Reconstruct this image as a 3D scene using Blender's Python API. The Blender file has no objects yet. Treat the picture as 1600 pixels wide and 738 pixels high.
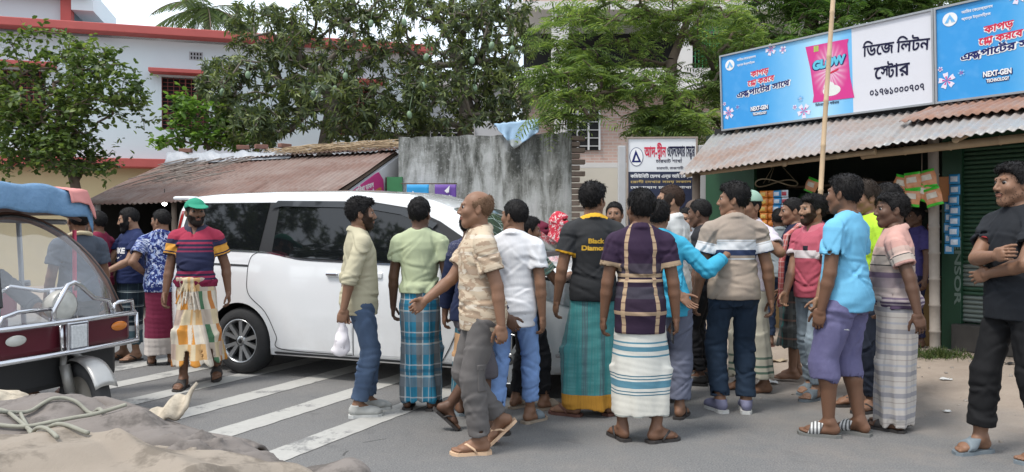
import bpy, bmesh, math, random
import numpy as np
from mathutils import Vector, Matrix, geometry
from mathutils.bvhtree import BVHTree
R = math.radians
random.seed(7)
SC = bpy.context.scene
COL = SC.collection
# ------------------------------------------------------------------ camera, sky, sun, exposure
CAMZ, FPX = 1.4, 1200.0
cd = bpy.data.cameras.new("camera"); cam = bpy.data.objects.new("camera", cd); COL.objects.link(cam)
cam.location = (0, 0, CAMZ); cam.rotation_euler = (R(90 - 0.43), 0, 0)
cd.sensor_width = 36; cd.lens = 36 * FPX / 1600; cd.clip_start = .05; cd.clip_end = 2000
SC.camera = cam
SUN_EL, SUN_AZ = 62, 235            # elevation; compass direction the light comes from (0 = +Y, 90 = +X)
w = bpy.data.worlds.new("World"); SC.world = w; w.use_nodes = True
wn = w.node_tree.nodes; wl = w.node_tree.links
bg = wn["Background"]; sky = wn.new("ShaderNodeTexSky"); sky.sky_type = 'NISHITA'; sky.sun_disc = False
sky.sun_elevation = R(SUN_EL); sky.sun_rotation = R(SUN_AZ); sky.air_density = 1.2; sky.dust_density = 3.5; sky.ozone_density = 1.0
tc = wn.new("ShaderNodeTexCoord"); cn = wn.new("ShaderNodeTexNoise"); cn.inputs["Scale"].default_value = 2.2; cn.inputs["Detail"].default_value = 5
wl.new(tc.outputs["Generated"], cn.inputs["Vector"])
cr = wn.new("ShaderNodeValToRGB"); cr.color_ramp.elements[0].position = .3; cr.color_ramp.elements[1].position = .75
cr.color_ramp.elements[0].color = (6.4, 7.3, 8.4, 1); cr.color_ramp.elements[1].color = (9.8, 10.3, 10.9, 1)
wl.new(cn.outputs["Fac"], cr.inputs[0])
mx = wn.new("ShaderNodeMix"); mx.data_type = 'RGBA'; mx.inputs[0].default_value = .78      # cloud cover over the clear sky
wl.new(sky.outputs[0], mx.inputs[6]); wl.new(cr.outputs[0], mx.inputs[7]); wl.new(mx.outputs[2], bg.inputs[0])
bg.inputs[1].default_value = 0.082
sl = bpy.data.lights.new("sun", 'SUN'); sl.energy = 1.35; sl.angle = R(13); sl.color = (1, .96, .9)
so = bpy.data.objects.new("sun", sl); COL.objects.link(so); so.location = (0, -5, 12)
_d = Vector((math.sin(R(SUN_AZ)) * math.cos(R(SUN_EL)), math.cos(R(SUN_AZ)) * math.cos(R(SUN_EL)), math.sin(R(SUN_EL))))
so.rotation_euler = _d.to_track_quat('Z', 'Y').to_euler()
vs = SC.view_settings; vs.view_transform = 'Standard'; vs.look = 'None'; vs.gamma = 1; vs.use_curve_mapping = False; vs.exposure = 1.18

def at(px, py, Y):
    return Vector(((px - 800) / FPX * Y, Y, CAMZ + (360 - py) / FPX * Y))
def ground(px, py, z=0.0):
    Y = (CAMZ - z) * FPX / (py - 360)
    return Vector(((px - 800) / FPX * Y, Y, z))

# ------------------------------------------------------------------ materials
class NT:
    def __init__(s, name):
        s.m = bpy.data.materials.new(name); s.m.use_nodes = True
        s.t = s.m.node_tree; s.N = s.t.nodes; s.L = s.t.links
        s.b = s.N["Principled BSDF"]; s.o = s.N["Material Output"]
    def put(s, sock, v):
        if v is None: return
        if hasattr(v, "is_output"): s.L.new(v, sock)
        elif isinstance(v, (tuple, list)) and len(v) == 3 and sock.type == 'RGBA': sock.default_value = (*v, 1)
        else: sock.default_value = v
    def node(s, typ, ins=(), **kw):
        n = s.N.new(typ)
        for k, v in kw.items(): setattr(n, k, v)
        for k, v in dict(ins).items(): s.put(n.inputs[k], v)
        return n
    def attr(s, a): return s.node("ShaderNodeAttribute", attribute_name=a).outputs["Vector"]
    def obj(s): return s.node("ShaderNodeTexCoord").outputs["Object"]
    def gen(s): return s.node("ShaderNodeTexCoord").outputs["Generated"]
    def sep(s, v): return s.node("ShaderNodeSeparateXYZ", {0: v}).outputs
    def com(s, x=0., y=0., z=0.): return s.node("ShaderNodeCombineXYZ", {0: x, 1: y, 2: z}).outputs[0]
    def math(s, op, a, b=0., c=0.): return s.node("ShaderNodeMath", {0: a, 1: b, 2: c}, operation=op).outputs[0]
    def mul(s, a, b): return s.math('MULTIPLY', a, b)
    def add(s, a, b): return s.math('ADD', a, b)
    def gt(s, a, b): return s.math('GREATER_THAN', a, b)
    def mix(s, f, a, b, mode='MIX'): return s.node("ShaderNodeMix", {0: f, 6: a, 7: b}, data_type='RGBA', blend_type=mode).outputs[2]
    def noise(s, scale, vec=None, detail=3., rough=.55, dist=0.): return s.node("ShaderNodeTexNoise", {"Scale": scale, "Detail": detail, "Roughness": rough, "Distortion": dist, "Vector": vec}).outputs["Fac"]
    def scale(s, v, k): return s.node("ShaderNodeVectorMath", {0: v, 1: k}, operation='MULTIPLY').outputs[0]
    def ramp(s, f, stops, interp='LINEAR'):
        n = s.N.new("ShaderNodeValToRGB"); r = n.color_ramp; r.interpolation = interp
        while len(r.elements) < len(stops): r.elements.new(.5)
        for e, (p, c) in zip(r.elements, stops):
            e.position = p
            if not isinstance(c, (tuple, list)): c = (c, c, c)
            e.color = (*c, 1)
        s.put(n.inputs[0], f); return n.outputs[0]
    def bands(s, v, lo, hi, stops):        # constant-colour bands along a coordinate, positions in that coordinate
        f = s.math('DIVIDE', s.math('SUBTRACT', v, lo), hi - lo)
        return s.ramp(f, [((p - lo) / (hi - lo), c) for p, c in stops], 'CONSTANT')
    def rep(s, v, period): return s.math('FRACT', s.math('DIVIDE', v, period))
    def bump(s, h, strength=.3, dist=.01, prev=None):
        return s.node("ShaderNodeBump", {"Height": h, "Strength": strength, "Distance": dist, "Normal": prev}).outputs[0]
    def out(s, color, rough=.6, metal=0., normal=None, spec=.5, **kw):
        s.put(s.b.inputs["Base Color"], color); s.put(s.b.inputs["Roughness"], rough); s.put(s.b.inputs["Metallic"], metal)
        s.put(s.b.inputs["Normal"], normal); s.put(s.b.inputs["Specular IOR Level"], spec)
        for k, v in kw.items(): s.put(s.b.inputs[k.replace('_', ' ')], v)
        return s.m
def hexc(h):
    def f(v): v /= 255; return v / 12.92 if v <= .04045 else ((v + .055) / 1.055) ** 2.4
    return tuple(f(int(h[i:i + 2], 16)) for i in (0, 2, 4))
def sc(c, k): return tuple(min(1, v * k) for v in c)
_MC = {}
def paint(name, c, rough=.5, var=.12, scale=6., metal=0., bump=0., spec=.5, bscale=60., **kw):
    key = (name, c, rough, metal)
    if key in _MC: return _MC[key]
    n = NT(name); o = n.obj()
    col = n.mix(n.noise(scale, o, 4), sc(c, 1 - var), sc(c, 1 + var))
    nm = n.bump(n.noise(bscale, o, 3), bump, .004) if bump else None
    _MC[key] = n.out(col, rough, metal, nm, spec, **kw); return _MC[key]
def fabric(name, fn, rough=.85, wr=.35):
    """fn(n, u, v, w, noise) -> colour socket or tuple; pat attribute: u across, v height, w sleeve fraction / -1 collar"""
    n = NT(name); p = n.attr("pat"); u, v, w_ = n.sep(p)
    o = n.obj(); fade = n.noise(9, o, 4)
    col = fn(n, u, v, w_, fade)
    col = n.mix(n.mul(fade, .5), col, n.mix(1., col, (.72, .72, .74), 'MULTIPLY'))
    seam = n.mul(n.math('MAXIMUM', n.mul(n.gt(w_, .90), n.math('LESS_THAN', w_, .93)), n.mul(n.gt(w_, .012), n.math('LESS_THAN', w_, .04))), .38)
    col = n.mix(seam, col, n.mix(1., col, (.45, .45, .47), 'MULTIPLY'))
    weave = n.noise(420, o, 1)
    b = n.bump(n.noise(34, n.scale(o, (1, 1, .35)), 4, .55, .8), wr * .8, .008); b = n.bump(weave, .15, .002, b)
    return n.out(col, rough, 0, b, .25)

# ------------------------------------------------------------------ object helpers
def link(o, parent=None):
    COL.objects.link(o)
    if parent is not None: o.parent = parent
    return o
def tag(o, label=None, cat=None, group=None, kind=None):
    if label: o["label"] = label
    if cat: o["category"] = cat
    if group: o["group"] = group
    if kind: o["kind"] = kind
    return o
def empty(name, loc=(0, 0, 0), rz=0., label=None, cat=None, group=None, M=None):
    o = bpy.data.objects.new(name, None); o.empty_display_size = .2; link(o)
    if M is not None: o.matrix_world = M
    else: o.location = loc; o.rotation_euler = (0, 0, rz)
    return tag(o, label, cat, group)
def npmesh(name, V, F, mats=None, idx=None, smooth=True):
    V = np.asarray(V, np.float32)
    me = bpy.data.meshes.new(name)
    if isinstance(F, np.ndarray):
        n, k = F.shape
        me.vertices.add(len(V)); me.vertices.foreach_set("co", V.ravel())
        me.loops.add(n * k); me.loops.foreach_set("vertex_index", F.ravel().astype(np.int32))
        me.polygons.add(n); me.polygons.foreach_set("loop_start", np.arange(0, n * k, k, dtype=np.int32))
        me.polygons.foreach_set("loop_total", np.full(n, k, np.int32))
        me.update(calc_edges=True)
    else:
        me.from_pydata([tuple(map(float, v)) for v in V], [], F)
    for m in (mats or []): me.materials.append(m)
    if idx is not None: me.polygons.foreach_set("material_index", np.asarray(idx, np.int32))
    if smooth: me.polygons.foreach_set("use_smooth", np.ones(len(me.polygons), bool))
    me.update(); return me
def setpat(me, P):
    a = me.attributes.new("pat", 'FLOAT_VECTOR', 'POINT'); a.data.foreach_set("vector", np.asarray(P, np.float32).ravel())
class MB:
    """collects shapes with a current material index, builds ONE mesh object"""
    def __init__(s): s.V = []; s.F = []; s.I = []; s.S = []; s.mi = 0; s.M = None
    def _add(s, vs, fs, smooth=False):
        b = len(s.V)
        if s.M is not None: vs = [s.M @ Vector(v) for v in vs]
        s.V += [tuple(v) for v in vs]; s.F += [tuple(i + b for i in f) for f in fs]
        s.I += [s.mi] * len(fs); s.S += [smooth] * len(fs)
    def box(s, c, d, rz=0., bev=0., M=None):
        x, y, z = d[0] / 2, d[1] / 2, d[2] / 2
        Mx = M if M is not None else Matrix.Translation(c) @ Matrix.Rotation(rz, 4, 'Z')
        b = min(bev, x * .9, y * .9, z * .9)
        if b <= 0:
            vs = [(sx * x, sy * y, sz * z) for sx in (-1, 1) for sy in (-1, 1) for sz in (-1, 1)]
            fs = [(0, 1, 3, 2), (4, 6, 7, 5), (0, 4, 5, 1), (2, 3, 7, 6), (0, 2, 6, 4), (1, 5, 7, 3)]
        else:
            bm = bmesh.new(); bmesh.ops.create_cube(bm, size=1)
            for v in bm.verts: v.co = Vector((v.co.x * 2 * x, v.co.y * 2 * y, v.co.z * 2 * z))
            bmesh.ops.bevel(bm, geom=bm.edges[:], offset=b, segments=2, affect='EDGES', profile=.5)
            vs = [v.co.copy() for v in bm.verts]; fs = [tuple(v.index for v in f.verts) for f in bm.faces]; bm.free()
        s._add([Mx @ Vector(v) for v in vs], fs)
    def tube(s, pts, r, n=8, caps=True, smooth=True):
        pts = [Vector(p) for p in pts]; rs = r if isinstance(r, (list, tuple)) else [r] * len(pts)
        vs = []; fs = []; up = None
        for i, p in enumerate(pts):
            t = (pts[min(i + 1, len(pts) - 1)] - pts[max(i - 1, 0)]).normalized()
            if up is None: up = Vector((0, 0, 1)) if abs(t.z) < .9 else Vector((1, 0, 0))
            a = t.cross(up).normalized(); up = a.cross(t).normalized()
            for k in range(n):
                th = 2 * math.pi * k / n; vs.append(p + (a * math.cos(th) + up * math.sin(th)) * rs[i])
        for i in range(len(pts) - 1):
            for k in range(n):
                k2 = (k + 1) % n; fs.append((i * n + k, i * n + k2, (i + 1) * n + k2, (i + 1) * n + k))
        if caps: fs.append(tuple(range(n))[::-1]); fs.append(tuple(range((len(pts) - 1) * n, len(pts) * n)))
        s._add(vs, fs, smooth)
    def lathe(s, prof, n=24, M=None, smooth=True):       # prof: (r, z) along local z
        M = M or Matrix(); vs = []; fs = []
        for r, z in prof:
            for k in range(n):
                th = 2 * math.pi * k / n; vs.append(M @ Vector((r * math.cos(th), r * math.sin(th), z)))
        for i in range(len(prof) - 1):
            for k in range(n):
                k2 = (k + 1) % n; fs.append((i * n + k, i * n + k2, (i + 1) * n + k2, (i + 1) * n + k))
        s._add(vs, fs, smooth)
    def grid(s, f, nu, nv, smooth=True, closed_u=False):
        vs = [f(i / nu, j / nv) for i in range(nu + 1) for j in range(nv + 1)]
        fs = [(i * (nv + 1) + j, (i + 1) * (nv + 1) + j, (i + 1) * (nv + 1) + j + 1, i * (nv + 1) + j + 1) for i in range(nu) for j in range(nv)]
        s._add(vs, fs, smooth)
    def poly(s, pts, M=None, z=0.):
        vs = [((M @ Vector((p[0], p[1], z))) if M is not None else Vector((p[0], p[1], z))) for p in pts]; s._add(vs, [tuple(range(len(vs)))])
    def prism(s, pts, h, M=None, z=0.):                    # 2-D outline, ccw, thickness h along local z
        M = M or Matrix(); n = len(pts)
        vs = [M @ Vector((p[0], p[1], z)) for p in pts] + [M @ Vector((p[0], p[1], z + h)) for p in pts]
        fs = [tuple(range(n))[::-1], tuple(range(n, 2 * n))] + [(i, (i + 1) % n, n + (i + 1) % n, n + i) for i in range(n)]
        s._add(vs, fs)
    def tri2d(s, V2, F, M=None, z=0.):
        s._add([((M @ Vector((p[0], p[1], z))) if M is not None else Vector((p[0], p[1], z))) for p in V2], F)
    def build(s, name, mats, parent=None, solid=None):
        if not isinstance(mats, (list, tuple)): mats = [mats]
        me = bpy.data.meshes.new(name); me.from_pydata(s.V, [], s.F)
        for m in mats: me.materials.append(m)
        me.polygons.foreach_set("material_index", s.I); me.polygons.foreach_set("use_smooth", s.S); me.update()
        o = bpy.data.objects.new(name, me); link(o, parent)
        if solid:
            md = o.modifiers.new("thick", 'SOLIDIFY'); md.thickness = solid; md.offset = 0
        return o
def copy_tree(o, parent=None):
    c = o.copy(); COL.objects.link(c); c.parent = parent
    for ch in [x for x in SC.objects if x.parent == o]: copy_tree(ch, c)
    return c
def frame(origin, right, up):
    r = Vector(right).normalized(); u = Vector(up).normalized(); n = r.cross(u).normalized(); u = n.cross(r)
    M = Matrix((r, u, n)).transposed().to_4x4(); M.translation = Vector(origin); return M

# ------------------------------------------------------------------ lettering
def cdt(loops, extra=(), nonzero=True):
    """triangulate closed 2-D loops by winding number"""
    P = []; E = []
    for L in loops:
        b = len(P); P += [Vector(p) for p in L]; E += [(b + i, b + (i + 1) % len(L)) for i in range(len(L))]
    P += [Vector(p) for p in extra]
    V, _, F, *_r = geometry.delaunay_2d_cdt(P, E, [], 0, 1e-6)
    V = np.array([tuple(v) for v in V]); F = [f for f in F if len(f) == 3]
    if not F: return V, F
    C = np.array([(V[f[0]] + V[f[1]] + V[f[2]]) / 3 for f in F]); od = np.argsort(C[:, 1]); cx_, cy_ = C[od, 0], C[od, 1]; Ws = np.zeros(len(C), int)
    for L in loops:
        A = np.array([tuple(p)[:2] for p in L]); B = np.roll(A, -1, 0); i0 = np.searchsorted(cy_, np.minimum(A[:, 1], B[:, 1])); i1 = np.searchsorted(cy_, np.maximum(A[:, 1], B[:, 1]))
        for k in np.nonzero(i1 > i0)[0]:
            (x0, y0), (x1, y1) = A[k], B[k]; sl = slice(i0[k], i1[k]); left = ((x1 - x0) * (cy_[sl] - y0) - (cx_[sl] - x0) * (y1 - y0)) * (1 if y1 > y0 else -1) > 0
            Ws[sl] += left * (1 if y1 > y0 else -1)
    W = np.zeros(len(C), int); W[od] = Ws
    keep = W != 0
    F = [f for f, k in zip(F, keep) if k]
    out = []
    for f in F:
        a, b, c = (V[i] for i in f)
        out.append(f if (b[0] - a[0]) * (c[1] - a[1]) - (b[1] - a[1]) * (c[0] - a[0]) > 0 else f[::-1])
    return V, out
def _contours(txt):
    c = bpy.data.curves.new("lettering_src", 'FONT'); c.body = txt; c.size = 1; c.resolution_u = 3
    o = bpy.data.objects.new("lettering_src", c); COL.objects.link(o)
    bpy.context.view_layer.update()
    dg = bpy.context.evaluated_depsgraph_get(); cu = o.evaluated_get(dg).to_curve(dg)
    loops = []
    for sp in cu.splines:
        pts = []; B = list(sp.bezier_points)
        if not B: continue
        for i, p in enumerate(B):
            q = B[(i + 1) % len(B)]
            straight = (p.handle_right - p.co).length < 1e-5 and (q.handle_left - q.co).length < 1e-5
            for t in ([0] if straight else [0, .33, .66]):
                a = p.co.lerp(p.handle_right, t).lerp(p.handle_right.lerp(q.handle_left, t), t)
                b = p.handle_right.lerp(q.handle_left, t).lerp(q.handle_left.lerp(q.co, t), t); v = a.lerp(b, t)
                if not pts or (Vector((v.x, v.y)) - Vector(pts[-1])).length > 1e-4: pts.append((v.x, v.y))
        if len(pts) > 2: loops.append(pts)
    o.to_curve_clear() if hasattr(o, "to_curve_clear") else None
    bpy.data.objects.remove(o); bpy.data.curves.remove(c)
    return loops
_GC = {}
def contours(txt):
    if txt not in _GC: _GC[txt] = _contours(txt)
    return [list(L) for L in _GC[txt]]
def embolden(L, k):
    A = np.array(L); n = len(A); a = A - np.roll(A, 1, 0); b = np.roll(A, -1, 0) - A
    def nrm(v): l = np.maximum(np.linalg.norm(v, axis=1, keepdims=True), 1e-9); return np.stack([v[:, 1], -v[:, 0]], 1) / l
    m = nrm(a) + nrm(b); l = np.maximum(np.linalg.norm(m, axis=1, keepdims=True), .6); m = m / l * np.minimum(1.2, 2 / l)
    return A + m * k
CONJ = {  # clusters the plain font cannot join: (text, x, y, sx, sy), advance
    'S': ([("স", 0, .13, .66, .82), ("ট", .40, -.02, .70, .98)], .80),      # স্ট
    'G': ([("গ", 0, .12, .80, .80), ("ল", .10, -.16, .78, .62)], .58),      # গ্ল
    'X': ([("ক", 0, .06, .86, .92), ("স", .32, -.16, .72, .66)], .82),      # ক্স
    'R': ([("ট", 0, 0, 1, 1), ("/", .16, .62, .9, .40)], .56),              # র্ট
    'D': ([("দ", 0, .06, 1, .92), ("ব", .16, -.22, .62, .55)], .55),        # দ্ব
    'N': ([("ন", 0, .08, .85, .85), ("ড", .10, -.20, .72, .6)], .62),       # ন্ড / ন্ট
}
def layout(txt, bold=0.):
    """txt in visual order; capitals in ⟨⟩ pick a joined cluster"""
    x = 0.; loops = []; i = 0; run = ""
    def flush(run, x):
        if not run: return x
        ls = contours(run)
        body = run.rstrip(" "); ext = (len(run) - len(body)) * .26
        if not ls: return x + ext
        loops.extend([[(p[0] + x, p[1]) for p in L] for L in ls])
        return x + max(p[0] for L in ls for p in L) + ext + (.0 if ord(body[-1]) > 0x900 else .05)
    while i < len(txt):
        if txt[i] == '⟨':
            x = flush(run, x); run = ""
            parts, adv = CONJ[txt[i + 1]]
            for ch, dx, dy, sx, sy in parts:
                loops.extend([[(p[0] * sx + dx + x, p[1] * sy + dy) for p in L] for L in contours(ch)])
            x += adv; i += 3; continue
        run += txt[i]; i += 1
    x = flush(run, x)
    return loops, x
def text2d(txt, width=None, height=None, bold=.0, slant=0.):
    """returns V2, F scaled to width (and cap height), origin at left of the baseline"""
    loops, adv = layout(txt)
    if bold:      # heavier stroke: union of the outline moved a little in eight directions
        k = 6 if bold < .04 else 10
        loops = [[(p[0] + bold * math.cos(2 * math.pi * q / k), p[1] + bold * math.sin(2 * math.pi * q / k)) for p in L] for q in range(k) for L in loops] + loops
    V, F = cdt([[tuple(p) for p in L] for L in loops])
    x0 = V[:, 0].min(); x1 = V[:, 0].max(); y1 = V[:, 1].max()
    sx = width / (x1 - x0) if width else None; sy = height / y1 if height else None
    sx = sx or sy; sy = sy or sx
    V = V.copy(); V[:, 0] = (V[:, 0] - x0) * sx; V[:, 1] *= sy; V[:, 0] += V[:, 1] * slant
    return V, F
def lettering(parent, txt, x, y, width, height, mat, z=.003, bold=.0, slant=0., rot=0., name="lettering"):
    V, F = text2d(txt, width, height, bold, slant); c, s_ = math.cos(rot), math.sin(rot)
    V = np.stack([x + V[:, 0] * c - V[:, 1] * s_, y + V[:, 0] * s_ + V[:, 1] * c], 1)
    m = MB(); m.tri2d(V, F, None, z); return m.build(name, mat, parent)
def project(parent, target, V2, F, M, mat, name, off=.003, depth=.6, sub=None):
    """lay a flat design onto the surface of target: M maps design plane to target's local space, ray along M's -z"""
    me = target.data; bv = BVHTree.FromPolygons([v.co for v in me.vertices], [p.vertices[:] for p in me.polygons])
    d = -(M.to_3x3() @ Vector((0, 0, 1))); vs = []; hit = []
    for p in V2:
        o = M @ Vector((p[0], p[1], 0)); h = bv.ray_cast(o, d, depth)
        hit.append(h[0] is not None); vs.append(tuple((h[0] - d * off) if h[0] is not None else o))
    ok = [f for f in F if all(hit[i] for i in f) and max((Vector(vs[f[0]]) - Vector(vs[i])).length for i in f) < .12]; us = sorted({i for f in ok for i in f}); ix = {i: k for k, i in enumerate(us)}
    mb = MB(); mb._add([vs[i] for i in us], [tuple(ix[i] for i in f) for f in ok], True); return mb.build(name, mat, parent)
def gridpoly(loop, step):
    """outline + interior grid points, triangulated (for laying on curved surfaces)"""
    A = np.array(loop); L = []
    for p, q in zip(A, np.roll(A, -1, 0)):
        n = max(1, int(np.linalg.norm(q - p) / step)); L += [tuple(p + (q - p) * k / n) for k in range(n)]
    x0, y0 = A.min(0); x1, y1 = A.max(0); ex = []
    for x in np.arange(x0 + step / 2, x1, step):
        for y in np.arange(y0 + step / 2, y1, step):
            ex.append((x + .13 * step * math.sin(y * 91), y))
    return cdt([L], ex)
def rrect(x0, y0, x1, y1, r, n=5):
    out = []
    for cx, cy, a0 in ((x1 - r, y0 + r, -90), (x1 - r, y1 - r, 0), (x0 + r, y1 - r, 90), (x0 + r, y0 + r, 180)):
        for k in range(n + 1):
            a = R(a0 + 90 * k / n); out.append((cx + r * math.cos(a), cy + r * math.sin(a)))
    return out
def ell(cx, cy, rx, ry, n=24, a0=0.):
    return [(cx + rx * math.cos(2 * math.pi * k / n + a0), cy + ry * math.sin(2 * math.pi * k / n + a0)) for k in range(n)]
# ------------------------------------------------------------------ smooth solid modelling (distance field -> one surface)
def smin(a, b, k):
    h = np.clip(.5 + .5 * (b - a) / k, 0, 1); return b + (a - b) * h - k * h * (1 - h)
class Field:
    def __init__(s, lo, hi, h):
        s.h = h; s.lo = np.array(lo, float); n = np.ceil((np.array(hi) - s.lo) / h).astype(int) + 2
        s.F = np.full(n, .3, np.float32); s.ax = [(s.lo[i] + h * np.arange(n[i])).astype(np.float32) for i in range(3)]
    def blk(s, bb):
        if bb is None: bb = (s.lo - 1, s.lo + 99)
        lo, hi = bb; sl = []
        for i in range(3):
            a = int(max(0, math.floor((lo[i] - s.lo[i]) / s.h))); b = int(min(s.F.shape[i], max(a + 1, math.ceil((hi[i] - s.lo[i]) / s.h) + 1)))
            sl.append(slice(min(a, s.F.shape[i] - 1), b))
        X = s.ax[0][sl[0]][:, None, None]; Y = s.ax[1][sl[1]][None, :, None]; Z = s.ax[2][sl[2]][None, None, :]
        return tuple(sl), X, Y, Z
    def add(s, f, k=.02):
        fn, bb = f; sl, X, Y, Z = s.blk((np.array(bb[0]) - k - .025, np.array(bb[1]) + k + .025))
        s.F[sl] = smin(s.F[sl], fn(X, Y, Z), k)
    def cut(s, f, k=.01):
        fn, bb = f; sl, X, Y, Z = s.blk((np.array(bb[0]) - k - .02, np.array(bb[1]) + k + .02))
        s.F[sl] = -smin(-s.F[sl], fn(X, Y, Z), k)
    def isect(s, fn, k=.006):
        sl, X, Y, Z = s.blk(None); s.F = -smin(-s.F, -(fn(X, Y, Z) + 0 * s.F), k)
    def warp(s, fn):
        I = np.nonzero(np.abs(s.F) < .03)
        if len(I[0]): s.F[I] += fn(s.ax[0][I[0]], s.ax[1][I[1]], s.ax[2][I[2]]).astype(np.float32)
    def mesh(s):
        F = s.F; S = F < 0; nx, ny, nz = F.shape
        acc = np.zeros((nx - 1, ny - 1, nz - 1, 3), np.float32); cnt = np.zeros((nx - 1, ny - 1, nz - 1), np.float32)
        for ax in range(3):
            a = [slice(None)] * 3; b = [slice(None)] * 3; a[ax] = slice(0, -1); b[ax] = slice(1, None)
            fa, fb = F[tuple(a)], F[tuple(b)]; cr_ = S[tuple(a)] != S[tuple(b)]
            t = np.where(cr_, fa / np.where(cr_, fa - fb, 1), 0)
            o = [i for i in range(3) if i != ax]
            for u in (0, 1):
                for v in (0, 1):
                    sl = [slice(None)] * 3
                    sl[o[0]] = slice(0, -1) if u == 0 else slice(1, None); sl[o[1]] = slice(0, -1) if v == 0 else slice(1, None)
                    c = cr_[tuple(sl)]; tt = t[tuple(sl)]; cnt += c
                    acc[..., ax] += tt; acc[..., o[0]] += c * u; acc[..., o[1]] += c * v
        act = cnt > 0; idx = np.full(act.shape, -1, np.int64); I = np.argwhere(act); idx[act] = np.arange(len(I))
        V = (I + acc[act] / cnt[act][:, None]) * s.h + s.lo
        Q = []
        for ax in range(3):
            a = [slice(None)] * 3; b = [slice(None)] * 3; a[ax] = slice(0, -1); b[ax] = slice(1, None)
            c = S[tuple(a)] != S[tuple(b)]; o = [i for i in range(3) if i != ax]
            P = np.argwhere(c); P = P[(P[:, o[0]] > 0) & (P[:, o[1]] > 0) & (P[:, o[0]] < F.shape[o[0]] - 1) & (P[:, o[1]] < F.shape[o[1]] - 1)]
            ins = S[P[:, 0], P[:, 1], P[:, 2]]
            def g(u, v):
                q = P.copy(); q[:, o[0]] -= u; q[:, o[1]] -= v; return idx[q[:, 0], q[:, 1], q[:, 2]]
            q = np.stack([g(1, 1), g(0, 1), g(0, 0), g(1, 0)], 1)
            flip = ins if ax != 1 else ~ins
            q[~flip] = q[~flip][:, ::-1]; Q.append(q)
        Q = np.concatenate(Q); Q = Q[(Q >= 0).all(1)]
        return V.astype(np.float32), Q
def rcone(a, b, ra, rb=None):
    rb = ra if rb is None else rb; a = np.array(a, np.float32); b = np.array(b, np.float32); ab = b - a; L2 = max(float(ab @ ab), 1e-9); m = max(ra, rb)
    def f(X, Y, Z):
        x, y, z = X - a[0], Y - a[1], Z - a[2]
        t = np.clip((x * ab[0] + y * ab[1] + z * ab[2]) / L2, 0, 1)
        return np.sqrt((x - t * ab[0]) ** 2 + (y - t * ab[1]) ** 2 + (z - t * ab[2]) ** 2) - (ra + (rb - ra) * t)
    return f, (np.minimum(a, b) - m, np.maximum(a, b) + m)
def flatcone(a, b, ra, rb):                               # cone with flat ends
    a = np.array(a, np.float32); b = np.array(b, np.float32); ab = b - a; L = float(np.linalg.norm(ab)); u = ab / L; m = max(ra, rb)
    def f(X, Y, Z):
        x, y, z = X - a[0], Y - a[1], Z - a[2]; t = x * u[0] + y * u[1] + z * u[2]
        rr = np.sqrt(np.maximum((x - t * u[0]) ** 2 + (y - t * u[1]) ** 2 + (z - t * u[2]) ** 2, 0)) - (ra + (rb - ra) * np.clip(t / L, 0, 1))
        return np.maximum(rr, np.maximum(-t, t - L))
    return f, (np.minimum(a, b) - m, np.maximum(a, b) + m)
def ellip(c, r, rz=0., rx=0.):
    c = np.array(c); r = np.array(r, float); Rm = np.array(Matrix.Rotation(rz, 3, 'Z') @ Matrix.Rotation(rx, 3, 'X')); m = r.max()
    def f(X, Y, Z):
        x, y, z = X - c[0], Y - c[1], Z - c[2]
        p = [Rm[0][i] * x + Rm[1][i] * y + Rm[2][i] * z for i in range(3)]
        k0 = np.sqrt((p[0] / r[0]) ** 2 + (p[1] / r[1]) ** 2 + (p[2] / r[2]) ** 2)
        k1 = np.sqrt((p[0] / r[0] ** 2) ** 2 + (p[1] / r[1] ** 2) ** 2 + (p[2] / r[2] ** 2) ** 2)
        return k0 * (k0 - 1) / np.maximum(k1, 1e-6)
    return f, (c - m, c + m)
def profile(tab, z0, z1, grow=0., cx=None, cy=None, flat=False):   # rows (z, rx, ry, yoff); elliptic sections
    T = np.array(tab, float); cx = cx or (lambda z: 0 * z); cy = cy or (lambda z: 0 * z)
    def f(X, Y, Z):
        z = Z.ravel().astype(float)
        rx = (np.interp(z, T[:, 0], T[:, 1]) + grow)[None, None, :]; ry = (np.interp(z, T[:, 0], T[:, 2]) + grow)[None, None, :]
        yo = (np.interp(z, T[:, 0], T[:, 3]) + cy(z))[None, None, :]; xo = cx(z)[None, None, :] + 0 * rx
        q = np.sqrt(((X - xo) / rx) ** 2 + ((Y - yo) / ry) ** 2) + 1e-6
        g = np.sqrt(((X - xo) / rx ** 2) ** 2 + ((Y - yo) / ry ** 2) ** 2) + 1e-6
        d = np.where(q < .3, (q - 1) * np.minimum(rx, ry), q * (q - 1) / g)
        return np.maximum(d, np.maximum(z0 - Z, Z - z1)).astype(np.float32)
    m = T[:, 1:3].max() + grow + .12
    return f, (np.array([-m - .1, -m - .1, z0]), np.array([m + .1, m + .1, z1]))
def wrinkle(seed, amp, f=(30, 30, 22)):
    rg = np.random.RandomState(seed); W = [(rg.normal(size=3) * f, rg.uniform(0, 6.3), rg.normal(size=3) * np.array(f) * .35, rg.uniform(.5, 1)) for _ in range(4)]
    def fn(X, Y, Z):
        d = 0
        for k, ph, k2, a in W: d = d + a * np.sin(k[0] * X + k[1] * Y + k[2] * Z + ph + 1.6 * np.sin(k2[0] * X + k2[1] * Y + k2[2] * Z))
        return amp * d / 2.2
    return fn

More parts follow.
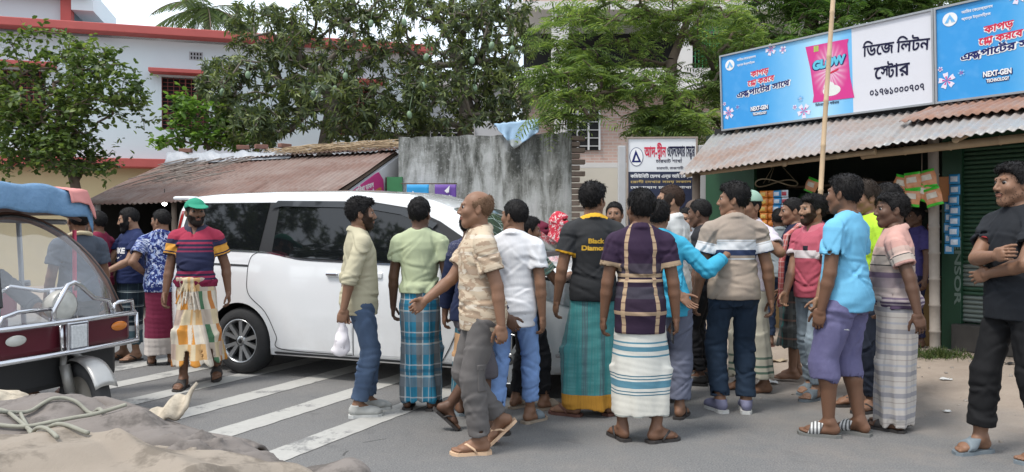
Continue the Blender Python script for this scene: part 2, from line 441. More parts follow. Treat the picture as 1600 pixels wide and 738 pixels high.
def creases(seed, zones, n, amp=.010):
    """sharp cloth folds; zones: (centre, radius, fold direction) in the garment's own space"""
    rg = random.Random(seed); L = []
    for i in range(n):
        c, r, dv = zones[i % len(zones)]; p = np.array(c) + np.array([rg.gauss(0, r), rg.gauss(0, r), rg.gauss(0, r * .7)]); d = np.array(dv, float) + np.array([rg.gauss(0, .3) for _ in range(3)]); d /= np.linalg.norm(d) + 1e-6; q = np.cross(d, [rg.gauss(0, .3), rg.gauss(0, 1), rg.gauss(0, .3)]); q /= np.linalg.norm(q) + 1e-6
        L.append((p, d, q, rg.uniform(.06, .16), rg.uniform(.008, .014), rg.uniform(.4, 1.1) * amp, rg.uniform(8, 20)))
    def fn(X, Y, Z):
        out = np.zeros(X.shape, np.float32)
        for p, d, q, ln, wd, a, k in L:
            J = np.nonzero((np.abs(X - p[0]) < .26) & (np.abs(Y - p[1]) < .26) & (np.abs(Z - p[2]) < .26))[0]
            if not len(J): continue
            x, y, z = X[J] - p[0], Y[J] - p[1], Z[J] - p[2]; t = x * d[0] + y * d[1] + z * d[2]; s_ = x * q[0] + y * q[1] + z * q[2] + .012 * np.sin(k * t); r2 = x * x + y * y + z * z; m = np.exp(-(t / ln) ** 2) * np.exp(-(np.maximum(r2 - t * t - s_ * s_, 0)) / .035)
            out[J] += a * m * (np.exp(-(s_ / wd) ** 2) - .8 * np.exp(-((s_ - 1.9 * wd) / (wd * 1.1)) ** 2))
        return out
    return fn
# ------------------------------------------------------------------ head, hands, feet (built once, in fine steps)
def head_field(h=.0042, grow=0.):
    F = Field((-.105, -.135, -.20), (.105, .14, .125), h)
    F.add(ellip((0, -.016, .026), (.073 + grow, .093 + grow, .084 + grow)), .01)
    F.add(ellip((0, .03, -.03), (.058 + grow, .062 + grow, .072 + grow)), .03)
    F.add(rcone((0, .062, -.088), (0, .06, -.094), .022 + grow), .025)
    for s in (-1, 1):
        F.add(rcone((s * .05, -.002, -.05), (s * .018, .06, -.09), .017 + grow, .018 + grow), .025)
        F.add(ellip((s * .04, .058, -.018), (.022 + grow, .022 + grow, .02 + grow)), .025)
    if grow == 0:
        F.add(rcone((-.032, .076, .03), (.032, .076, .03), .011), .014)
        for s in (-1, 1): F.cut(ellip((s * .031, .094, .0115), (.0155, .013, .0095)), .010)
        F.add(rcone((0, .086, .018), (0, .106, -.02), .0065, .0105), .012)
        for s in (-1, 1): F.add(ellip((s * .011, .095, -.026), (.0095, .012, .0085)), .008)
        F.cut(rcone((-.022, .098, -.0545), (.022, .098, -.0545), .004), .006)
        F.add(ellip((0, .087, -.0495), (.024, .011, .0055)), .005); F.add(ellip((0, .0865, -.0605), (.021, .011, .0068)), .005)
        for s in (-1, 1):
            F.add(ellip((s * .075, -.012, -.004), (.0085, .021, .032), s * .35), .006)
            F.cut(ellip((s * .084, -.006, .0), (.006, .011, .018), s * .35), .006)
    F.add(rcone((0, -.022, -.05), (0, -.036, -.2), .050 + grow * .6, .056 + grow * .6), .03)
    return F
_hf = head_field(); HEADV, HEADQ = _hf.mesh()
def _headmat():
    C = HEADV[HEADQ].mean(1); m = np.zeros(len(C), int)
    lip = (np.abs(C[:, 0]) < .024) & (C[:, 2] < -.046) & (C[:, 2] > -.067) & (C[:, 1] > .0855 - np.abs(C[:, 0]) * .25); m[lip] = 1
    return m
HEADM = _headmat()
def uvball(c, r, n=10):
    V = [(c[0] + r * math.sin(math.pi * i / n) * math.cos(2 * math.pi * j / (2 * n)), c[1] + r * math.cos(math.pi * i / n), c[2] + r * math.sin(math.pi * i / n) * math.sin(2 * math.pi * j / (2 * n))) for i in range(n + 1) for j in range(2 * n)]
    Q = [(i * 2 * n + j, i * 2 * n + (j + 1) % (2 * n), (i + 1) * 2 * n + (j + 1) % (2 * n), (i + 1) * 2 * n + j) for i in range(n) for j in range(2 * n)]
    ring = np.array([i for i in range(n) for j in range(2 * n)])
    return np.array(V, np.float32), np.array(Q), np.where(ring < 4, 3, 2)
def hand_mesh(curl, spread=.12, thumb=.5, h=.0038):
    """right hand; wrist at origin, fingers +Z, palm facing +Y, thumb on -X"""
    F = Field((-.095, -.05, -.05), (.07, .085, .215), h)
    F.add(rcone((0, 0, -.05), (0, 0, .01), .026, .025), .01)
    F.add(ellip((0, 0, .05), (.040, .0165, .056)), .02); F.add(rcone((-.028, .004, .012), (-.026, .006, .05), .016, .014), .015)
    for i, (bx, L, r) in enumerate(((-.030, .074, .0088), (-.0105, .084, .0092), (.0105, .078, .0088), (.030, .060, .0078))):
        p = Vector((bx * .92, 0, .088 - abs(bx - .0) * .18)); a = .12 + curl * .5; yaw = (bx / .03) * spread * (1 - curl * .7); F.add(rcone((bx * .8, 0, .05), p, .0125, r * 1.15), .010)
        for j, fr in enumerate((.45, .31, .26)):
            d = Vector((math.sin(yaw) * math.cos(a), math.sin(a), math.cos(a) * math.cos(yaw)))
            q = p + d * L * fr; F.add(rcone(p, q, r * (1 - .08 * j), r * (.94 - .1 * j)), .003); p = q; a += .12 + curl * (.95 if j == 0 else .6) + i * .03
    p = Vector((-.028, .006, .022)); d = Vector((-.75, .25, .62)).lerp(Vector((-.25, .75, .62)), thumb).normalized()
    q = p + d * .045; F.add(rcone(p, q, .0145, .0115), .01); d2 = d.lerp(Vector((.1, .3, .95)), .45).normalized()
    t = q + d2 * .032; F.add(rcone(q, t, .0112, .010), .004); F.add(rcone(t, t + d2.lerp(Vector((.3, .2, .9)), .3).normalized() * .026, .010, .0078), .003)
    return F.mesh()
HANDS = {'relax': hand_mesh(.55, .08, .35), 'open': hand_mesh(.12, .16, .1), 'fist': hand_mesh(1.25, .02, .85), 'grip': hand_mesh(.85, .06, .8)}
def foot_field(grow=0., h=.0045):
    """right foot, ankle above origin, sole at z=0, toes +Y, big toe on -X"""
    F = Field((-.075, -.09, -.012), (.075, .205, .15), h); g = grow
    F.add(rcone((0, 0, .15), (0, -.006, .08), .036 + g, .034 + g), .01)
    F.add(ellip((0, -.036, .034), (.031 + g, .038 + g, .036 + g)), .03); F.add(rcone((0, -.01, .075), (-.008, .075, .036), .034 + g, .027 + g), .03)
    F.add(rcone((.012, -.02, .028), (.018, .1, .02), .024 + g, .02 + g), .02)
    F.add(ellip((-.004, .1, .024), (.044 + g, .045 + g, .022 + g)), .025)
    for s in (-1, 1): F.add(ellip((s * .031, -.006, .078), (.010 + g, .013 + g, .013 + g)), .012)
    for x, y0, y1, r in ((-.030, .118, .168, .0125), (-.010, .13, .166, .0092), (.0075, .128, .158, .0086), (.0225, .122, .147, .008), (.036, .112, .133, .0076)):
        F.add(rcone((x * .92, y0, .016), (x, y1, .011), r + g, r * .95 + g), .004)
    F.isect(lambda X, Y, Z: -(Z + .003 - grow * .2), .006)
    return F
FOOTV, FOOTQ = foot_field().mesh()
def slide_strap():
    F = foot_field(.008); F.isect(lambda X, Y, Z: np.abs(Y - .078 + .35 * (Z - .03)) - .036, .004); F.isect(lambda X, Y, Z: -(Z + .01), .002); F.isect(lambda X, Y, Z: Z - .074, .003); return F.mesh()
def shoe_upper():
    F = foot_field(.006); F.isect(lambda X, Y, Z: Z - .066 - np.where(Y < 0, .012, 0), .006)
    F.add(ellip((0, .120, .024), (.044, .056, .026)), .02); return F.mesh()
SLIDEV = slide_strap(); SHOEV = shoe_upper()
SOLE = [(-.030, -.078), (.026, -.078), (.042, -.045), (.036, .02), (.046, .09), (.044, .14), (.024, .172), (-.02, .186), (-.046, .165), (-.050, .10), (-.038, .02), (-.042, -.045)]

# ------------------------------------------------------------------ hair
def hair_mesh(style, seed):
    F = Field((-.13, -.16, -.13), (.13, .15, .19), .0048); rg = random.Random(seed)
    top = {'short': .010, 'crew': .006, 'medium': .012, 'full': .019, 'curly': .020, 'long': .018, 'bald': .010, 'thin': .004}[style]
    F.add(ellip((0, -.017, .028 + top * .35), (.078 + top * .25, .098 + top * .2, .087 + top * .8)), .01)
    if style in ('full', 'medium', 'curly', 'long'):
        F.add(ellip((rg.uniform(-.02, .02), .045, .085), (.055, .045, .028 + top * .4)), .03)
        F.add(ellip((0, -.045, .055), (.066, .056, .050 + top * .5)), .03)
    low = {'short': .0, 'crew': .012, 'medium': -.008, 'full': -.016, 'curly': -.01, 'long': -.05, 'bald': -.025, 'thin': .0}[style]
    ya = np.array([-.16, -.10, -.055, -.035, -.012, .012, .028, .05, .075, .2]); za = np.array([-.058 + low, -.062 + low, -.055 + low, -.012, .012, -.006, .03, .062, .078, .082])
    if style == 'long': za = np.array([-.09, -.09, -.08, -.03, -.03, -.03, .01, .05, .074, .082])
    lower = lambda X, Y, Z: (np.interp(np.broadcast_to(Y, (1, Y.shape[1], 1)).ravel(), ya, za)[None, :, None] - Z) * .75
    F.isect(lower, .008)
    if style == 'bald': F.isect(lambda X, Y, Z: Z - .050 + .45 * Y, .012)
    f1 = {'curly': 150, 'full': 95, 'medium': 95, 'long': 70}.get(style, 120); amp = {'curly': .004, 'full': .0022, 'medium': .0018, 'long': .002}.get(style, .0010)
    w1 = wrinkle(seed, amp, (f1, f1 * .6, f1 * .5)); w2 = wrinkle(seed + 9, amp * .6, (f1 * 1.9, f1 * 1.5, f1 * 1.2))
    F.warp(lambda X, Y, Z: w1(X, Y, Z) + w2(X, Y, Z))
    V, Q = F.mesh(); parts = [(V, Q)]
    ln = {'short': .011, 'crew': .006, 'medium': .016, 'full': .019, 'curly': .009, 'long': .026, 'bald': .014, 'thin': .005}[style]; parts.append(tufts(V, Q, 2600 if style not in ('thin', 'bald') else 1100, ln, seed, rg.choice([(0, -.5, -.5), (.3, .1, -.6), (-.3, .2, -.6), (0, .5, -.3)]) if style != 'curly' else (0, 0, 0)))
    B = Field((-.06, .05, .01), (.06, .11, .055), .0032)
    for s in (-1, 1): B.add(rcone((s * .014, .0855, .030), (s * .034, .079, .0345), .0045, .0042), .003); B.add(rcone((s * .034, .079, .0345), (s * .047, .066, .030), .0042, .002), .003)
    parts.append(B.mesh())
    return parts
def beard_mesh(kind, seed):
    F = head_field(.0048, {'full': .010, 'stubble': .0032}.get(kind, .0045)); w1 = wrinkle(seed, .002, (120, 120, 120))
    if kind == 'full': F.add(ellip((0, .068, -.108), (.034, .03, .03)), .03)
    F.isect(lambda X, Y, Z: Z + .018 - 1.1 * np.abs(X) * (Y < .05) + np.where(np.abs(X) < .05, .012, 0), .01)
    F.isect(lambda X, Y, Z: -(Y - .0 + .45 * (Z + .05)), .01); F.isect(lambda X, Y, Z: -(Z + .135), .008)
    F.cut(ellip((0, .1, -.055), (.022, .035, .010)), .006); F.cut(ellip((0, .09, -.015), (.042, .06, .025)), .006)
    F.warp(w1); v_, q_ = F.mesh(); parts = [(v_, q_), tufts(v_, q_, 500, .010 if kind == 'full' else .006, seed, (0, .3, -.8), .0016)]
    B = Field((-.04, .06, -.06), (.04, .12, -.02), .0035)
    for s in (-1, 1): B.add(rcone((s * .003, .096, -.041), (s * .026, .084, -.049), .0055, .003), .004)
    parts.append(B.mesh()); return parts if kind != 'mustache' else parts[1:]
def tufts(V, Q, n, ln, seed, flow=(0, -.3, -.5), w=.0015, zmin=-9):
    """short tapered locks growing from a hair surface"""
    rg = np.random.RandomState(seed); a, b, c, d = (V[Q[:, i]] for i in range(4)); N = np.cross(c - a, d - b); N /= np.maximum(np.linalg.norm(N, axis=1, keepdims=True), 1e-9); C = (a + c) / 2
    ok = np.nonzero(C[:, 2] > zmin)[0]; J = rg.choice(ok, n); P, M = C[J], N[J]; fl = np.array(flow) + np.array([0, -.25, .0]); tg = fl - M * (M @ fl)[:, None]; D = M * .30 + tg * 1.1 + rg.normal(0, .20, (n, 3)); D /= np.linalg.norm(D, axis=1, keepdims=True); S = np.cross(D, rg.normal(0, 1, (n, 3))); S /= np.maximum(np.linalg.norm(S, axis=1, keepdims=True), 1e-9)
    L = (ln * rg.uniform(.5, 1.3, n))[:, None]; w = w * rg.uniform(.7, 1.5, n)[:, None]; P = P - M * .002; m_ = P + D * L * .55 + M * L * .08; t = P + D * L + np.array(flow) * L * .25
    T = np.stack([P - S * w, P + S * w, m_ + S * w * .8, m_ - S * w * .8, t + S * w * .12, t - S * w * .12], 1).reshape(-1, 3); k = np.arange(n)[:, None] * 6
    return T.astype(np.float32), np.concatenate([k + np.array([[0, 1, 2, 3]]), k + np.array([[3, 2, 4, 5]])])
def joinm(parts):
    V = []; Q = []; b = 0
    for v, q in parts: V.append(v); Q.append(q + b); b += len(v)
    return np.concatenate(V), np.concatenate(Q)
def xf(M, V):
    A = np.array(M); return (np.asarray(V) @ A[:3, :3].T + A[:3, 3]).astype(np.float32)

# ------------------------------------------------------------------ a person
def skin_mat(tone):
    key = ('skin', tone)
    if key in _MC: return _MC[key]
    n = NT("skin"); o = n.obj(); c = n.mix(n.noise(14, o, 4), sc(tone, .82), sc(tone, 1.12))
    _MC[key] = n.out(c, .52, 0, n.bump(n.noise(260, o, 2), .15, .002), .35); return _MC[key]
def hair_mat(tone):
    key = ('hair', tone)
    if key in _MC: return _MC[key]
    n = NT("hair"); o = n.obj(); st = n.noise(1, n.scale(o, (420, 160, 160)), 3); c = n.mix(st, sc(tone, .5), sc(tone, 1.7))
    _MC[key] = n.out(c, .6, 0, n.bump(st, .6, .004), .16); return _MC[key]
EYEW = paint("eye_white", (.33, .29, .26), .35, .05); IRIS = paint("eye_dark", (.012, .008, .006), .2, 0)
TONES = dict(d=(.160, .080, .047), m=(.220, .116, .070), l=(.285, .160, .100), k=(.112, .057, .035))
HAIRB = (.010, .009, .009)
def ik(a, c, l1, l2, pole):
    a, c, pole = Vector(a), Vector(c), Vector(pole); d = c - a; L = d.length
    if L > (l1 + l2) * .995: c = a + d * ((l1 + l2) * .995 / L); d = c - a; L = d.length
    u = d / L; x = (l1 * l1 - l2 * l2 + L * L) / (2 * L); h = math.sqrt(max(l1 * l1 - x * x, 0)); p = (pole - u * pole.dot(u)).normalized()
    return a + u * x + p * h, c
BODY = [(.80, .138, .105, -.01), (.88, .148, .116, -.015), (.95, .145, .112, -.012), (1.04, .128, .098, 0), (1.12, .133, .102, .004), (1.22, .148, .112, .004), (1.30, .152, .110, -.004), (1.355, .138, .095, -.012), (1.405, .095, .075, -.018), (1.45, .06, .06, -.02)]
HSEED = [100]
def person(sp):
    HSEED[0] += 1; seed = HSEED[0]; rg = random.Random(seed)
    Y = sp['Y'] if 'Y' in sp else CAMZ * FPX / (sp['foot'] - 360); X = (sp['px'] - 800) / FPX * Y; gz = sp.get('z', 0.)
    H = sp.get('H') or CAMZ + (360 - sp['top']) / FPX * Y - gz
    s = H / 1.715; girth = sp.get('g', 1.); belly = sp.get('belly', 0.)
    lx, ly = sp.get('lean', (0., 0.)); fw = {'bare': 0, 'shoe': .022}.get(sp.get('wear', 'flip'), .018)
    tone = TONES[sp.get('tone', 'd')]; skin = skin_mat(tone); shrug = sp.get('sh', (0, 0))
    cx = lambda z: lx * np.clip((z - .95) / .45, 0, 1.3); cy = lambda z: ly * np.clip((z - .95) / .45, 0, 1.3)
    T = [(z, rx * girth, ry * girth + (belly * math.exp(-((z - 1.06) / .13) ** 2)) * .6, yo + belly * .5 * math.exp(-((z - 1.06) / .13) ** 2)) for z, rx, ry, yo in BODY]
    top = Vector((lx, ly, 0)); neck = Vector((0, -.022, 1.43)) + top
    SH = {1: Vector((.168 * (.6 + .4 * girth), -.012 + shrug[0], 1.352)) + top, -1: Vector((-.168 * (.6 + .4 * girth), -.012 + shrug[1], 1.352)) + top}
    # feet: (x, y, yaw, lift, pitch) for right (+x) and left (-x)
    feet = {1: sp.get('fr', (.10, .0, -8)), -1: sp.get('fl', (-.10, .0, 8))}; legs = {}; ft = {}
    sh_ = sp.get('hipdrop', 0.)
    for sd in (1, -1):
        f = tuple(feet[sd]) + (0,) * (5 - len(feet[sd])); M = Matrix.Translation((f[0], f[1], f[3] + fw)) @ Matrix.Rotation(R(f[2]), 4, 'Z')
        if f[4]: M = M @ Matrix.Translation((0, .12, 0)) @ Matrix.Rotation(-R(f[4]), 4, 'X') @ Matrix.Translation((0, -.12, 0))
        ft[sd] = M; an = M @ Vector((0, -.004, .085)); hip = Vector((sd * .088, 0, .885 - sh_)); fwd = Vector((-math.sin(R(f[2])), math.cos(R(f[2])), 0))
        kn, an = ik(hip, an, .400, .394, fwd + Vector((0, .25, 0))); legs[sd] = (hip, kn, an)
    arms = {}
    for sd in (1, -1):
        h = sp.get('hr' if sd == 1 else 'hl') or (sd * .255, .04, .80); w_ = Vector(h[:3]); pole = Vector((sd * .5, -.8, -.35)) if len(h) < 5 else Vector(h[4])
        el, w_ = ik(SH[sd], w_, .285, .245, pole); arms[sd] = (SH[sd], el, w_, h[3] if len(h) > 3 and h[3] else 'relax', h[5] if len(h) > 5 else None)
    # head frame
    hm = Matrix.Translation(neck + Vector((0, .030, .140))) @ Matrix.Rotation(R(sp.get('hyaw', 0)), 4, 'Z') @ Matrix.Translation((0, -.02, -.08)) @ Matrix.Rotation(R(-sp.get('hpitch', 0)), 4, 'X') @ Matrix.Rotation(R(sp.get('hroll', 0)), 4, 'Y') @ Matrix.Translation((0, .02, .08)) @ Matrix.Diagonal((sp.get('hw', 1.) * 1.04, 1.05, 1.06, 1))
    # ---- body
    ext = [v for d in (legs, arms) for q in d.values() for v in q[:3]]
    lo = np.min([tuple(v) for v in ext] + [(-.22, -.2, 0)], 0) - .07; hi = np.max([tuple(v) for v in ext] + [(.22, .2, 1.5)], 0) + .07; lo[2] = .03
    B = Field(lo, hi, .0105)
    B.add(profile(T, .80, 1.46, -.004, cx, cy), .01)
    B.add(rcone(neck + Vector((0, .0, -.04)), neck + Vector((0, .012, .05)), .058, .052), .03)
    for sd in (1, -1):
        B.add(rcone(neck + Vector((sd * .03, -.01, -.005)), SH[sd] + Vector((0, 0, .008)), .042, .050), .03)
        a, e, q = arms[sd][:3]; g = .5 + .5 * girth; B.add(rcone(a, e, .047 * g, .041 * g), .025)
        m = e.lerp(q, .3); B.add(rcone(e, m, .040 * g, .0405 * g), .012); B.add(rcone(m, q, .0405 * g, .0265), .012)
        a, e, q = legs[sd]; kt = .76 if (sp.get('bot') or {}).get('kind') in ('trousers', 'shorts') else .92; B.add(rcone(a, e, .078 * kt, .056 * kt), .02)
        bk = (e - a).cross(Vector((1, 0, 0))).normalized(); bk = Vector((0, -.022, 0)); m = e.lerp(q, .32) + bk; k3 = {'trousers': .8, 'lungi': .84}.get((sp.get('bot') or {}).get('kind'), 1.); B.add(rcone(e, m, .052 * k3, .056 * k3), .02); B.add(rcone(m, q, .056 * k3, .035), .02)
    parts = [B.mesh()]; mi = [np.zeros(len(parts[0][1]), int)]
    parts.append((xf(hm, HEADV), HEADQ)); mi.append(HEADM)
    for sx in (-1, 1):
        v, q, m = uvball((sx * .031, .0738, .0118), .0122); parts.append((xf(hm, v), q)); mi.append(m)
    hands = {}
    for sd in (1, -1):
        a, e, q, pose, pn = arms[sd]; z = (q - e).normalized()
        if pn is None: pn = Vector((-sd, .25, 0)) if z.z < -.5 else Vector((-sd * .7, 0, -.7))
        y = Vector(pn); y = (y - z * y.dot(z)).normalized(); x = y.cross(z)
        M = Matrix((x, y, z)).transposed().to_4x4(); M.translation = q; hv, hq = HANDS[pose]; k = sp.get('hs', .96)
        M = M @ Matrix.Scale(k, 4); hands[sd] = M
        if sd == -1: hv = hv * np.array([-1, 1, 1], np.float32); hq = hq[:, ::-1]
        parts.append((xf(M, hv), hq)); mi.append(np.zeros(len(hq), int))
        fv, fq = FOOTV, FOOTQ
        if sd == -1: fv = fv * np.array([-1, 1, 1], np.float32); fq = fq[:, ::-1]
        parts.append((xf(ft[sd], fv), fq)); mi.append(np.zeros(len(fq), int))
    V, Q = joinm(parts)
    lipm = paint("lips", sc((tone[0] * .95, tone[1] * .72, tone[2] * .75), 1.), .5, .08)
    body = bpy.data.objects.new("person", npmesh("person", V, Q, [skin, lipm, EYEW, IRIS], np.concatenate(mi))); link(body)
    body.location = (X, Y, gz); body.rotation_euler = (0, 0, R(sp['head'])); body.scale = (s, s, s)
    tag(body, sp['label'], sp.get('cat', 'man'), "people crowding round the white van" if sp.get('crowd', True) else None)
    out = dict(body=body, hm=hm, hands=hands, s=s, legs=legs, arms=arms)
    add = lambda name, V, Q, m, pat=None: (lambda me: (setpat(me, pat) if pat is not None else None, link(bpy.data.objects.new(name, me), body))[1])(npmesh(name, V, Q, [m] if not isinstance(m, list) else m))
    # ---- hair, beard
    if sp.get('hair'): hv, hq = joinm(hair_mesh(sp['hair'], seed)); out['hair'] = add("hair", xf(hm, hv), hq, hair_mat(sp.get('haircol', HAIRB)))
    if sp.get('beard'): bv, bq = joinm(beard_mesh(sp['beard'], seed)); add("beard" if sp['beard'] != 'mustache' else "moustache", xf(hm, bv), bq, hair_mat(sp.get('beardcol', HAIRB if sp['beard'] != 'stubble' else (.028, .016, .011))))
    # ---- upper garment
    t = sp.get('topw')
    bt = sp.get('bot') or {}
    if t and bt.get('kind') == 'lungi': bt['waist'] = min(bt.get('waist', .985), t.get('hem', .86) + (.045 if not t.get('tuck') else .075)); bt['under'] = not t.get('tuck')
    if t and bt.get('kind') in ('trousers', 'shorts') and not t.get('tuck'): bt['waist'] = min(bt.get('waist', .985), t.get('hem', .86) + .045)
    if t:
        hem = t.get('hem', .86); fit = t.get('fit', .018) * .72; sl_ = t.get('sleeve', .62); front = t.get('front', False)
        e2 = [arms[1][1], arms[1][2], arms[-1][1], arms[-1][2]] if sl_ > 1 else [arms[1][1], arms[-1][1]]
        lo = np.min([tuple(v) for v in e2] + [(-.24, -.22, hem)], 0) - .09; hi = np.max([tuple(v) for v in e2] + [(.24, .22, 1.48)], 0) + .09; lo[2] = min(hem - .03, lo[2])
        S = Field(lo, hi, .0085); ov = 0 if t.get('tuck') else (.011 if bt.get('kind') == 'lungi' else .008 + bt.get('ease', .012) * .4); TT = [(z, rx + (.006 if z < 1.15 else 0) + (ov if z < 1.06 else 0), ry + (.012 if z < 1.2 else 0) + (ov if z < 1.06 else 0), yo) for z, rx, ry, yo in T]
        S.add(profile(TT, hem, 1.445, fit, cx, cy), .01)
        segs = {}
        for sd in (1, -1):
            a, e, q = arms[sd][:3]; S.add(rcone(neck + Vector((sd * .04, -.012, -.006)), a + Vector((-sd * .02, 0, .006)), .045 + fit * .4, .054 + fit * .5), .03)
            lw = t.get('loose', .016); g = .5 + .5 * girth
            if sl_ <= 1:
                c = a.lerp(e, sl_); S.add(flatcone(a, c, .058 * g + fit * .6, .055 * g + lw + fit * .4), .022); S.add(rcone(a, a.lerp(c, .3), .056 * g + fit * .55, .054 * g + fit * .5), .02)
                u = (c - a).normalized(); S.cut(flatcone(c - u * .03, c + u * .06, .048 * g + lw * .3 + fit * .2, .05 * g + lw * .5 + fit * .2), .004)
            else:
                c = e.lerp(q, sl_ - 1); S.add(rcone(a, e, .053 * g + fit * .6, .047 * g + lw), .022); S.add(flatcone(e, c, .047 * g + lw, .036 * g + lw), .015); S.add(rcone(e, e.lerp(c, .2), .047 * g + lw), .01)
                if sl_ < 1.6: S.add(flatcone(c - (c - e).normalized() * .05, c, .045 * g + lw, .046 * g + lw), .006)
                else: S.add(flatcone(c - (c - e).normalized() * .05, c, .036 + lw, .033 + lw), .006)
            segs[sd] = (a, e, q)
        amp = t.get('wr', .003) * .6; w1 = wrinkle(seed * 3, amp, (16, 16, 30)); w2 = wrinkle(seed * 3 + 1, amp * .6, (34, 30, 55))
        S.warp(lambda X, Y, Z: w1(X, Y, Z) * (.4 + .9 * np.clip((1.3 - Z) / .4, 0, 1)) + w2(X, Y, Z))
        zs_ = []
        for sd in (1, -1):
            a, e, q = arms[sd][:3]; zs_ += [((a.x - sd * .05, a.y, a.z - .10), .05, (sd * .5, 0, -1)), ((sd * .09, -.1, 1.12), .07, (sd * .8, 0, .45)), ((sd * .10, .1, 1.0), .08, (1, 0, sd * .35)), (tuple(a.lerp(e, .28)), .03, tuple((e - a).cross(Vector((0, 1, 0)))))]
            if sl_ > 1: zs_ += [(tuple(e), .04, tuple((q - a).cross(Vector((0, 1, 0))) + Vector((.01, 0, .01)))), (tuple(e.lerp(q, .4)), .05, tuple((q - e).cross(Vector((0, 1, 0))) + Vector((.01, 0, .01))))]
        zs_ += [((0, -.1, 1.0), .10, (1, 0, .1)), ((0, .1, 1.05), .10, (1, 0, -.1)), ((0, -.1, .93), .09, (1, 0, 0))]
        S.warp(creases(seed * 11, zs_, t.get('ncr', 30), t.get('cr', .0085)))
        if t.get('tuck'): S.warp(lambda X, Y, Z: -.012 * np.exp(-((Z - hem - .05) / .03) ** 2) * (1 + .6 * np.sin(np.arctan2(X, Y) * 9 + seed)))
        col = t.get('collar')
        if col:
            for k in range(16):
                th = 2 * math.pi * k / 16; th2 = 2 * math.pi * (k + 1) / 16
                if col != 'band' and abs(th - math.pi / 2) < .35: continue
                P = lambda a_: neck + Vector((math.cos(a_) * .066, math.sin(a_) * .066 + .004, .018 - math.sin(a_) * .026))
                D = lambda a_: neck + Vector((math.cos(a_) * .084, math.sin(a_) * .084 + .004, -.012 - math.sin(a_) * .032))
                S.add(rcone(P(th), P(th2), .009), .006)
                if col != 'band': S.add(rcone(P(th).lerp(D(th), .5), P(th2).lerp(D(th2), .5), .011), .006); S.add(rcone(D(th), D(th2), .009), .006)
        S.cut(rcone(neck + Vector((0, 0, .0)), neck + Vector((0, .02, .12)), .056, .060), .005)
        if t.get('open'): S.cut(rcone(neck + Vector((0, .075, .02)), neck + Vector((0, .125, -.02 - t['open'])), .030, .004), .004)
        ci = lambda z: profile(TT, 0, hem + .10, fit - .016, cx, cy)
        S.cut(ci(0), .003)
        V, Q = S.mesh(); pu = np.arctan2(V[:, 0] - lx, (V[:, 1] - ly) * (1 if front else -1)) * .165; P = np.stack([pu, V[:, 2], 0 * pu], 1)
        for sd in (1, -1):
            a, e, q = (np.array(v) for v in segs[sd]); ae = e - a; L = np.linalg.norm(ae); tt = ((V - a) @ ae) / L ** 2
            dist = np.linalg.norm(V - a - np.clip(tt, 0, 1)[:, None] * ae, axis=1); m = (V[:, 0] * sd > .125 * girth + lx * sd) & (dist < .082 + fit * .5) & (tt > .10) & (tt < sl_ + .06 if sl_ <= 1 else tt < 9) & ((V - a) @ np.array([sd * ae[2], 0, -sd * ae[0]]) / L * -1 > -.085)
            if sl_ > 1:
                eq = q - e; t2 = ((V - e) @ eq) / (eq @ eq); d2 = np.linalg.norm(V - e - np.clip(t2, 0, 1)[:, None] * eq, axis=1); m2 = (d2 < .066) & (t2 > 0) & (d2 < dist); m = m | m2; tt = np.where(m2, 1 + t2, tt)
            P[m, 1] = 1.375 - tt[m] * .285; P[m, 2] = np.clip(tt[m] / max(sl_, .1), .01, 1.2); P[m, 0] = (V[m, 0] - a[0]) + .0
        nc = np.array(neck); r = np.linalg.norm((V - nc)[:, :2], axis=1); P[(r < .104) & (V[:, 2] > nc[2] - .012 - (V[:, 1] - nc[1]) * .38), 2] = -1
        out['shirt'] = add(t.get('name', 'shirt'), V, Q, t['mat'], P)
    # ---- lower garment
    b = sp.get('bot')
    if b:
        k = b['kind']; zw = b.get('waist', .985)
        if k == 'lungi':
            hem = b.get('hem', .16); fx = (feet[1][0] + feet[-1][0]) / 2; fy = (feet[1][1] + feet[-1][1]) / 2; spx = abs(feet[1][0] - feet[-1][0]) / 2; spy = abs(feet[1][1] - feet[-1][1]) / 2; fl = b.get('flare', 1.)
            L = [(hem, max(.142, spx + .062) * fl, max(.118, spy + .10) * fl, .01), (.45, max(.140, spx * .8 + .066) * fl, max(.120, spy * .7 + .09), .0), (.70, .148 * girth, .126, -.005), (.80, .152 * girth, .126 + belly * .2, -.012), (max(.88, zw), (.146 if zw > .93 else .154) * girth + .006, .110 * girth + .012 + belly * .45, belly * .4 if zw > .9 else -.008)]
            L = [r_ for r_ in L[:-1] if r_[0] < zw - .03] + [(zw, *L[-1][1:])]
            c_x = lambda z: fx * np.clip((.9 - z) / .75, 0, 1); c_y = lambda z: fy * np.clip((.9 - z) / .75, 0, 1)
            S = Field((-.42, -.45, hem - .03), (.42, .45, zw + .06), .0095)
            S.add(profile(L, hem, zw, .004, c_x, c_y), .01)
            for sd in (1, -1):
                a, e, q = legs[sd]; S.add(rcone(a + Vector((0, 0, -.05)), e, .076, .064), .03)
                if q.z < hem: q = e.lerp(q, max(0., (e.z - hem) / (e.z - q.z)))
                S.add(flatcone(e, q, .074, .062), .04)
            S.isect(lambda X, Y, Z: hem - Z, .004); ph = rg.uniform(0, 6); n1 = b.get('folds', 6); am = b.get('amp', .012); th0 = b.get('wrap', rg.uniform(.3, 1.2))
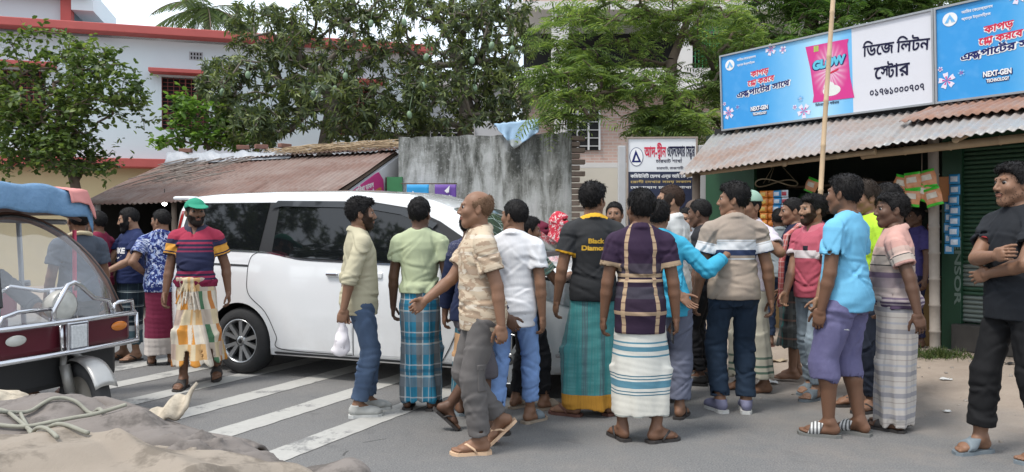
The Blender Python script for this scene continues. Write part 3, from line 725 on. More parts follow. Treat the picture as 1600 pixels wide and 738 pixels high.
            def folds(X, Y, Z):
                th = np.arctan2(Y - c_y(Z), X - c_x(Z)); k_ = np.clip((zw - Z) / .6, 0.12, 1.2)
                d = np.sin(n1 * th + ph + 1.3 * np.sin(4 * Z + th * 2)) * .6 + .45 * np.sin(n1 * 2.3 * th + 2 * ph + 5 * Z) ; dt = (th - th0 - .35 * (Z - hem) + math.pi) % (2 * math.pi) - math.pi
                d = d + .55 * (1 - 2 * np.abs(np.sin(n1 * .9 * th + ph * 3 + 2.2 * Z + .8 * np.sin(3 * th))) ** .7) ; return am * k_ * d - .014 * np.exp(-(dt / .10) ** 2) + .012 * np.exp(-((dt - .16) / .05) ** 2)
            S.warp(folds); w1 = wrinkle(seed * 5, .0025, (10, 10, 42)); S.warp(w1)
            if not b.get('under'): S.add(profile([(zw - .02, L[-1][1] + .006, L[-1][2] + .006, L[-1][3]), (zw + .02, L[-1][1] + .002, L[-1][2] + .002, L[-1][3])], zw - .018, zw + .016, .002), .012)
            if b.get('knot', False):
                yk = L[-1][2] + L[-1][3]; S.add(ellip((.02, yk + .004, zw - .01), (.05, .020, .028)), .015)
                for i in range(6): S.add(rcone((.02 + (i - 2.5) * .014, yk + .006, zw - .02), (.02 + (i - 2.5) * .040, yk + .022 + .012 * (i % 2), zw - .20 - rg.uniform(0, .12)), .010, .009), .006)
            S.cut(profile(L, 0, hem + .12, -.018, c_x, c_y), .004)
            V, Q = S.mesh(); th = np.arctan2(V[:, 0] - c_x(V[:, 2]), -(V[:, 1] - c_y(V[:, 2]))); out['lower'] = add("lungi", V, Q, b['mat'], np.stack([th * .17, V[:, 2], 0 * th], 1))
        else:
            pts = [v for sd in (1, -1) for v in legs[sd]]
            lo = np.min([tuple(v) for v in pts] + [(-.2, -.2, 0)], 0) - .12; hi = np.max([tuple(v) for v in pts] + [(.2, .2, zw)], 0) + .12; lo[2] = max(.0, min(v[2] for v in pts) - .1); hi[2] = zw + .04
            S = Field(lo, hi, .009); ease = b.get('ease', .012); hemr = b.get('hemr', .062)
            S.add(profile([(.70, .12 * girth, .10, -.01), (.80, .140 * girth, .105, -.01), (.86, .150 * girth, .121, -.016), (.93, .146 * girth, .115, -.014), (.985, .130 * girth + .006, .104 * girth + .006 + belly * .3, belly * .3)], .80 if zw > .83 else .74, zw, min(ease, .014), None, None), .02)
            for sd in (1, -1):
                le = b['len'][0 if sd == 1 else 1] if isinstance(b.get('len'), tuple) else b.get('len', .93 if k == 'trousers' else .2)
                a, e, q = legs[sd]; S.add(rcone(a + Vector((0, -.004, -.03)), e, .080 + ease, .058 + ease), .03); c = e.lerp(q, le); r1 = .060 + ease + (hemr - .060 - ease) * le
                S.add(flatcone(e, c, .061 + ease, r1), .012); S.add(rcone(e, e.lerp(c, .3), .061 + ease, .061 + ease + (r1 - .061 - ease) * .3), .015); bkv = Vector((0, -.016, 0)); S.add(rcone(e.lerp(q, .12) + bkv, e.lerp(q, min(le, .4)) + bkv, .055 + ease * .7, .052 + ease * .7), .02)
                u = (c - e).normalized()
                if b.get('cuff'): S.add(flatcone(c - u * .045, c, r1 + .006, r1 + .006), .003)
                S.cut(flatcone(c - u * .035, c + u * .07, max(.04, r1 - .012), max(.042, r1 - .010)), .004)
            w1 = wrinkle(seed * 7, b.get('wr', .0025), (14, 14, 34)); w2 = wrinkle(seed * 7 + 1, .003, (18, 18, 75)); kz = (legs[1][1].z + legs[-1][1].z) / 2
            S.warp(lambda X, Y, Z: w1(X, Y, Z) + w2(X, Y, Z) * ((np.exp(-((Z - kz) / .09) ** 2) + 1.5 * np.exp(-((Z - .16) / .07) ** 2)) * (k == 'trousers') + .5 * np.exp(-((Z - .80) / .06) ** 2)))
            zs_ = []
            for sd in (1, -1): a, e, q = legs[sd]; zs_ += [(tuple(a + Vector((0, 0, -.06))), .05, (1, 0, sd * .5)), (tuple(a.lerp(e, .5)), .05, (sd * .6, .3, 1))] + ([(tuple(e + Vector((0, -.06, -.02))), .05, (1, 0, .2)), (tuple(e.lerp(q, .62)), .05, (1, 0, .25)), (tuple(e.lerp(q, .35)), .05, (1, 0, -.4))] if k == 'trousers' else [])
            S.warp(creases(seed * 13, zs_, 30, b.get('cr', .008)))
            V, Q = S.mesh(); out['lower'] = add(b.get('name', k), V, Q, b['mat'], np.stack([V[:, 0], V[:, 2], 0 * V[:, 1]], 1))
    # ---- footwear
    wear = sp.get('wear', 'flip'); wm = sp.get('wearmat')
    if wear != 'bare':
        for sd in (1, -1):
            M = ft[sd]; fl_ = Matrix.Diagonal((sd, 1, 1, 1)); m = MB(); pts = [(x * sd, y) for x, y in SOLE]; pts = pts if sd == 1 else pts[::-1]
            th = fw + .002; P2 = [(p[0], p[1]) for p in pts]
            m.M = M; m.prism([(p[0] * 1.03, p[1] * 1.02) for p in P2], th, None, -fw)
            if wear == 'flip':
                g = .006
                for ex in (-.042, .040): m.tube([Vector((-.018 * sd, .128, .002)), Vector((-.016 * sd, .118, .030)), Vector(((ex * .55) * sd, .085, .052)), Vector((ex * 1.06 * sd, .035, .022)), Vector((ex * 1.02 * sd, .02, -.004))], [g * .8, g, g * 1.5, g * 1.3, g], 6)
            o = m.build("sandal" if wear != 'shoe' else "shoe_sole", [wm if wear != 'shoe' else sp.get('solemat', wm)], body)
            if wear in ('slide', 'shoe'):
                v, q = SLIDEV if wear == 'slide' else SHOEV
                if sd == -1: v = v * np.array([-1, 1, 1], np.float32); q = q[:, ::-1]
                me = npmesh("strap", xf(M, v), q, [sp.get('strapmat', wm)]); setpat(me, v); link(bpy.data.objects.new("strap" if wear == 'slide' else "shoe_upper", me), o if wear == 'slide' else body)
    return out
def back_frame(z, x=0., y=-.6):      # design plane behind the person, seen from behind (local space)
    return frame((x, y, z), (1, 0, 0), (0, 0, 1))
def front_frame(z, x=0., y=.6):
    return frame((x, y, z), (-1, 0, 0), (0, 0, 1))
# ------------------------------------------------------------------ ground
E0 = Vector((4.4, 6.6, 0)); SR = Vector((.6, -.8, 0)); SN = Vector((.8, .6, 0))      # shop frame: along the front, into the shop
def smooth(a, b, x): t = np.clip((x - a) / (b - a), 0, 1); return t * t * (3 - 2 * t)
def gz(x, y): return .12 * smooth(-1.0, .7, (x - 4.4) * .8 + (y - 6.6) * .6)
def ground_sheet():
    xs = np.concatenate([[-400, -120, -50, -25], np.arange(-14, 14.01, .25), [25, 50, 120, 400]]); ys = np.concatenate([[-60, -20, -8], np.arange(0, 20.01, .25), [30, 60, 150, 900]])
    V = []; rg = np.random.RandomState(4)
    for x in xs:
        for y in ys: V.append((x, y, float(gz(x, y)) + (.006 * math.sin(x * 2.1 + y) * math.sin(y * 1.7) if gz(x, y) > .01 else 0)))
    n = len(ys); F = np.array([(i * n + j, (i + 1) * n + j, (i + 1) * n + j + 1, i * n + j + 1) for i in range(len(xs) - 1) for j in range(n - 1)])
    n_ = NT("road_asphalt"); o = n_.obj(); x, y, z = n_.sep(o)
    grit = n_.noise(95, o, 3, .7); patch = n_.noise(.55, o, 6, .65, .4); fine = n_.noise(7, o, 6, .7)
    asp = n_.mix(n_.ramp(grit, [(.41, 0), (.61, 1)]), (.098, .099, .102), (.20, .197, .192)); asp = n_.mix(n_.ramp(patch, [(.35, 0), (.7, .55)]), asp, (.185, .18, .172)); asp = n_.mix(n_.ramp(fine, [(.52, 0), (.75, .38)]), asp, (.21, .20, .185))
    asp = n_.mix(n_.ramp(n_.noise(2.3, o, 5, .6, 1.), [(.60, 0), (.72, .5)]), asp, (.085, .085, .085))
    vor = n_.node("ShaderNodeTexVoronoi", {"Vector": n_.mix(.06, o, n_.node("ShaderNodeTexNoise", {"Vector": o, "Scale": 2.5}).outputs["Color"]), "Scale": .33}, feature='DISTANCE_TO_EDGE').outputs["Distance"]
    crack = n_.mul(n_.math('LESS_THAN', vor, .0022), n_.gt(n_.noise(.8, o, 3), .58)); asp = n_.mix(n_.mul(crack, .6), asp, (.03, .03, .03))
    dirt = n_.mix(n_.noise(3.5, o, 7, .7), (.22, .175, .14), (.40, .335, .275)); dirt = n_.mix(n_.ramp(n_.noise(60, o, 3), [(.62, 0), (.72, .6)]), dirt, (.40, .35, .30))
    d = n_.add(n_.add(n_.mul(n_.math('SUBTRACT', x, 4.4), .8), n_.mul(n_.math('SUBTRACT', y, 6.6), .6)), n_.mul(n_.math('SUBTRACT', n_.noise(.9, o, 6, .65), .5), 2.2))
    m = n_.ramp(n_.math('DIVIDE', n_.add(d, 2.5), 3.), [(.12, 0), (.62, 1)])
    far = n_.ramp(n_.math('DIVIDE', n_.add(n_.math('SUBTRACT', y, 9.), n_.mul(x, .35)), 2.), [(0, 0), (1, 1)]); m = n_.math('MAXIMUM', m, n_.mul(far, .9))
    dust = n_.mul(n_.ramp(n_.noise(1.3, o, 6, .7), [(.45, 0), (.8, .42)]), n_.ramp(n_.math('DIVIDE', n_.add(x, 1.), 4.), [(0, .25), (1, 1)])); m = n_.math('MAXIMUM', m, dust)
    col = n_.mix(m, asp, dirt); b = n_.bump(grit, .5, .006); b = n_.bump(n_.noise(11, o, 6, .7), .35, .03, b)
    mt = n_.out(col, .88, 0, b, .3)
    g = link(bpy.data.objects.new("road_ground", npmesh("road_ground", V, F, [mt]))); tag(g, kind='structure')
ground_sheet()
def markings():
    n = NT("road_paint"); o = n.obj(); wear = n.add(n.noise(2.6, o, 7, .72), n.mul(n.noise(60, o, 2), .15)); c = n.mix(n.ramp(wear, [(.62, 0), (.70, .8)]), n.mix(n.noise(20, o, 4), (.33, .325, .305), (.45, .44, .41)), (.14, .14, .14)); c = n.mix(n.mul(n.ramp(n.noise(1.6, o, 5), [(.45, 0), (.75, 1)]), .35), c, (.3, .29, .27))
    mt = n.out(c, .8, 0, n.bump(n.noise(90, o, 3), .4, .004)); D = Vector((.425, .905, 0)); N = Vector((.905, -.425, 0)); m = MB(); rg = random.Random(3)
    for k, e in enumerate((-6.78, -6.07, -5.35, -4.63, -3.93, -3.22)):
        L = []; Rr = []
        for i in range(61):
            t = 1.35 + 5.35 * i / 60; L.append(N * (e - .235 + rg.uniform(-.006, .006)) + D * t); Rr.append(N * (e + rg.uniform(-.006, .006)) + D * t)
        for i in range(60): m._add([L[i] + Vector((0, 0, .004)), Rr[i] + Vector((0, 0, .004)), Rr[i + 1] + Vector((0, 0, .004)), L[i + 1] + Vector((0, 0, .004))], [(0, 1, 2, 3)])
    tag(m.build("road_marking", mt), kind='structure')
markings()
# ------------------------------------------------------------------ corrugated sheet and walls
def corr(name, mat, parent, P00, P10, P01, P11, period=.076, amp=.011, rows=10, sag=.02, seed=1, ragged=.0, th=.004):
    """P00-P10 runs along the eave, P01-P11 along the ridge; waves repeat along the eave"""
    P00, P10, P01, P11 = map(Vector, (P00, P10, P01, P11)); L = (P10 - P00).length; nu = int(L / period * 6); rg = random.Random(seed); nrm = (P10 - P00).cross(P01 - P00).normalized(); nrm = nrm if nrm.z > 0 else -nrm
    V = []; ph = [rg.uniform(-1, 1) for _ in range(int(L / .65) + 3)]
    for i in range(nu + 1):
        u = i / nu; sheet = int(u * L / .65); q = ph[sheet]
        for j in range(rows + 1):
            v = j / rows; v2 = v - (ragged * (q * .5 + .5) * (1 - v) if ragged else 0)
            p = P00.lerp(P10, u).lerp(P01.lerp(P11, u), v2)
            V.append(p + nrm * (amp * math.sin(2 * math.pi * u * L / period) + .006 * q + sag * math.sin(u * 5.3 + seed) * (1 - v * .6) + .008 * math.sin(v * 7 + q * 3)))
    F = np.array([(i * (rows + 1) + j, (i + 1) * (rows + 1) + j, (i + 1) * (rows + 1) + j + 1, i * (rows + 1) + j + 1) for i in range(nu) for j in range(rows)])
    o = link(bpy.data.objects.new(name, npmesh(name, V, F, [mat])), parent); md = o.modifiers.new("thick", 'SOLIDIFY'); md.thickness = th; md.offset = -1; return o
def rust_mat(name, base, rust, amount, streak=(1, 1, 1), rough=.6, metal=.0):
    n = NT(name); o = n.obj(); a = n.noise(1.1, n.scale(o, streak), 7, .68, .5); b = n.noise(14, n.scale(o, streak), 5, .7); f = n.ramp(n.add(n.mul(a, .8), n.mul(b, .2)), [(amount - .12, 0), (amount + .11, 1)])
    c = n.mix(f, n.mix(b, sc(base, .75), sc(base, 1.2)), n.mix(n.noise(7, o, 5), sc(rust, .65), sc(rust, 1.35))); c = n.mix(n.ramp(n.noise(33, n.scale(o, streak), 3), [(.66, 0), (.76, .5)]), c, (.05, .035, .03))
    return n.out(c, n.mix(f, (rough,) * 3, (.85,) * 3), n.mix(f, (metal,) * 3, (0, 0, 0)) if metal else 0, n.bump(b, .15, .006))
RUSTR = rust_mat("roof_rust", (.24, .185, .16), (.165, .098, .078), .46)
GALV = rust_mat("roof_zinc", (.33, .335, .33), (.235, .16, .125), .525, (1, 1, 1), .45, .25)
WOOD = paint("old_wood", (.16, .12, .09), .85, .35, 9, bump=.4); BAMB = paint("bamboo_dry", (.40, .30, .19), .6, .2, 14, bump=.25); BAMG = paint("bamboo_grey", (.27, .235, .20), .75, .25, 12, bump=.3)
DARK = paint("dark_void", (.016, .016, .016), .9, .2); PLASTER = paint("white_plaster", (.62, .63, .66), .85, .06, 2.5, bump=.15, bscale=40)
def bamboo(m, a, b, r, node=.28, bend=0., taper=1.):
    a, b = Vector(a), Vector(b); L = (b - a).length; k = max(2, int(L / node)); pts = []; rr = []; off = (b - a).cross(Vector((.3, .7, .1))).normalized() * bend
    for i in range(k + 1):
        t = i / k; p = a.lerp(b, t) + off * math.sin(math.pi * t); d = (b - a) / L * .012; q = r * (1 + (taper - 1) * t)
        pts += [p - d, p, p + d]; rr += [q * .97, q * 1.14, q * .97]
    m.tube(pts, rr, 10)
# ------------------------------------------------------------------ white house on the left
def white_house():
    M = frame((-12.7, 19, 0), (.9625, .271, 0), (0, 0, 1)); M = Matrix.Translation((-12.7, 19, 0)) @ Matrix.Rotation(math.atan2(.271, .9625), 4, 'Z')
    h = empty("white_house", M=M, label="white two storey house with red bands, red sunshades and a barred window", cat="house")
    white = paint("wall_white", (.61, .68, .71), .85, .05, 1.2, bump=.1, bscale=30); red = paint("band_red", (.42, .085, .075), .7, .14, 3, bump=.15); yel = paint("wall_yellow", (.50, .41, .24), .85, .08, 1.5)
    def wall(z0, z1, holes, y0, th, name, mt):
        m = MB(); xs = sorted({-4, 10.5} | {v for q in holes for v in q[:2]})
        for a, b in zip(xs, xs[1:]):
            hs = [q for q in holes if q[0] <= a and q[1] >= b]
            if not hs: m.box(((a + b) / 2, y0 + th / 2, (z0 + z1) / 2), (b - a, th, z1 - z0))
            else:
                q = hs[0]; m.box(((a + b) / 2, y0 + th / 2, (z0 + q[2]) / 2), (b - a, th, q[2] - z0)); m.box(((a + b) / 2, y0 + th / 2, (q[3] + z1) / 2), (b - a, th, z1 - q[3]))
        return m.build(name, mt, h)
    W = [(-.1, 1.05, 4.02, 5.4), (3.72, 4.87, 4.02, 5.4), (8.0, 9.2, 4.02, 5.4)]
    wall(3.22, 6.40, W, 0, .2, "upper_wall", white); wall(0, 3.0, [], .1, .2, "lower_wall", yel)
    m = MB(); m.box((3.25, 5.2, 3.1), (14.7, 11, .2), bev=.01); m.box((3.25, -.16, 3.12), (14.9, .30, .22), bev=.015); m.build("floor_band", red, h)
    m = MB(); m.box((3.25, -.28, 6.47), (15.1, .44, .21), bev=.02); m.build("roof_band", red, h); m = MB(); m.box((3.25, 5., 6.40), (14.9, 10, .16)); m.build("roof", paint("roof_slab", (.4, .4, .42), .9), h)
    m = MB(); m.box((10.4, 5, 3.2), (.2, 9.8, 6.3)); m.box((-3.9, 5, 3.2), (.2, 9.8, 6.3)); m.box((3.25, 9.9, 3.2), (14.5, .2, 6.3)); m.build("side_wall", white, h)
    gril = paint("grille_red", (.20, .045, .035), .6, .2); dk = paint("room_dark", (.012, .012, .013), .9)
    for (x0, x1, z0, z1) in W:
        f = MB(); f.box(((x0 + x1) / 2, .17, (z0 + z1) / 2), (x1 - x0, .02, z1 - z0)); w_ = f.build("window", dk, h)
        g = MB()
        for i in range(14): z = z0 + .04 + (z1 - z0 - .08) * i / 13; g.tube([(x0, .05, z), (x1, .05, z)], .008, 5)
        for i in range(9): x = x0 + (x1 - x0) * i / 8; g.box((x, .05, (z0 + z1) / 2), (.03 if i % 4 == 0 else .012, .02, z1 - z0))
        g.build("window_grille", gril, w_)
        s = MB(); s.box(((x0 + x1) / 2, -.2, z1 + .10), (x1 - x0 + .5, .4, .10), bev=.01); s.build("sunshade", red, h)
    v = MB()
    for i in range(4):
        for j in range(2): v.box((4.45 + i * .075, -.01, 5.93 + j * .1), (.035, .03, .06))
    v.mi = 1; v.box((4.56, -.004, 5.98), (.34, .012, .22)); v.build("vent", [DARK, paint("vent_grey", (.42, .43, .45), .9)], h)
    t = MB(); t.box((-1.2, 2.2, 8.0), (5.2, 4, 2.9)); t.build("stair_tower_wall", white, h); t = MB(); t.box((1.51, .12, 8.0), (.24, .3, 2.95)); t.build("pillar", red, h)
    t = MB(); t.box((-.6, 2.0, 7.35), (5.3, 4.6, .12)); t.box((1.9, 1.2, 7.2), (.5, 2.6, .5)); t.build("canopy", white, h)
    p = MB(); p.tube([(6.0, 1.0, 6.5), (6.0, 1.0, 7.15)], .05, 8); p.build("vent_pipe", paint("pipe_white", (.7, .7, .7), .6), h)
white_house()
# ------------------------------------------------------------------ unfinished building at the back
def back_building():
    b = empty("brick_building", (0.3, 21, 0), 0, "half plastered brick building with open verandas behind the feathery tree", "building")
    n = NT("brick_pink"); o = n.obj(); x, y, z = n.sep(o); br = n.node("ShaderNodeTexBrick", {"Vector": n.com(n.add(x, y), z, 0.), "Color1": (.36, .21, .17), "Color2": (.46, .30, .25), "Mortar": (.42, .37, .33), "Scale": 1., "Mortar Size": .012, "Brick Width": .25, "Row Height": .085}).outputs["Color"]
    brick = n.out(n.mix(n.noise(1.5, o, 4), br, n.mix(.5, br, (.5, .42, .38))), .9); cream = paint("plaster_cream", (.52, .47, .43), .88, .1, 1.5); white = paint("slab_white", (.60, .58, .56), .85, .08, 2)
    def P(name, mt, *bx):
        m = MB()
        for c, d in bx: m.box(c, d)
        return m.build(name, mt, b)
    P("wall", brick, ((4.2, .3, 4.2), (8.4, .3, 1.9)), ((4.2, .3, 8.3), (8.4, .3, 1.5))); P("lower_wall", cream, ((4.2, .3, 1.3), (8.4, .3, 2.6)))
    P("slab", white, ((4.2, 1.2, 3.16), (8.8, 2.8, .14)), ((4.2, 1.2, 5.22), (8.8, 3.0, .16)), ((4.2, 1.2, 7.45), (8.9, 3.0, .22)))
    [P("pillar", white, q) for q in (((1.0, -.05, 6.3), (.45, .35, 2.0)), ((4.4, -.05, 6.3), (.35, .35, 2.0)), ((7.8, -.05, 6.3), (.35, .35, 2.0)), ((1.0, -.02, 4.2), (.3, .3, 2.0)))]
    P("veranda_wall", white, ((4.2, -.1, 5.55), (8.3, .12, .5))); P("veranda", DARK, ((4.2, 2.3, 6.3), (8.3, .1, 2.1)))
    g = MB()
    for i in range(12): g.box((4.7 + i * .10, .0, 6.3), (.02, .02, 1.5))
    for i in range(4): g.box((5.25, .0, 5.8 + i * .35), (1.3, .02, .02))
    g.build("grille", paint("grille_green", (.05, .30, .10), .5), b)
    for x0, z0, w_, h_ in ((1.6, 2.62, 2.2, .5), (1.2, 3.6, .9, 1.1), (3.2, 3.6, .9, 1.1)):
        f = MB(); f.box((x0 + w_ / 2, .13, z0 + h_ / 2), (w_, .06, h_)); wi = f.build("window", paint("room_dark", (.012, .012, .013), .9), b); g = MB()
        for i in range(5): g.box((x0 + w_ / 2, .08, z0 + h_ * (i + .5) / 5), (w_, .02, .02))
        for i in range(4): g.box((x0 + w_ * i / 3, .08, z0 + h_ / 2), (.05, .03, h_))
        g.build("window_bars", paint("bars_white", (.6, .6, .6), .6), wi)
    w2 = MB(); w2.box((4.0, 17.4, 1.4), (7.0, .2, 2.8)); tag(w2.build("boundary_wall", paint("wall_cream", (.60, .55, .47), .85, .07, 1.5, bump=.2)), "plain cream boundary wall between the mossy wall and the clinic signboard", "wall")
    p = empty("pale_building", (-6.2, 22.5, 0), 0, "pale building with a netted window glimpsed through the mango leaves", "building")
    m = MB(); m.box((3, 1, 2.8), (6.4, 2, 5.6)); m.build("wall", paint("wall_pale", (.55, .56, .58), .85, .08, 1.5), p); m = MB(); m.box((3, .9, 5.7), (6.9, 2.5, .2)); m.build("roof", white, p)
    m = MB(); m.box((4.3, -.02, 3.7), (1.6, .04, 1.4)); wi = m.build("window", DARK, p); g = MB()
    for i in range(11): g.box((3.5 + i * .16, -.06, 3.7), (.025, .02, 1.4)); g.box((4.3, -.06, 3.02 + i * .136), (1.6, .02, .025))
    g.build("window_net", white, wi)
back_building()
# ------------------------------------------------------------------ mossy concrete wall and its signs
def mossy():
    n = NT("mossy_plaster"); o = n.obj(); x, y, z = n.sep(o); st = n.noise(1, n.com(n.mul(x, 4.2), n.mul(y, 4.2), n.mul(z, .75)), 6, .7, .5); bl = n.noise(2.2, o, 7, .72, .4); top = n.ramp(n.math('DIVIDE', z, 3.1), [(.35, 0), (1, .17)])
    f = n.add(n.add(n.mul(st, .80), n.mul(bl, .30)), n.math('SUBTRACT', top, .03)); c = n.ramp(n.math('SUBTRACT', f, .022), [(.42, (.52, .52, .52)), (.54, (.40, .41, .40)), (.62, (.24, .245, .23)), (.70, (.095, .098, .088)), (.8, (.035, .037, .032))])
    c = n.mix(n.ramp(n.noise(16, o, 5, .7), [(.55, 0), (.68, .55)]), c, (.56, .56, .56)); c = n.mix(n.ramp(n.noise(40, o, 3), [(.66, 0), (.74, .4)]), c, (.14, .14, .13))
    mt = n.out(c, .92, 0, n.bump(n.add(n.noise(35, o, 5, .7), n.noise(6, o, 4)), .5, .02))
    e = empty("mossy_building", (-1.92, 13, 0), 0, "low concrete building with a mould streaked grey wall behind the van", "building")
    m = MB(); rg = random.Random(2); k = 40
    top = [(3.06 * i / k - .0, 2.96 + .03 * i / k * 3 + rg.uniform(-.012, .02)) for i in range(k + 1)]
    m.prism([(0, 0), (2.93, 0)] + [(min(x_, 2.93), z_) for x_, z_ in top[::-1]], .18, frame((0, .18, 0), (1, 0, 0), (0, 0, 1))); m.build("front_wall", mt, e)
    m = MB(); m.box((2.84, 1.7, 1.5), (.16, 3.0, 3.0)); m.box((.08, 1.7, 1.5), (.16, 3.0, 3.0)); m.box((1.5, 3.2, 1.5), (2.9, .16, 3.0)); m.build("side_wall", mt, e); m = MB(); m.box((1.45, 1.75, 2.86), (2.6, 2.8, .1)); m.build("roof", mt, e)
    br = paint("brick_old", (.22, .17, .14), .9, .3, 12, bump=.4); m = MB()
    for i in range(30): m.box((3.0 + (.045 if i % 2 else 0), .09, .06 + i * .1), (.14 + (.09 if i % 2 else 0), .17, .075), bev=.006)
    m.build("brick_edge", br, e)
    g = MB(); g.box((-.06, -.02, 1.15), (.26, .05, 2.3)); g.build("green_door", paint("door_green", (.03, .17, .06), .6, .2), e)
    # blue tarpaulin over the top edge
    TA = [at(772, 197, 12.93), at(800, 194, 12.93), at(846, 188, 12.93)]; BA = [at(787, 214, 12.88), at(803, 233, 12.86), at(840, 207, 12.9)]
    def f(u, v):
        g = lambda A, t: A[0].lerp(A[1], t * 2) if t < .5 else A[1].lerp(A[2], t * 2 - 1)
        if v < .25: return g(TA, u) + Vector((0, .75 * (.25 - v), .03 - .10 * (.25 - v))) + Vector((0, 0, .012 * math.sin(u * 19)))
        q = (v - .25) / .75; p = g(TA, u).lerp(g(BA, u), q); return p + Vector((.01 * math.sin(q * 9), -.03 * math.sin(u * 8 + 1) * q - .018 * math.sin(u * 21 + q * 5) * q, .03 * (1 - q) + .006 * math.sin(u * 30)))
    m = MB(); m.grid(f, 26, 16); n2 = NT("tarp_blue"); v = n2.sep(n2.gen())[2]; cc = n2.mix(n2.ramp(n2.add(v, n2.mul(n2.noise(3, n2.gen()), .25)), [(.36, 0), (.40, 1)]), (.36, .40, .41), (.30, .45, .62)); t = m.build("tarpaulin", n2.out(cc, .55, 0, n2.bump(n2.noise(12, n2.obj(), 4), .4, .02)), None, .006)
    tag(t, "pale blue and grey tarpaulin hanging over the top of the mossy wall", "tarpaulin")
    # bar with two hanging pennants
    bar = MB(); bar.tube([(-1.86, 12.86, 2.18), (-.92, 12.86, 2.18)], .009, 6); 
    for x in (-1.8, -1.35, -.95): bar.tube([(x, 12.86, 2.18), (x, 13.0, 2.19)], .006, 5)
    tag(bar.build("hanging_rail", paint("iron_rust", (.10, .06, .045), .8, .3)), "thin rusty rail fixed along the mossy wall carrying two small banners", "rail")
    def ban(nm, x0, x1, col, lab):
        e2 = empty(nm, M=frame((x0, 12.835, 1.755), (1, 0, 0), (0, 0, 1)), label=lab, cat="banner"); w_ = x1 - x0; m = MB(); m.grid(lambda u, v: Vector((u * w_, v * .41, .012 * math.sin(u * 7) * (1 - v) - .006)), 12, 6); m.build("cloth", paint("banner_" + nm, col, .6, .06), e2, .004); return e2, w_
    wt = paint("print_white", (.75, .75, .75), .7, 0)
    e2, w_ = ban("blue_banner", -1.76, -1.39, (.015, .27, .56), "small sky blue banner with a white propeller mark on the mossy wall"); m = MB()
    for k in range(3):
        a = R(90 + 120 * k + 15); m.poly([(.12 + math.cos(a + s_) * r, .23 + math.sin(a + s_) * r) for s_, r in ((0, .01), (-.35, .05), (0, .075), (.35, .05))], None, .012)
    m.build("emblem", wt, e2); lettering(e2, "টিেলনর", .19, .22, .14, None, wt, .012, .03)
    e2, w_ = ban("purple_banner", -1.29, -.93, (.12, .05, .28), "small purple banner with a white paper plane mark on the mossy wall"); m = MB(); m.poly([(.16, .30), (.25, .39), (.235, .27), (.205, .295)], None, .012); m.poly([(.165, .30), (.25, .39), (.21, .26)], None, .013); m.build("emblem", wt, e2); lettering(e2, "রেকট", .055, .15, .25, .085, wt, .012, .06)
mossy()
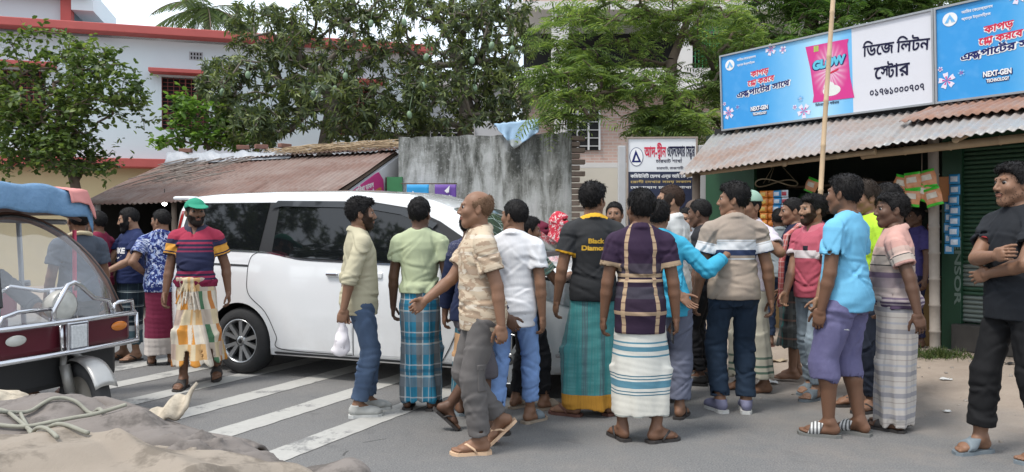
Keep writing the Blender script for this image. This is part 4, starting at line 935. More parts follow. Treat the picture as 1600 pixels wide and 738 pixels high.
# ------------------------------------------------------------------ rusty shack
def shack():
    EA, EB = Vector((-7.30, 13.0, 1.86)), Vector((-2.58, 11.6, 1.99)); RA, RB = Vector((-7.05, 15.6, 2.76)), Vector((-2.02, 13.85, 2.84))
    s = empty("tin_shack", (-5, 13, 0), 0, "low open shack with a rust brown corrugated tin roof behind the van", "shack"); inv = Matrix.Translation((5, -13, 0)); L = lambda p: inv @ Vector(p)
    corr("roof", RUSTR, s, L(EA), L(EB), L(RA), L(RB), .10, .013, 8, .03, 3, .06)
    d = (EB - EA).normalized(); back = Vector((.28, .96, 0)).normalized()
    m = MB()
    for k in range(6): a = EA.lerp(EB, (k + .12) / 5.2); r = RA.lerp(RB, (k + .12) / 5.2); m.tube([L(a + Vector((0, .05, -.045))), L(r + Vector((0, 0, -.05)))], .03, 7)
    m.build("rafter", WOOD, s)
    for k, t in enumerate((.04, .36, .68, .97)):
        p = EA.lerp(EB, t) + back * .15; m = MB(); m.tube([L((p.x, p.y, 0)), L((p.x, p.y, p.z))], .045 if k else .06, 8); m.build("post", paint("post_white", (.42, .41, .40), .8, .2) if k == 0 else WOOD, s)
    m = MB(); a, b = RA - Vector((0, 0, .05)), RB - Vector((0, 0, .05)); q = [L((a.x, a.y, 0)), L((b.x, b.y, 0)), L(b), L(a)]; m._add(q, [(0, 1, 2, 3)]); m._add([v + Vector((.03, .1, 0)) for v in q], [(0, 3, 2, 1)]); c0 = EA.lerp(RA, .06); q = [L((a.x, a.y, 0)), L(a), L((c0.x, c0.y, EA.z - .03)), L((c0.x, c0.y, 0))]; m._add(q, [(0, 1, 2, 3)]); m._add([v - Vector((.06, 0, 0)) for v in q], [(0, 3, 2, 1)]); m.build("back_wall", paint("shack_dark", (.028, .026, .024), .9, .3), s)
    e, r = EB + Vector((.03, .18, 0)), RB + Vector((.03, 0, 0)); m = MB(); O = L((e.x, e.y, 0)); X = Vector((r.x - e.x, r.y - e.y, 0)); w_ = X.length
    M = frame(O, X, (0, 0, 1)); m.prism([(0, 0), (w_, 0), (w_, r.z - .08), (0, e.z - .06)], .08, M, -.08); m.build("gable_wall", PLASTER, s)
    m = MB(); a, b = EA.lerp(RA, .3), EB.lerp(RB, .3); 
    for t in (.2, .52): p = a.lerp(b, t); m.box(L((p.x, p.y + .5, .42)), (1.1, .45, .84), math.atan2(d.y, d.x), .02)
    m.build("counter", paint("counter_wood", (.05, .035, .028), .8, .3), s)
    # lit bulb
    bl = EA.lerp(EB, .26) + back * .5; p = Vector((bl.x, bl.y, 1.4 + 42 / 1200 * bl.y)); em = NT("bulb_glow"); em.b.inputs["Emission Color"].default_value = (1, .98, .92, 1); em.b.inputs["Emission Strength"].default_value = 6
    m = MB(); m.lathe([(.0, -.045), (.03, -.035), (.042, 0), (.03, .03), (.016, .05), (.0, .06)], 14); bo = m.build("light_bulb", em.m); bo.location = p; tag(bo, "lit white bulb hanging under the shack roof", "light bulb"); m = MB(); m.tube([(0, 0, .05), (0, 0, .25)], .006, 5); m.tube([(0, 0, .05), (0, 0, .09)], .02, 8); m.build("flex", DARK, bo)
    # pink banner and shutter on the gable
    G = frame(Vector((e.x, e.y, 0)), X, (0, 0, 1)); ba = empty("pink_banner", M=G, label="magenta banner with white and yellow writing on the gable of the tin shack", cat="banner"); mg = paint("banner_magenta", (.50, .03, .20), .55, .08)
    m = MB(); m.prism([(-.10, 1.70), (1.28, 1.74), (1.36, 1.84), (1.30, 2.26), (1.12, 2.37), (1.02, 2.34), (-.10, 1.90)], .02, None, .012); m.build("cloth", mg, ba)
    lettering(ba, "সুিবধা ডাবল", .28, 1.97, .66, .11, paint("print_white", (.75, .75, .75), .7, 0), .036, .03, 0, .22); lettering(ba, "২", .86, 1.95, .12, .14, paint("print_white", (.75, .75, .75), .7, 0), .036, .05); lettering(ba, "সবার", .56, 1.90, .24, .07, paint("print_white", (.75, .75, .75), .7, 0), .036, .03, 0, .1); lettering(ba, "লাখ টাকা", 1.02, 2.03, .2, .07, paint("print_yellow", (.62, .36, .03), .7, 0), .036, .03, 0, .22)
    sh = empty("wall_cabinet", M=G @ Matrix.Translation((1.42, 1.84, 0)), label="small dark brown wooden cabinet on the white gable wall", cat="cabinet"); m = MB(); br = paint("cabinet_brown", (.07, .025, .02), .6, .25); m.box((.30, .24, .06), (.56, .46, .12), bev=.01); m.build("box", br, sh)
    m = MB(); m.box((.15, .24, .13), (.22, .40, .015)); m.box((.44, .24, .13), (.24, .40, .015)); m.build("door", paint("cabinet_door", (.10, .035, .028), .6, .2), sh); m = MB(); m.grid(lambda u, v: Vector((.06 + .1 * u + .03 * math.sin(v * 3), .06 + v * .38, .145 + .012 * math.sin(u * 9 + v * 5))), 6, 10); m.build("cloth", paint("cloth_white", (.6, .6, .58), .8), sh, .004)
    # roof clutter: grey sheet, straw, sticks
    tp = MB(); rg = random.Random(8)
    def f(u, v):
        p = RA.lerp(RB, .02 + u * .56); h = .04 + (.17 * (1 - u * .75) + .03 * math.sin(u * 23) + .02 * math.sin(u * 51 + v * 6)) * math.sin(math.pi * v) ** .6
        return p + Vector((.02 * math.sin(v * 9 + u * 30), (v - .45) * .55, h - .10 * (v < .15)))
    tp.grid(f, 70, 10); nn = NT("sheet_grey"); mt = nn.out(nn.mix(nn.noise(6, nn.obj(), 5), (.22, .24, .27), (.42, .44, .47)), .45, 0, nn.bump(nn.noise(16, nn.obj(), 5), .5, .03)); tag(tp.build("plastic_sheet", mt, None, .006), "crumpled grey plastic sheet laid along the ridge of the tin roof", "plastic sheet")
    for k, t in enumerate((.10, .36, .44, .54)):
        p = RA.lerp(RB, t); m = MB(); m.box((p.x, p.y, p.z + .26 - .10 * t + (0.0 if k else -.02)), (.24, .12, .08), .3 * k, .01); tag(m.build("roof_brick", paint("brick_red_old", (.20, .10, .075), .9, .3)), ["old brick at the left end of the grey roof sheet", "old brick near the middle of the grey roof sheet", "old brick second from the straw end of the grey roof sheet", "old brick nearest the straw on the roof ridge"][k], "brick", "bricks weighing down the roof sheet")
    m = MB()
    for k in range(260):
        t = rg.uniform(.50, 1.0); p = RA.lerp(RB, t) + Vector((0, rg.uniform(-.35, .2), .03 + rg.uniform(0, .13))); a = rg.gauss(0, .25); L_ = rg.uniform(.2, .7); dd = Vector((math.cos(a - .33), math.sin(a - .33), rg.uniform(-.12, .12))) * L_ / 2; m.tube([p - dd, p + dd * .2 + Vector((0, 0, .02)), p + dd], .006, 4, True, False)
    tag(m.build("straw_heap", paint("straw", (.36, .27, .17), .9, .35, 20)), "heap of dry straw and sticks on the right end of the tin roof ridge", "straw", kind='stuff')
    m = MB()
    for k in range(70):
        t = rg.uniform(.10, .42); v = rg.uniform(.35, .95); p = EA.lerp(EB, t).lerp(RA.lerp(RB, t), v) + Vector((0, 0, .05 + rg.uniform(0, .05))); sl = (RA - EA).normalized(); dd = (sl * .8 + d * rg.uniform(.3, 1.2)).normalized() * rg.uniform(.12, .5); m.tube([p - dd, p + Vector((0, 0, .015)), p + dd], .008, 4, True, False)
    tag(m.build("stick_litter", paint("stick_grey", (.20, .17, .15), .9, .35, 20)), "dry grey sticks and rope littering the rusty roof slope", "sticks", kind='stuff')
    m = MB(); corr("ridge_sheet", RUSTR, s, L(RA + Vector((.0, -.35, -.01))) + Vector((.5, 0, 0)), L(RB + Vector((0, -.30, .0))), L(RA + Vector((.5, .25, .10))), L(RB + Vector((0, .3, .10))), .10, .013, 3, .01, 5)
shack()
# ------------------------------------------------------------------ shop on the right
SM = Matrix((SR, SN, Vector((0, 0, 1)))).transposed().to_4x4(); SM.translation = E0
def SL(px, py, y):        # photo pixel -> point on the shop's vertical plane at local depth y
    o = E0 + SN * y; q = (px - 800) / 1200; x = (o.y * q - o.x) / (SR.x - q * SR.y); Y = o.y + SR.y * x; return x, CAMZ + (360 - py) / 1200 * Y
WHT = paint("print_white", (.75, .75, .75), .7, 0); INK = paint("print_ink", (.012, .012, .04), .6, 0, spec=.2); REDP = paint("print_red", (.55, .012, .05), .6, 0)
def shop():
    s = empty("corner_shop", M=SM, label="small open shop with a rusty corrugated awning and dark green front", cat="shop"); gr = paint("shop_green", (.012, .055, .022), .6, .25, 3)
    corr("awning", GALV, s, (-3.78, -.02, 2.13), (1.9, 0, 2.36), (-4.35, 1.30, 2.74), (1.9, 1.30, 2.74), .085, .012, 10, .02, 6, .10)
    corr("patch_sheet", rust_mat("roof_patch_rust", (.30, .26, .24), (.24, .13, .09), .42), s, (-1.35, .62, 2.55), (1.9, .62, 2.585), (-1.35, 1.34, 2.79), (1.9, 1.34, 2.79), .085, .012, 5, .01, 9, .2)
    corr("back_roof", GALV, s, (-4.4, 1.28, 2.72), (1.9, 1.28, 2.72), (-4.4, 4.2, 2.5), (1.9, 4.2, 2.5), .085, .012, 4, .02, 4)
    m = MB(); m.box((.35, 1.42, 1.45), (2.86, .10, .0 + 2.46)); m.build("shutter_wall", gr, s)
    m = MB(); sh = paint("shutter_green", (.035, .085, .05), .45, .2, 3, .3); she = paint("shutter_zinc", (.17, .20, .18), .5, .2, 3, .3)
    for i in range(40):
        z = .44 + i * .048; m.mi = 0 if (z > 1.02 or .72 < z < .80) else 1; m.tube([(-1.04, 1.345, z), (1.0, 1.345, z)], .0245, 8, False)
    m.build("roller_shutter", [sh, she], s)
    m = MB(); m.box((-1.14, 1.33, 1.3), (.20, .12, 2.4), bev=.006); m.build("pilaster", paint("pilaster_green", (.008, .045, .020), .5, .2), s)
    m = MB(); m.box((.35, 1.30, .26), (2.9, .24, .28), bev=.01); m.build("plinth", paint("plinth_dark", (.055, .05, .045), .9, .3, bump=.4), s)
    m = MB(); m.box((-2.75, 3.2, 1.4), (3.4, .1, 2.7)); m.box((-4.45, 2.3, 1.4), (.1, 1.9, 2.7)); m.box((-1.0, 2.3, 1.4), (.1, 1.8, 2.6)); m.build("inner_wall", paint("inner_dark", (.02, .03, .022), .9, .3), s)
    m = MB(); m.box((-4.0, 1.25, 1.55), (.80, .06, 1.6)); m.build("side_board", paint("board_green", (.012, .06, .025), .6, .2), s)
    m = MB(); m.box((-2.5, 1.55, .48), (2.3, .5, .78), bev=.02); m.build("counter", paint("counter_ochre", (.20, .12, .04), .7, .25), s)
    for z in (1.25, 1.65, 2.05): m = MB(); m.box((-2.6, 3.0, z), (3.2, .3, .03)); m.build("shelf", WOOD, s)
    m = MB()
    for x, y in ((-1.09, .80),): bamboo(m, (x, y, .08), (x - .03, y, 2.52), .052, .26)
    m.build("bamboo_post", BAMG, s); m = MB(); m.tube([(-3.66, .10, .06), (-3.64, .10, 2.1)], .05, 9); m.build("post", WOOD, s)
    m = MB(); m.box((-1.25, 1.30, 2.69), (6.1, .03, .26)); m.build("dark_gap_strip", DARK, s)  # dark strip added to close the bright gap between sign and awning
    m = MB(); bamboo(m, (-1.62, .34, 2.19), (1.8, .50, 2.30), .042, .4); m.build("beam", BAMB, s)
    m = MB(); bamboo(m, (-3.8, .12, 2.10), (-1.4, .16, 2.20), .03, .4); bamboo(m, (-.6, .1, 2.24), (-.6, 1.2, 2.56), .03); bamboo(m, (-2.4, .1, 2.14), (-2.4, 1.2, 2.56), .03); m.build("rafter", BAMB, s)
    P = empty("lettering_strip", (0, 0, 0)) if False else None
    lt = lettering(s, "SENSOR", 0, 0, .80, .065, paint("print_grey", (.13, .18, .15), .7, 0), .001, .03); lt.matrix_local = frame((-1.10, 1.262, 1.40), (0, 0, -1), (1, 0, 0))
    # sign boards: two printed panels on one frame each
    def board(x0, x1, lab):
        e = empty("shop_sign", M=SM @ frame((x0, 1.20, 2.79), (1, 0, 0), (0, -.05, 1)), label=lab, cat="sign"); W = x1 - x0; H = .985
        n = NT("print_blue"); ob = n.obj(); a, b_, _ = n.sep(ob); g = n.math('ABSOLUTE', n.math('SUBTRACT', a, 1.42)); c = n.ramp(g, [(0, (.40, .66, .82)), (.35, (.17, .46, .74)), (.75, (.04, .31, .66)), (1., (.03, .28, .64))]); bl = n.out(n.mix(n.ramp(n.noise(6, ob, 2), [(.5, 0), (.8, .12)]), c, (.4, .65, .85)), .35)
        m = MB(); m.box((1.87 / 2, H / 2, -.02), (1.87, H, .036)); m.build("blue_panel", bl, e); m = MB(); m.box(((1.87 + W) / 2, H / 2, -.02), (W - 1.87, H, .036)); m.build("white_panel", paint("print_panel", (.62, .62, .66), .4, .03), e)
        m = MB(); fr = paint("frame_alu", (.35, .36, .37), .4, .1, metal=.6); t = .022
        for c_, d_ in (((W / 2, H + t / 2, -.01), (W + 2 * t, t, .06)), ((W / 2, -t / 2, -.01), (W + 2 * t, t, .06)), ((-t / 2, H / 2, -.01), (t, H, .06)), ((W + t / 2, H / 2, -.01), (t, H, .06))): m.box(c_, d_)
        m.build("frame", fr, e); return e
    s1 = board(-4.08, -1.30, "wide shop sign, part blue with a pink soap packet, part white with black writing"); s2 = board(-1.25, 1.53, "blue printed shop sign cut off by the right edge of the photo")
    def U(px, py):
        x, z = SL(px, py, 1.20); return x + 4.08, z - 2.79
    pink = paint("print_pink", (.60, .03, .26), .35, .1, 9); pale = paint("print_pale", (.70, .66, .76), .5, .05); mag = paint("print_magenta", (.50, .03, .28), .5, .1); lb = paint("print_lightblue", (.16, .44, .74), .5, .1)
    def flower(e, x, y, r, rot=.3, c1=None, c2=None):
        m = MB()
        for k in range(5):
            a = rot + 2 * math.pi * k / 5; m.poly([(x + math.cos(a + s_) * r * q, y + math.sin(a + s_) * r * q) for s_, q in ((0, .05), (-.42, .62), (-.30, .95), (0, .86), (.30, .95), (.42, .62))], None, .0020 + .0002 * k)
        m.build("flower_print", c1 or pale, e); m = MB()
        for k in range(5): a = rot + 2 * math.pi * k / 5; m.poly([(x, y), (x + math.cos(a - .2) * r * .5, y + math.sin(a - .2) * r * .5), (x + math.cos(a + .2) * r * .5, y + math.sin(a + .2) * r * .5)], None, .0034)
        m.build("flower_heart", c2 or mag, e)
    def blue_design(e, dx=0.):
        m = MB(); cx, cy = U(1143, 103); cx += dx; cy -= 0; m.poly(ell(cx, cy, .075, .072), None, .002); m.build("emblem", WHT, e); m = MB()
        for k, r in ((0, .055), (1, .03)): m.poly([(cx - r, cy - .035), (cx, cy + r * .95), (cx + r, cy - .035), (cx + r * .62, cy - .035), (cx, cy + r * .35), (cx - r * .62, cy - .035)], None, .004 + .001 * k)
        m.build("emblem_mark", lb, e)
        for t, px, py, w_, h_ in (("আিমর েকেমক্যালস", 1154, 97, .30, .038), ("অ্যান্ড ইন্ডাস্িট্রজ", 1154, 105, .28, .034)): u, v = U(px, py); lettering(e, t.replace("্িট", "িট"), u + dx, v, w_, h_, WHT, .002, .02)
        def two(t, px, py, px2, py2, h_, col):
            u, v = U(px, py); u2, v2 = U(px2, py2); L_ = math.hypot(u2 - u, v2 - v); a = math.atan2(v2 - v, u2 - u)
            lettering(e, t, u + dx, v, L_, h_, WHT, .002, .12, .12, a); lettering(e, t, u + dx + .006, v + .002, L_ * .97, h_, col, .0035, .035, .12, a)
        two("কাপড়", 1174, 122, 1203, 115, .075, REDP); two("ে⟨G⟩া করেব", 1169, 136, 1212, 126, .072, REDP); two("এ⟨X⟩পাে⟨R⟩র সােথ", 1152, 154, 1237, 133, .095, paint("print_navy", (.015, .02, .11), .6, 0, spec=.2))
        u, v = U(1173, 176); nvp = paint("print_navy", (.015, .02, .11), .6, 0, spec=.2)
        for t_, w_, h_, yy, xx in (("NEXT-GEN", .262, .056, .012, 0.), ("TECHNOLOGY", .21, .034, -.048, .03)): lettering(e, t_, u + dx + xx, v + yy, w_ * 1.06, h_, nvp, .002, .16); lettering(e, t_, u + dx + xx + .006, v + yy + .003, w_, h_, WHT, .0035, .045)
        for px, py, r in ((1139, 177, .095), (1207, 79, .085), (1226, 79, .055)): u, v = U(px, py); flower(e, u + dx, v, r, px)
        for px, py, r in ((1133, 163, .03), (1153, 168, .04)): u, v = U(px, py); flower(e, u + dx, v, r, px, pale if px == 1133 else lb)
        u, v = U(1256, 174); flower(e, u + dx, v, .10, 2.2); u, v = U(1242, 168); flower(e, u + dx, v, .035, 1.); u, v = U(1251, 155); flower(e, u + dx, v, .045, .4, lb, pale)
    blue_design(s1); blue_design(s2)
    for e, dx in ((s1, 0.), (s2, 0.)):
        def PK(px, py): u, v = U(px, py); return (u, v)
        o = [PK(1261, 75), PK(1328, 62), PK(1326, 70), PK(1329, 120), PK(1335, 153), PK(1270, 161), PK(1272, 150), PK(1268, 110)]; m = MB(); m.poly(o[::-1], None, .003); cen = (sum(p[0] for p in o) / 8, sum(p[1] for p in o) / 8)
        n = NT("packet_pink"); ob = n.obj(); r = n.node("ShaderNodeVectorMath", {0: n.node("ShaderNodeVectorMath", {0: ob, 1: (cen[0], cen[1] + .02, 0)}, operation='SUBTRACT').outputs[0], 1: (1, .7, 0)}, operation='MULTIPLY').outputs[0]; x_, y_, _ = n.sep(r); ang = n.math('ARCTAN2', y_, x_); ray = n.math('POWER', n.math('ABSOLUTE', n.math('SINE', n.mul(ang, 11))), 3.); rad = n.node("ShaderNodeVectorMath", {0: r}, operation='LENGTH').outputs["Value"]; f = n.mul(n.ramp(rad, [(.02, 1), (.24, 0)]), n.add(.35, n.mul(ray, .65)))
        m.build("packet_print", n.out(n.mix(f, (.58, .025, .22), (.75, .62, .70)), .35), e)
        m = MB(); u, v = PK(1300, 142); m.poly(ell(u, v, .115, .065), None, .0045); m.poly(ell(u - .03, v + .05, .07, .06), None, .005); m.build("foam_print", paint("print_foam", (.68, .70, .66), .6, .12, 60), e)
        u, v = PK(1270, 111); u2, v2 = PK(1324, 99); a = math.atan2(v2 - v, u2 - u); L_ = math.hypot(u2 - u, v2 - v); lettering(e, "GLOW", u, v, L_, .11, paint("print_navy", (.015, .02, .11), .6, 0, spec=.2), .0055, .14, .1, a); lettering(e, "GLOW", u + .012, v + .004, L_ * .94, .105, paint("print_cyan", (.10, .46, .62), .5, .1), .0075, .075, .1, a)
        m = MB(); u, v = PK(1297, 117); m.poly([(u - .03, v - .012), (u + .12, v + .03), (u + .12, v + .055), (u - .03, v + .012)], None, .005); m.build("ribbon_print", REDP, e); m = MB(); u, v = PK(1274, 79)
        for k, c_ in enumerate(((0, 0), (.03, 0), (.06, 0))): m.poly([(u + .022 * k, v - .03), (u + .022 * k + .018, v - .03), (u + .022 * k + .018, v + .04), (u + .022 * k, v + .04)], None, .0045)
        m.build("badge_print", paint("print_lime", (.35, .50, .08), .5, .2), e); u, v = PK(1274, 167); lettering(e, "িডটারেজন্ট পাউডার", u, v, .31, .04, INK, .002, .02)
    for t, px, py, px2, py2, h_ in (("িডেজ", 1349, 90, 1398, 83, .175), ("িলটন", 1401, 83, 1453, 78, .175), ("ে⟨S⟩ার", 1366, 125, 1422, 117, .185), ("০১৭৬১০০০৭০৭", 1359, 151, 1444, 141, .075)):
        u, v = U(px, py); u2, v2 = U(px2, py2); lettering(s1, t, u, v, math.hypot(u2 - u, v2 - v), h_, INK, .002, .022, 0, math.atan2(v2 - v, u2 - u))
    m = MB(); [m.box((x, 1.27, 3.2), (.05, .05, 1.2)) for x in (-3.9, -2.6, -1.3, 0.1, 1.4)]; m.build("sign_strut", WOOD, s)
    # flag pole in front
    m = MB(); bamboo(m, (2.98, 7.62, 0), (3.30, 7.78, 4.5), .027, .42, .02, .8); tag(m.build("bamboo_pole", paint("bamboo_pale", (.50, .36, .22), .6, .15, 10, bump=.2)), "tall pale bamboo pole standing in front of the shop sign", "pole")
    # hanging goods
    def packet(nm, P, w_, h_, c1, c2, c3, rot=0., par=None):
        rg = random.Random(int(P[0] * 1e4) ^ int(P[2] * 1e4)); th = .028; n_ = 10
        def f(sg):
            def g(u, v):
                x, y = (u - .5) * w_, (v - .5) * h_; bl = (max(0, 1 - (2 * u - 1) ** 2) * max(0, 1 - (2 * v - 1) ** 4)) ** .6; return Vector((x * (1 - .05 * math.sin(v * 9 + rg.random() * .1)), sg * (-th * bl) + .004 * math.sin(u * 14 + v * 9), y))
            return g
        m = MB(); T = Matrix.Translation(P) @ Matrix.Rotation(math.atan2(SR.y, SR.x), 4, 'Z') @ Matrix.Rotation(rot, 4, 'Y'); m.M = T; m.grid(f(1), n_, n_); m.grid(f(-1), n_, n_); o = m.build(nm, [c1], par)
        for v0, v1 in ((.0, .14), (.86, 1.)):
            m = MB(); m.M = T; g = f(1.12); m.grid(lambda u, v: g(u, v0 + (v1 - v0) * v) - Vector((0, .003, 0)), n_, 3); m.build("seal_strip", c2, o)
        m = MB(); m.M = T; g = f(1.08); m.grid(lambda u, v: g(.2 + .6 * u, .42 + .30 * v) - Vector((0, .004, 0)), 8, 5); m.build("name_panel", c3, o); return o
    co = paint("crisp_orange", (.60, .26, .12), .3, .3, 18); cg = paint("crisp_green", (.06, .50, .04), .25, .2, 12); cw = paint("crisp_label", (.62, .55, .45), .3, .25, 22)
    lab = ["crisp packet at the upper left of the hanging bunch", "crisp packet in the upper middle of the hanging bunch", "crisp packet at the upper right, nearest the bamboo post", "crisp packet at the lower left of the hanging bunch", "crisp packet in the lower middle of the hanging bunch", "crisp packet at the lower right, overlapping the bamboo post"]
    for i, (px, py, ro) in enumerate(((1409, 288, .25), (1428, 284, -.1), (1449, 280, -.2), (1427, 309, .1), (1444, 301, .3), (1460, 308, -.25))):
        x, z = SL(px, py, .62); p = SM @ Vector((x, .62 - .03 * (i % 2), z)); o = packet("crisp_packet", p, .17, .19, co, cg, cw, ro); tag(o, "orange and green " + lab[i], "crisps", "crisp packets hung by the bamboo post")
    p = SM @ Vector((*(lambda q: (q[0], .60))(SL(1268, 290, .6)), SL(1268, 290, .6)[1])); tag(packet("crisp_packet", p, .15, .17, co, cg, cw, .4), "orange and green crisp packet hanging alone left of the bamboo pole", "crisps", "crisp packets hung by the bamboo post")
    m = MB(); m.tube([SM @ Vector((SL(1440, 240, .6)[0], .6, 2.4)), SM @ Vector((SL(1440, 280, .6)[0], .6, 1.95))], .004, 5); tag(m.build("packet_string", WOOD), "string tying the bunch of crisp packets under the awning", "string")
    x, z = SL(1213, 286, .25); c = SM @ Vector((x, .25, z)); m = MB(); m.tube([c + Vector((math.cos(a) * .24, math.sin(a) * .10, .04 * math.sin(a * 2))) for a in np.linspace(0, 2 * math.pi, 33)], .008, 6, False); 
    for a in (0, 2.1, 4.2): m.tube([c + Vector((math.cos(a) * .24, math.sin(a) * .10, 0)), c + Vector((0, 0, .26))], .003, 4)
    tag(m.build("wire_hoop", paint("wire_brown", (.12, .09, .05), .6, .2)), "oval wire hoop hanging under the awning with sachet strips on it", "hoop")
    def strip(px, y, z0, n_, w_, h_, c1, c2, lab_, grp="sachet strips hung in the shop"):
        x, _ = SL(px, 300, y); T = SM @ Matrix.Translation((x, y, 0)); e = empty("sachet_strip", M=T @ Matrix.Translation((0, 0, z0)), label=lab_, cat="sachets", group=grp)
        for i in range(n_):
            m = MB(); ww = w_; zz = -h_ * (i + .5); off = .006 * math.sin(i * 2.3)
            m.grid(lambda u, v: Vector(((u - .5) * ww + off, -.012 * math.sin(math.pi * u) * math.sin(math.pi * v) - .002, zz + (v - .5) * h_ * .94)), 6, 6); o = m.build("sachet", c1, e, .004); m = MB(); m.grid(lambda u, v: Vector(((u - .5) * ww * .66 + off, -.016 * math.sin(math.pi * (.2 + .6 * u)) * math.sin(math.pi * (.25 + .5 * v)) - .006, zz + (v - .5) * h_ * .5)), 5, 5); m.build("label_print", c2, o)
    so_, sy_, sb_, sw_, sr_ = paint("sachet_orange", (.65, .20, .03), .3, .15, 20), paint("sachet_yellow", (.65, .40, .08), .3, .3, 30), paint("sachet_blue", (.03, .25, .52), .3, .2, 20), paint("sachet_white", (.55, .6, .66), .3, .3, 40), paint("sachet_red", (.40, .03, .05), .3, .2, 20)
    for px, y, z0, k, w_, h_, c1, c2, l_ in ((1193, .22, 1.86, 6, .10, .085, so_, sy_, "strip of orange sachets hanging leftmost on the wire hoop"), (1203, .25, 1.86, 6, .10, .085, so_, so_, "second strip of orange sachets beside the blue one on the hoop"), (1214, .25, 1.86, 6, .10, .085, sb_, sw_, "strip of blue and white sachets on the wire hoop"), (1226, .26, 1.86, 5, .09, .085, sw_, sr_, "strip of white and red sachets rightmost on the wire hoop"), (1491, .9, 1.98, 7, .105, .108, sb_, sw_, "strip of pale blue sachets hanging right of the bamboo post"), (1483, .98, 1.70, 5, .09, .11, sb_, sw_, "shorter strip of blue sachets tucked behind the bamboo post")): strip(px, y, z0, k, w_, h_, c1, c2, l_)
    x, z = SL(1474, 296, .95); e = MB(); e.M = SM; e.box((x, .95, z), (.13, .012, .26), bev=.004); tag(e.build("snack_card", paint("card_orange", (.50, .22, .09), .5, .25, 14)), "orange snack card hanging directly behind the bamboo post", "snack")
    # clutter behind the counter
    rg = random.Random(12); cols = [(.3, .08, .05), (.05, .15, .3), (.35, .28, .08), (.1, .22, .1), (.4, .38, .36)]
    for k in range(16):
        x, z = -4.0 + .19 * (k % 8) * 2.0, (1.27, 1.67)[k // 8]; m = MB(); m.M = SM @ Matrix.Translation((x, 2.98, z)); h_ = rg.uniform(.16, .28); m.lathe([(0, 0), (.07, 0), (.075, .02), (.075, h_), (.05, h_ + .02), (.05, h_ + .04), (0, h_ + .04)], 14); tag(m.build("shelf_jar", paint("jar_%d" % (k % 5), cols[k % 5], .3, .2)), "dim jar of goods on a shelf inside the shop", "jar", "jars on the shop shelves")
shop()
# ------------------------------------------------------------------ clinic signboard
def clinic():
    e = empty("clinic_signboard", M=frame((1.665, 11.0, 1.25), (1, -.06, 0), (0, 0, 1)), label="white and navy clinic signboard with red and black writing on concrete posts", cat="sign"); W, H = .955, 1.46
    m = MB(); m.box((W / 2, 1.2235, -.02), (W, .473, .035)); m.build("white_panel", paint("sign_white", (.68, .69, .70), .5, .05), e); m = MB(); m.box((W / 2, .4925, -.02), (W, .985, .034)); m.build("navy_panel", paint("sign_navy", (.012, .018, .05), .5, .15), e)
    m = MB(); fr = paint("frame_rust", (.30, .24, .20), .7, .3)
    for c, d in (((W / 2, H + .012, -.01), (W + .05, .022, .05)), ((-.012, H / 2, -.01), (.022, H, .05)), ((W + .012, H / 2, -.01), (.022, H, .05))): m.box(c, d)
    m.build("frame", fr, e); co = paint("post_concrete", (.40, .40, .40), .9, .12, bump=.3)
    for x in (-.09, W + .09): m = MB(); m.box((x, .06, -.04), (.11, 2.6, .11), bev=.012); m.build("post", co, e)
    nv = paint("print_navy", (.015, .02, .11), .6, 0, spec=.2); m = MB(); m.poly(ell(.115, 1.20, .098, .135), None, .002); m.build("emblem_ring", nv, e); m = MB(); m.poly(ell(.115, 1.20, .09, .127), None, .004); m.build("emblem_ground", WHT, e); m = MB(); m.poly([(.045, 1.12), (.185, 1.12), (.105, 1.30)], None, .005); m.build("emblem_mark", nv, e); m = MB(); m.poly([(.085, 1.145), (.145, 1.145), (.11, 1.225)], None, .0065); m.build("emblem_core", WHT, e)
    lettering(e, "আদ-⟨D⟩ীন", .225, 1.20, .31, .20, REDP, .002, .03); lettering(e, "ওেয়লেফয়ার েস⟨N⟩ার", .55, 1.205, .39, .155, INK, .002, .03); lettering(e, "চারঘাট শাখা", .39, 1.115, .37, .06, INK, .002, .02); lettering(e, "চারঘাট, রাজশাহী", .40, 1.02, .38, .045, INK, .002, .015)
    lettering(e, "কিমউিনিট েহলথ এন্ড আই েকয়ার", .03, .90, .88, .062, WHT, .002, .025); lettering(e, "েরাগী েদখার সময় সকাল", .03, .825, .86, .045, paint("print_gold", (.50, .36, .12), .6, 0), .002, .015); lettering(e, "েযাগােযাগ চারঘাট শাখা", .03, .745, .86, .045, WHT, .002, .015)
clinic()
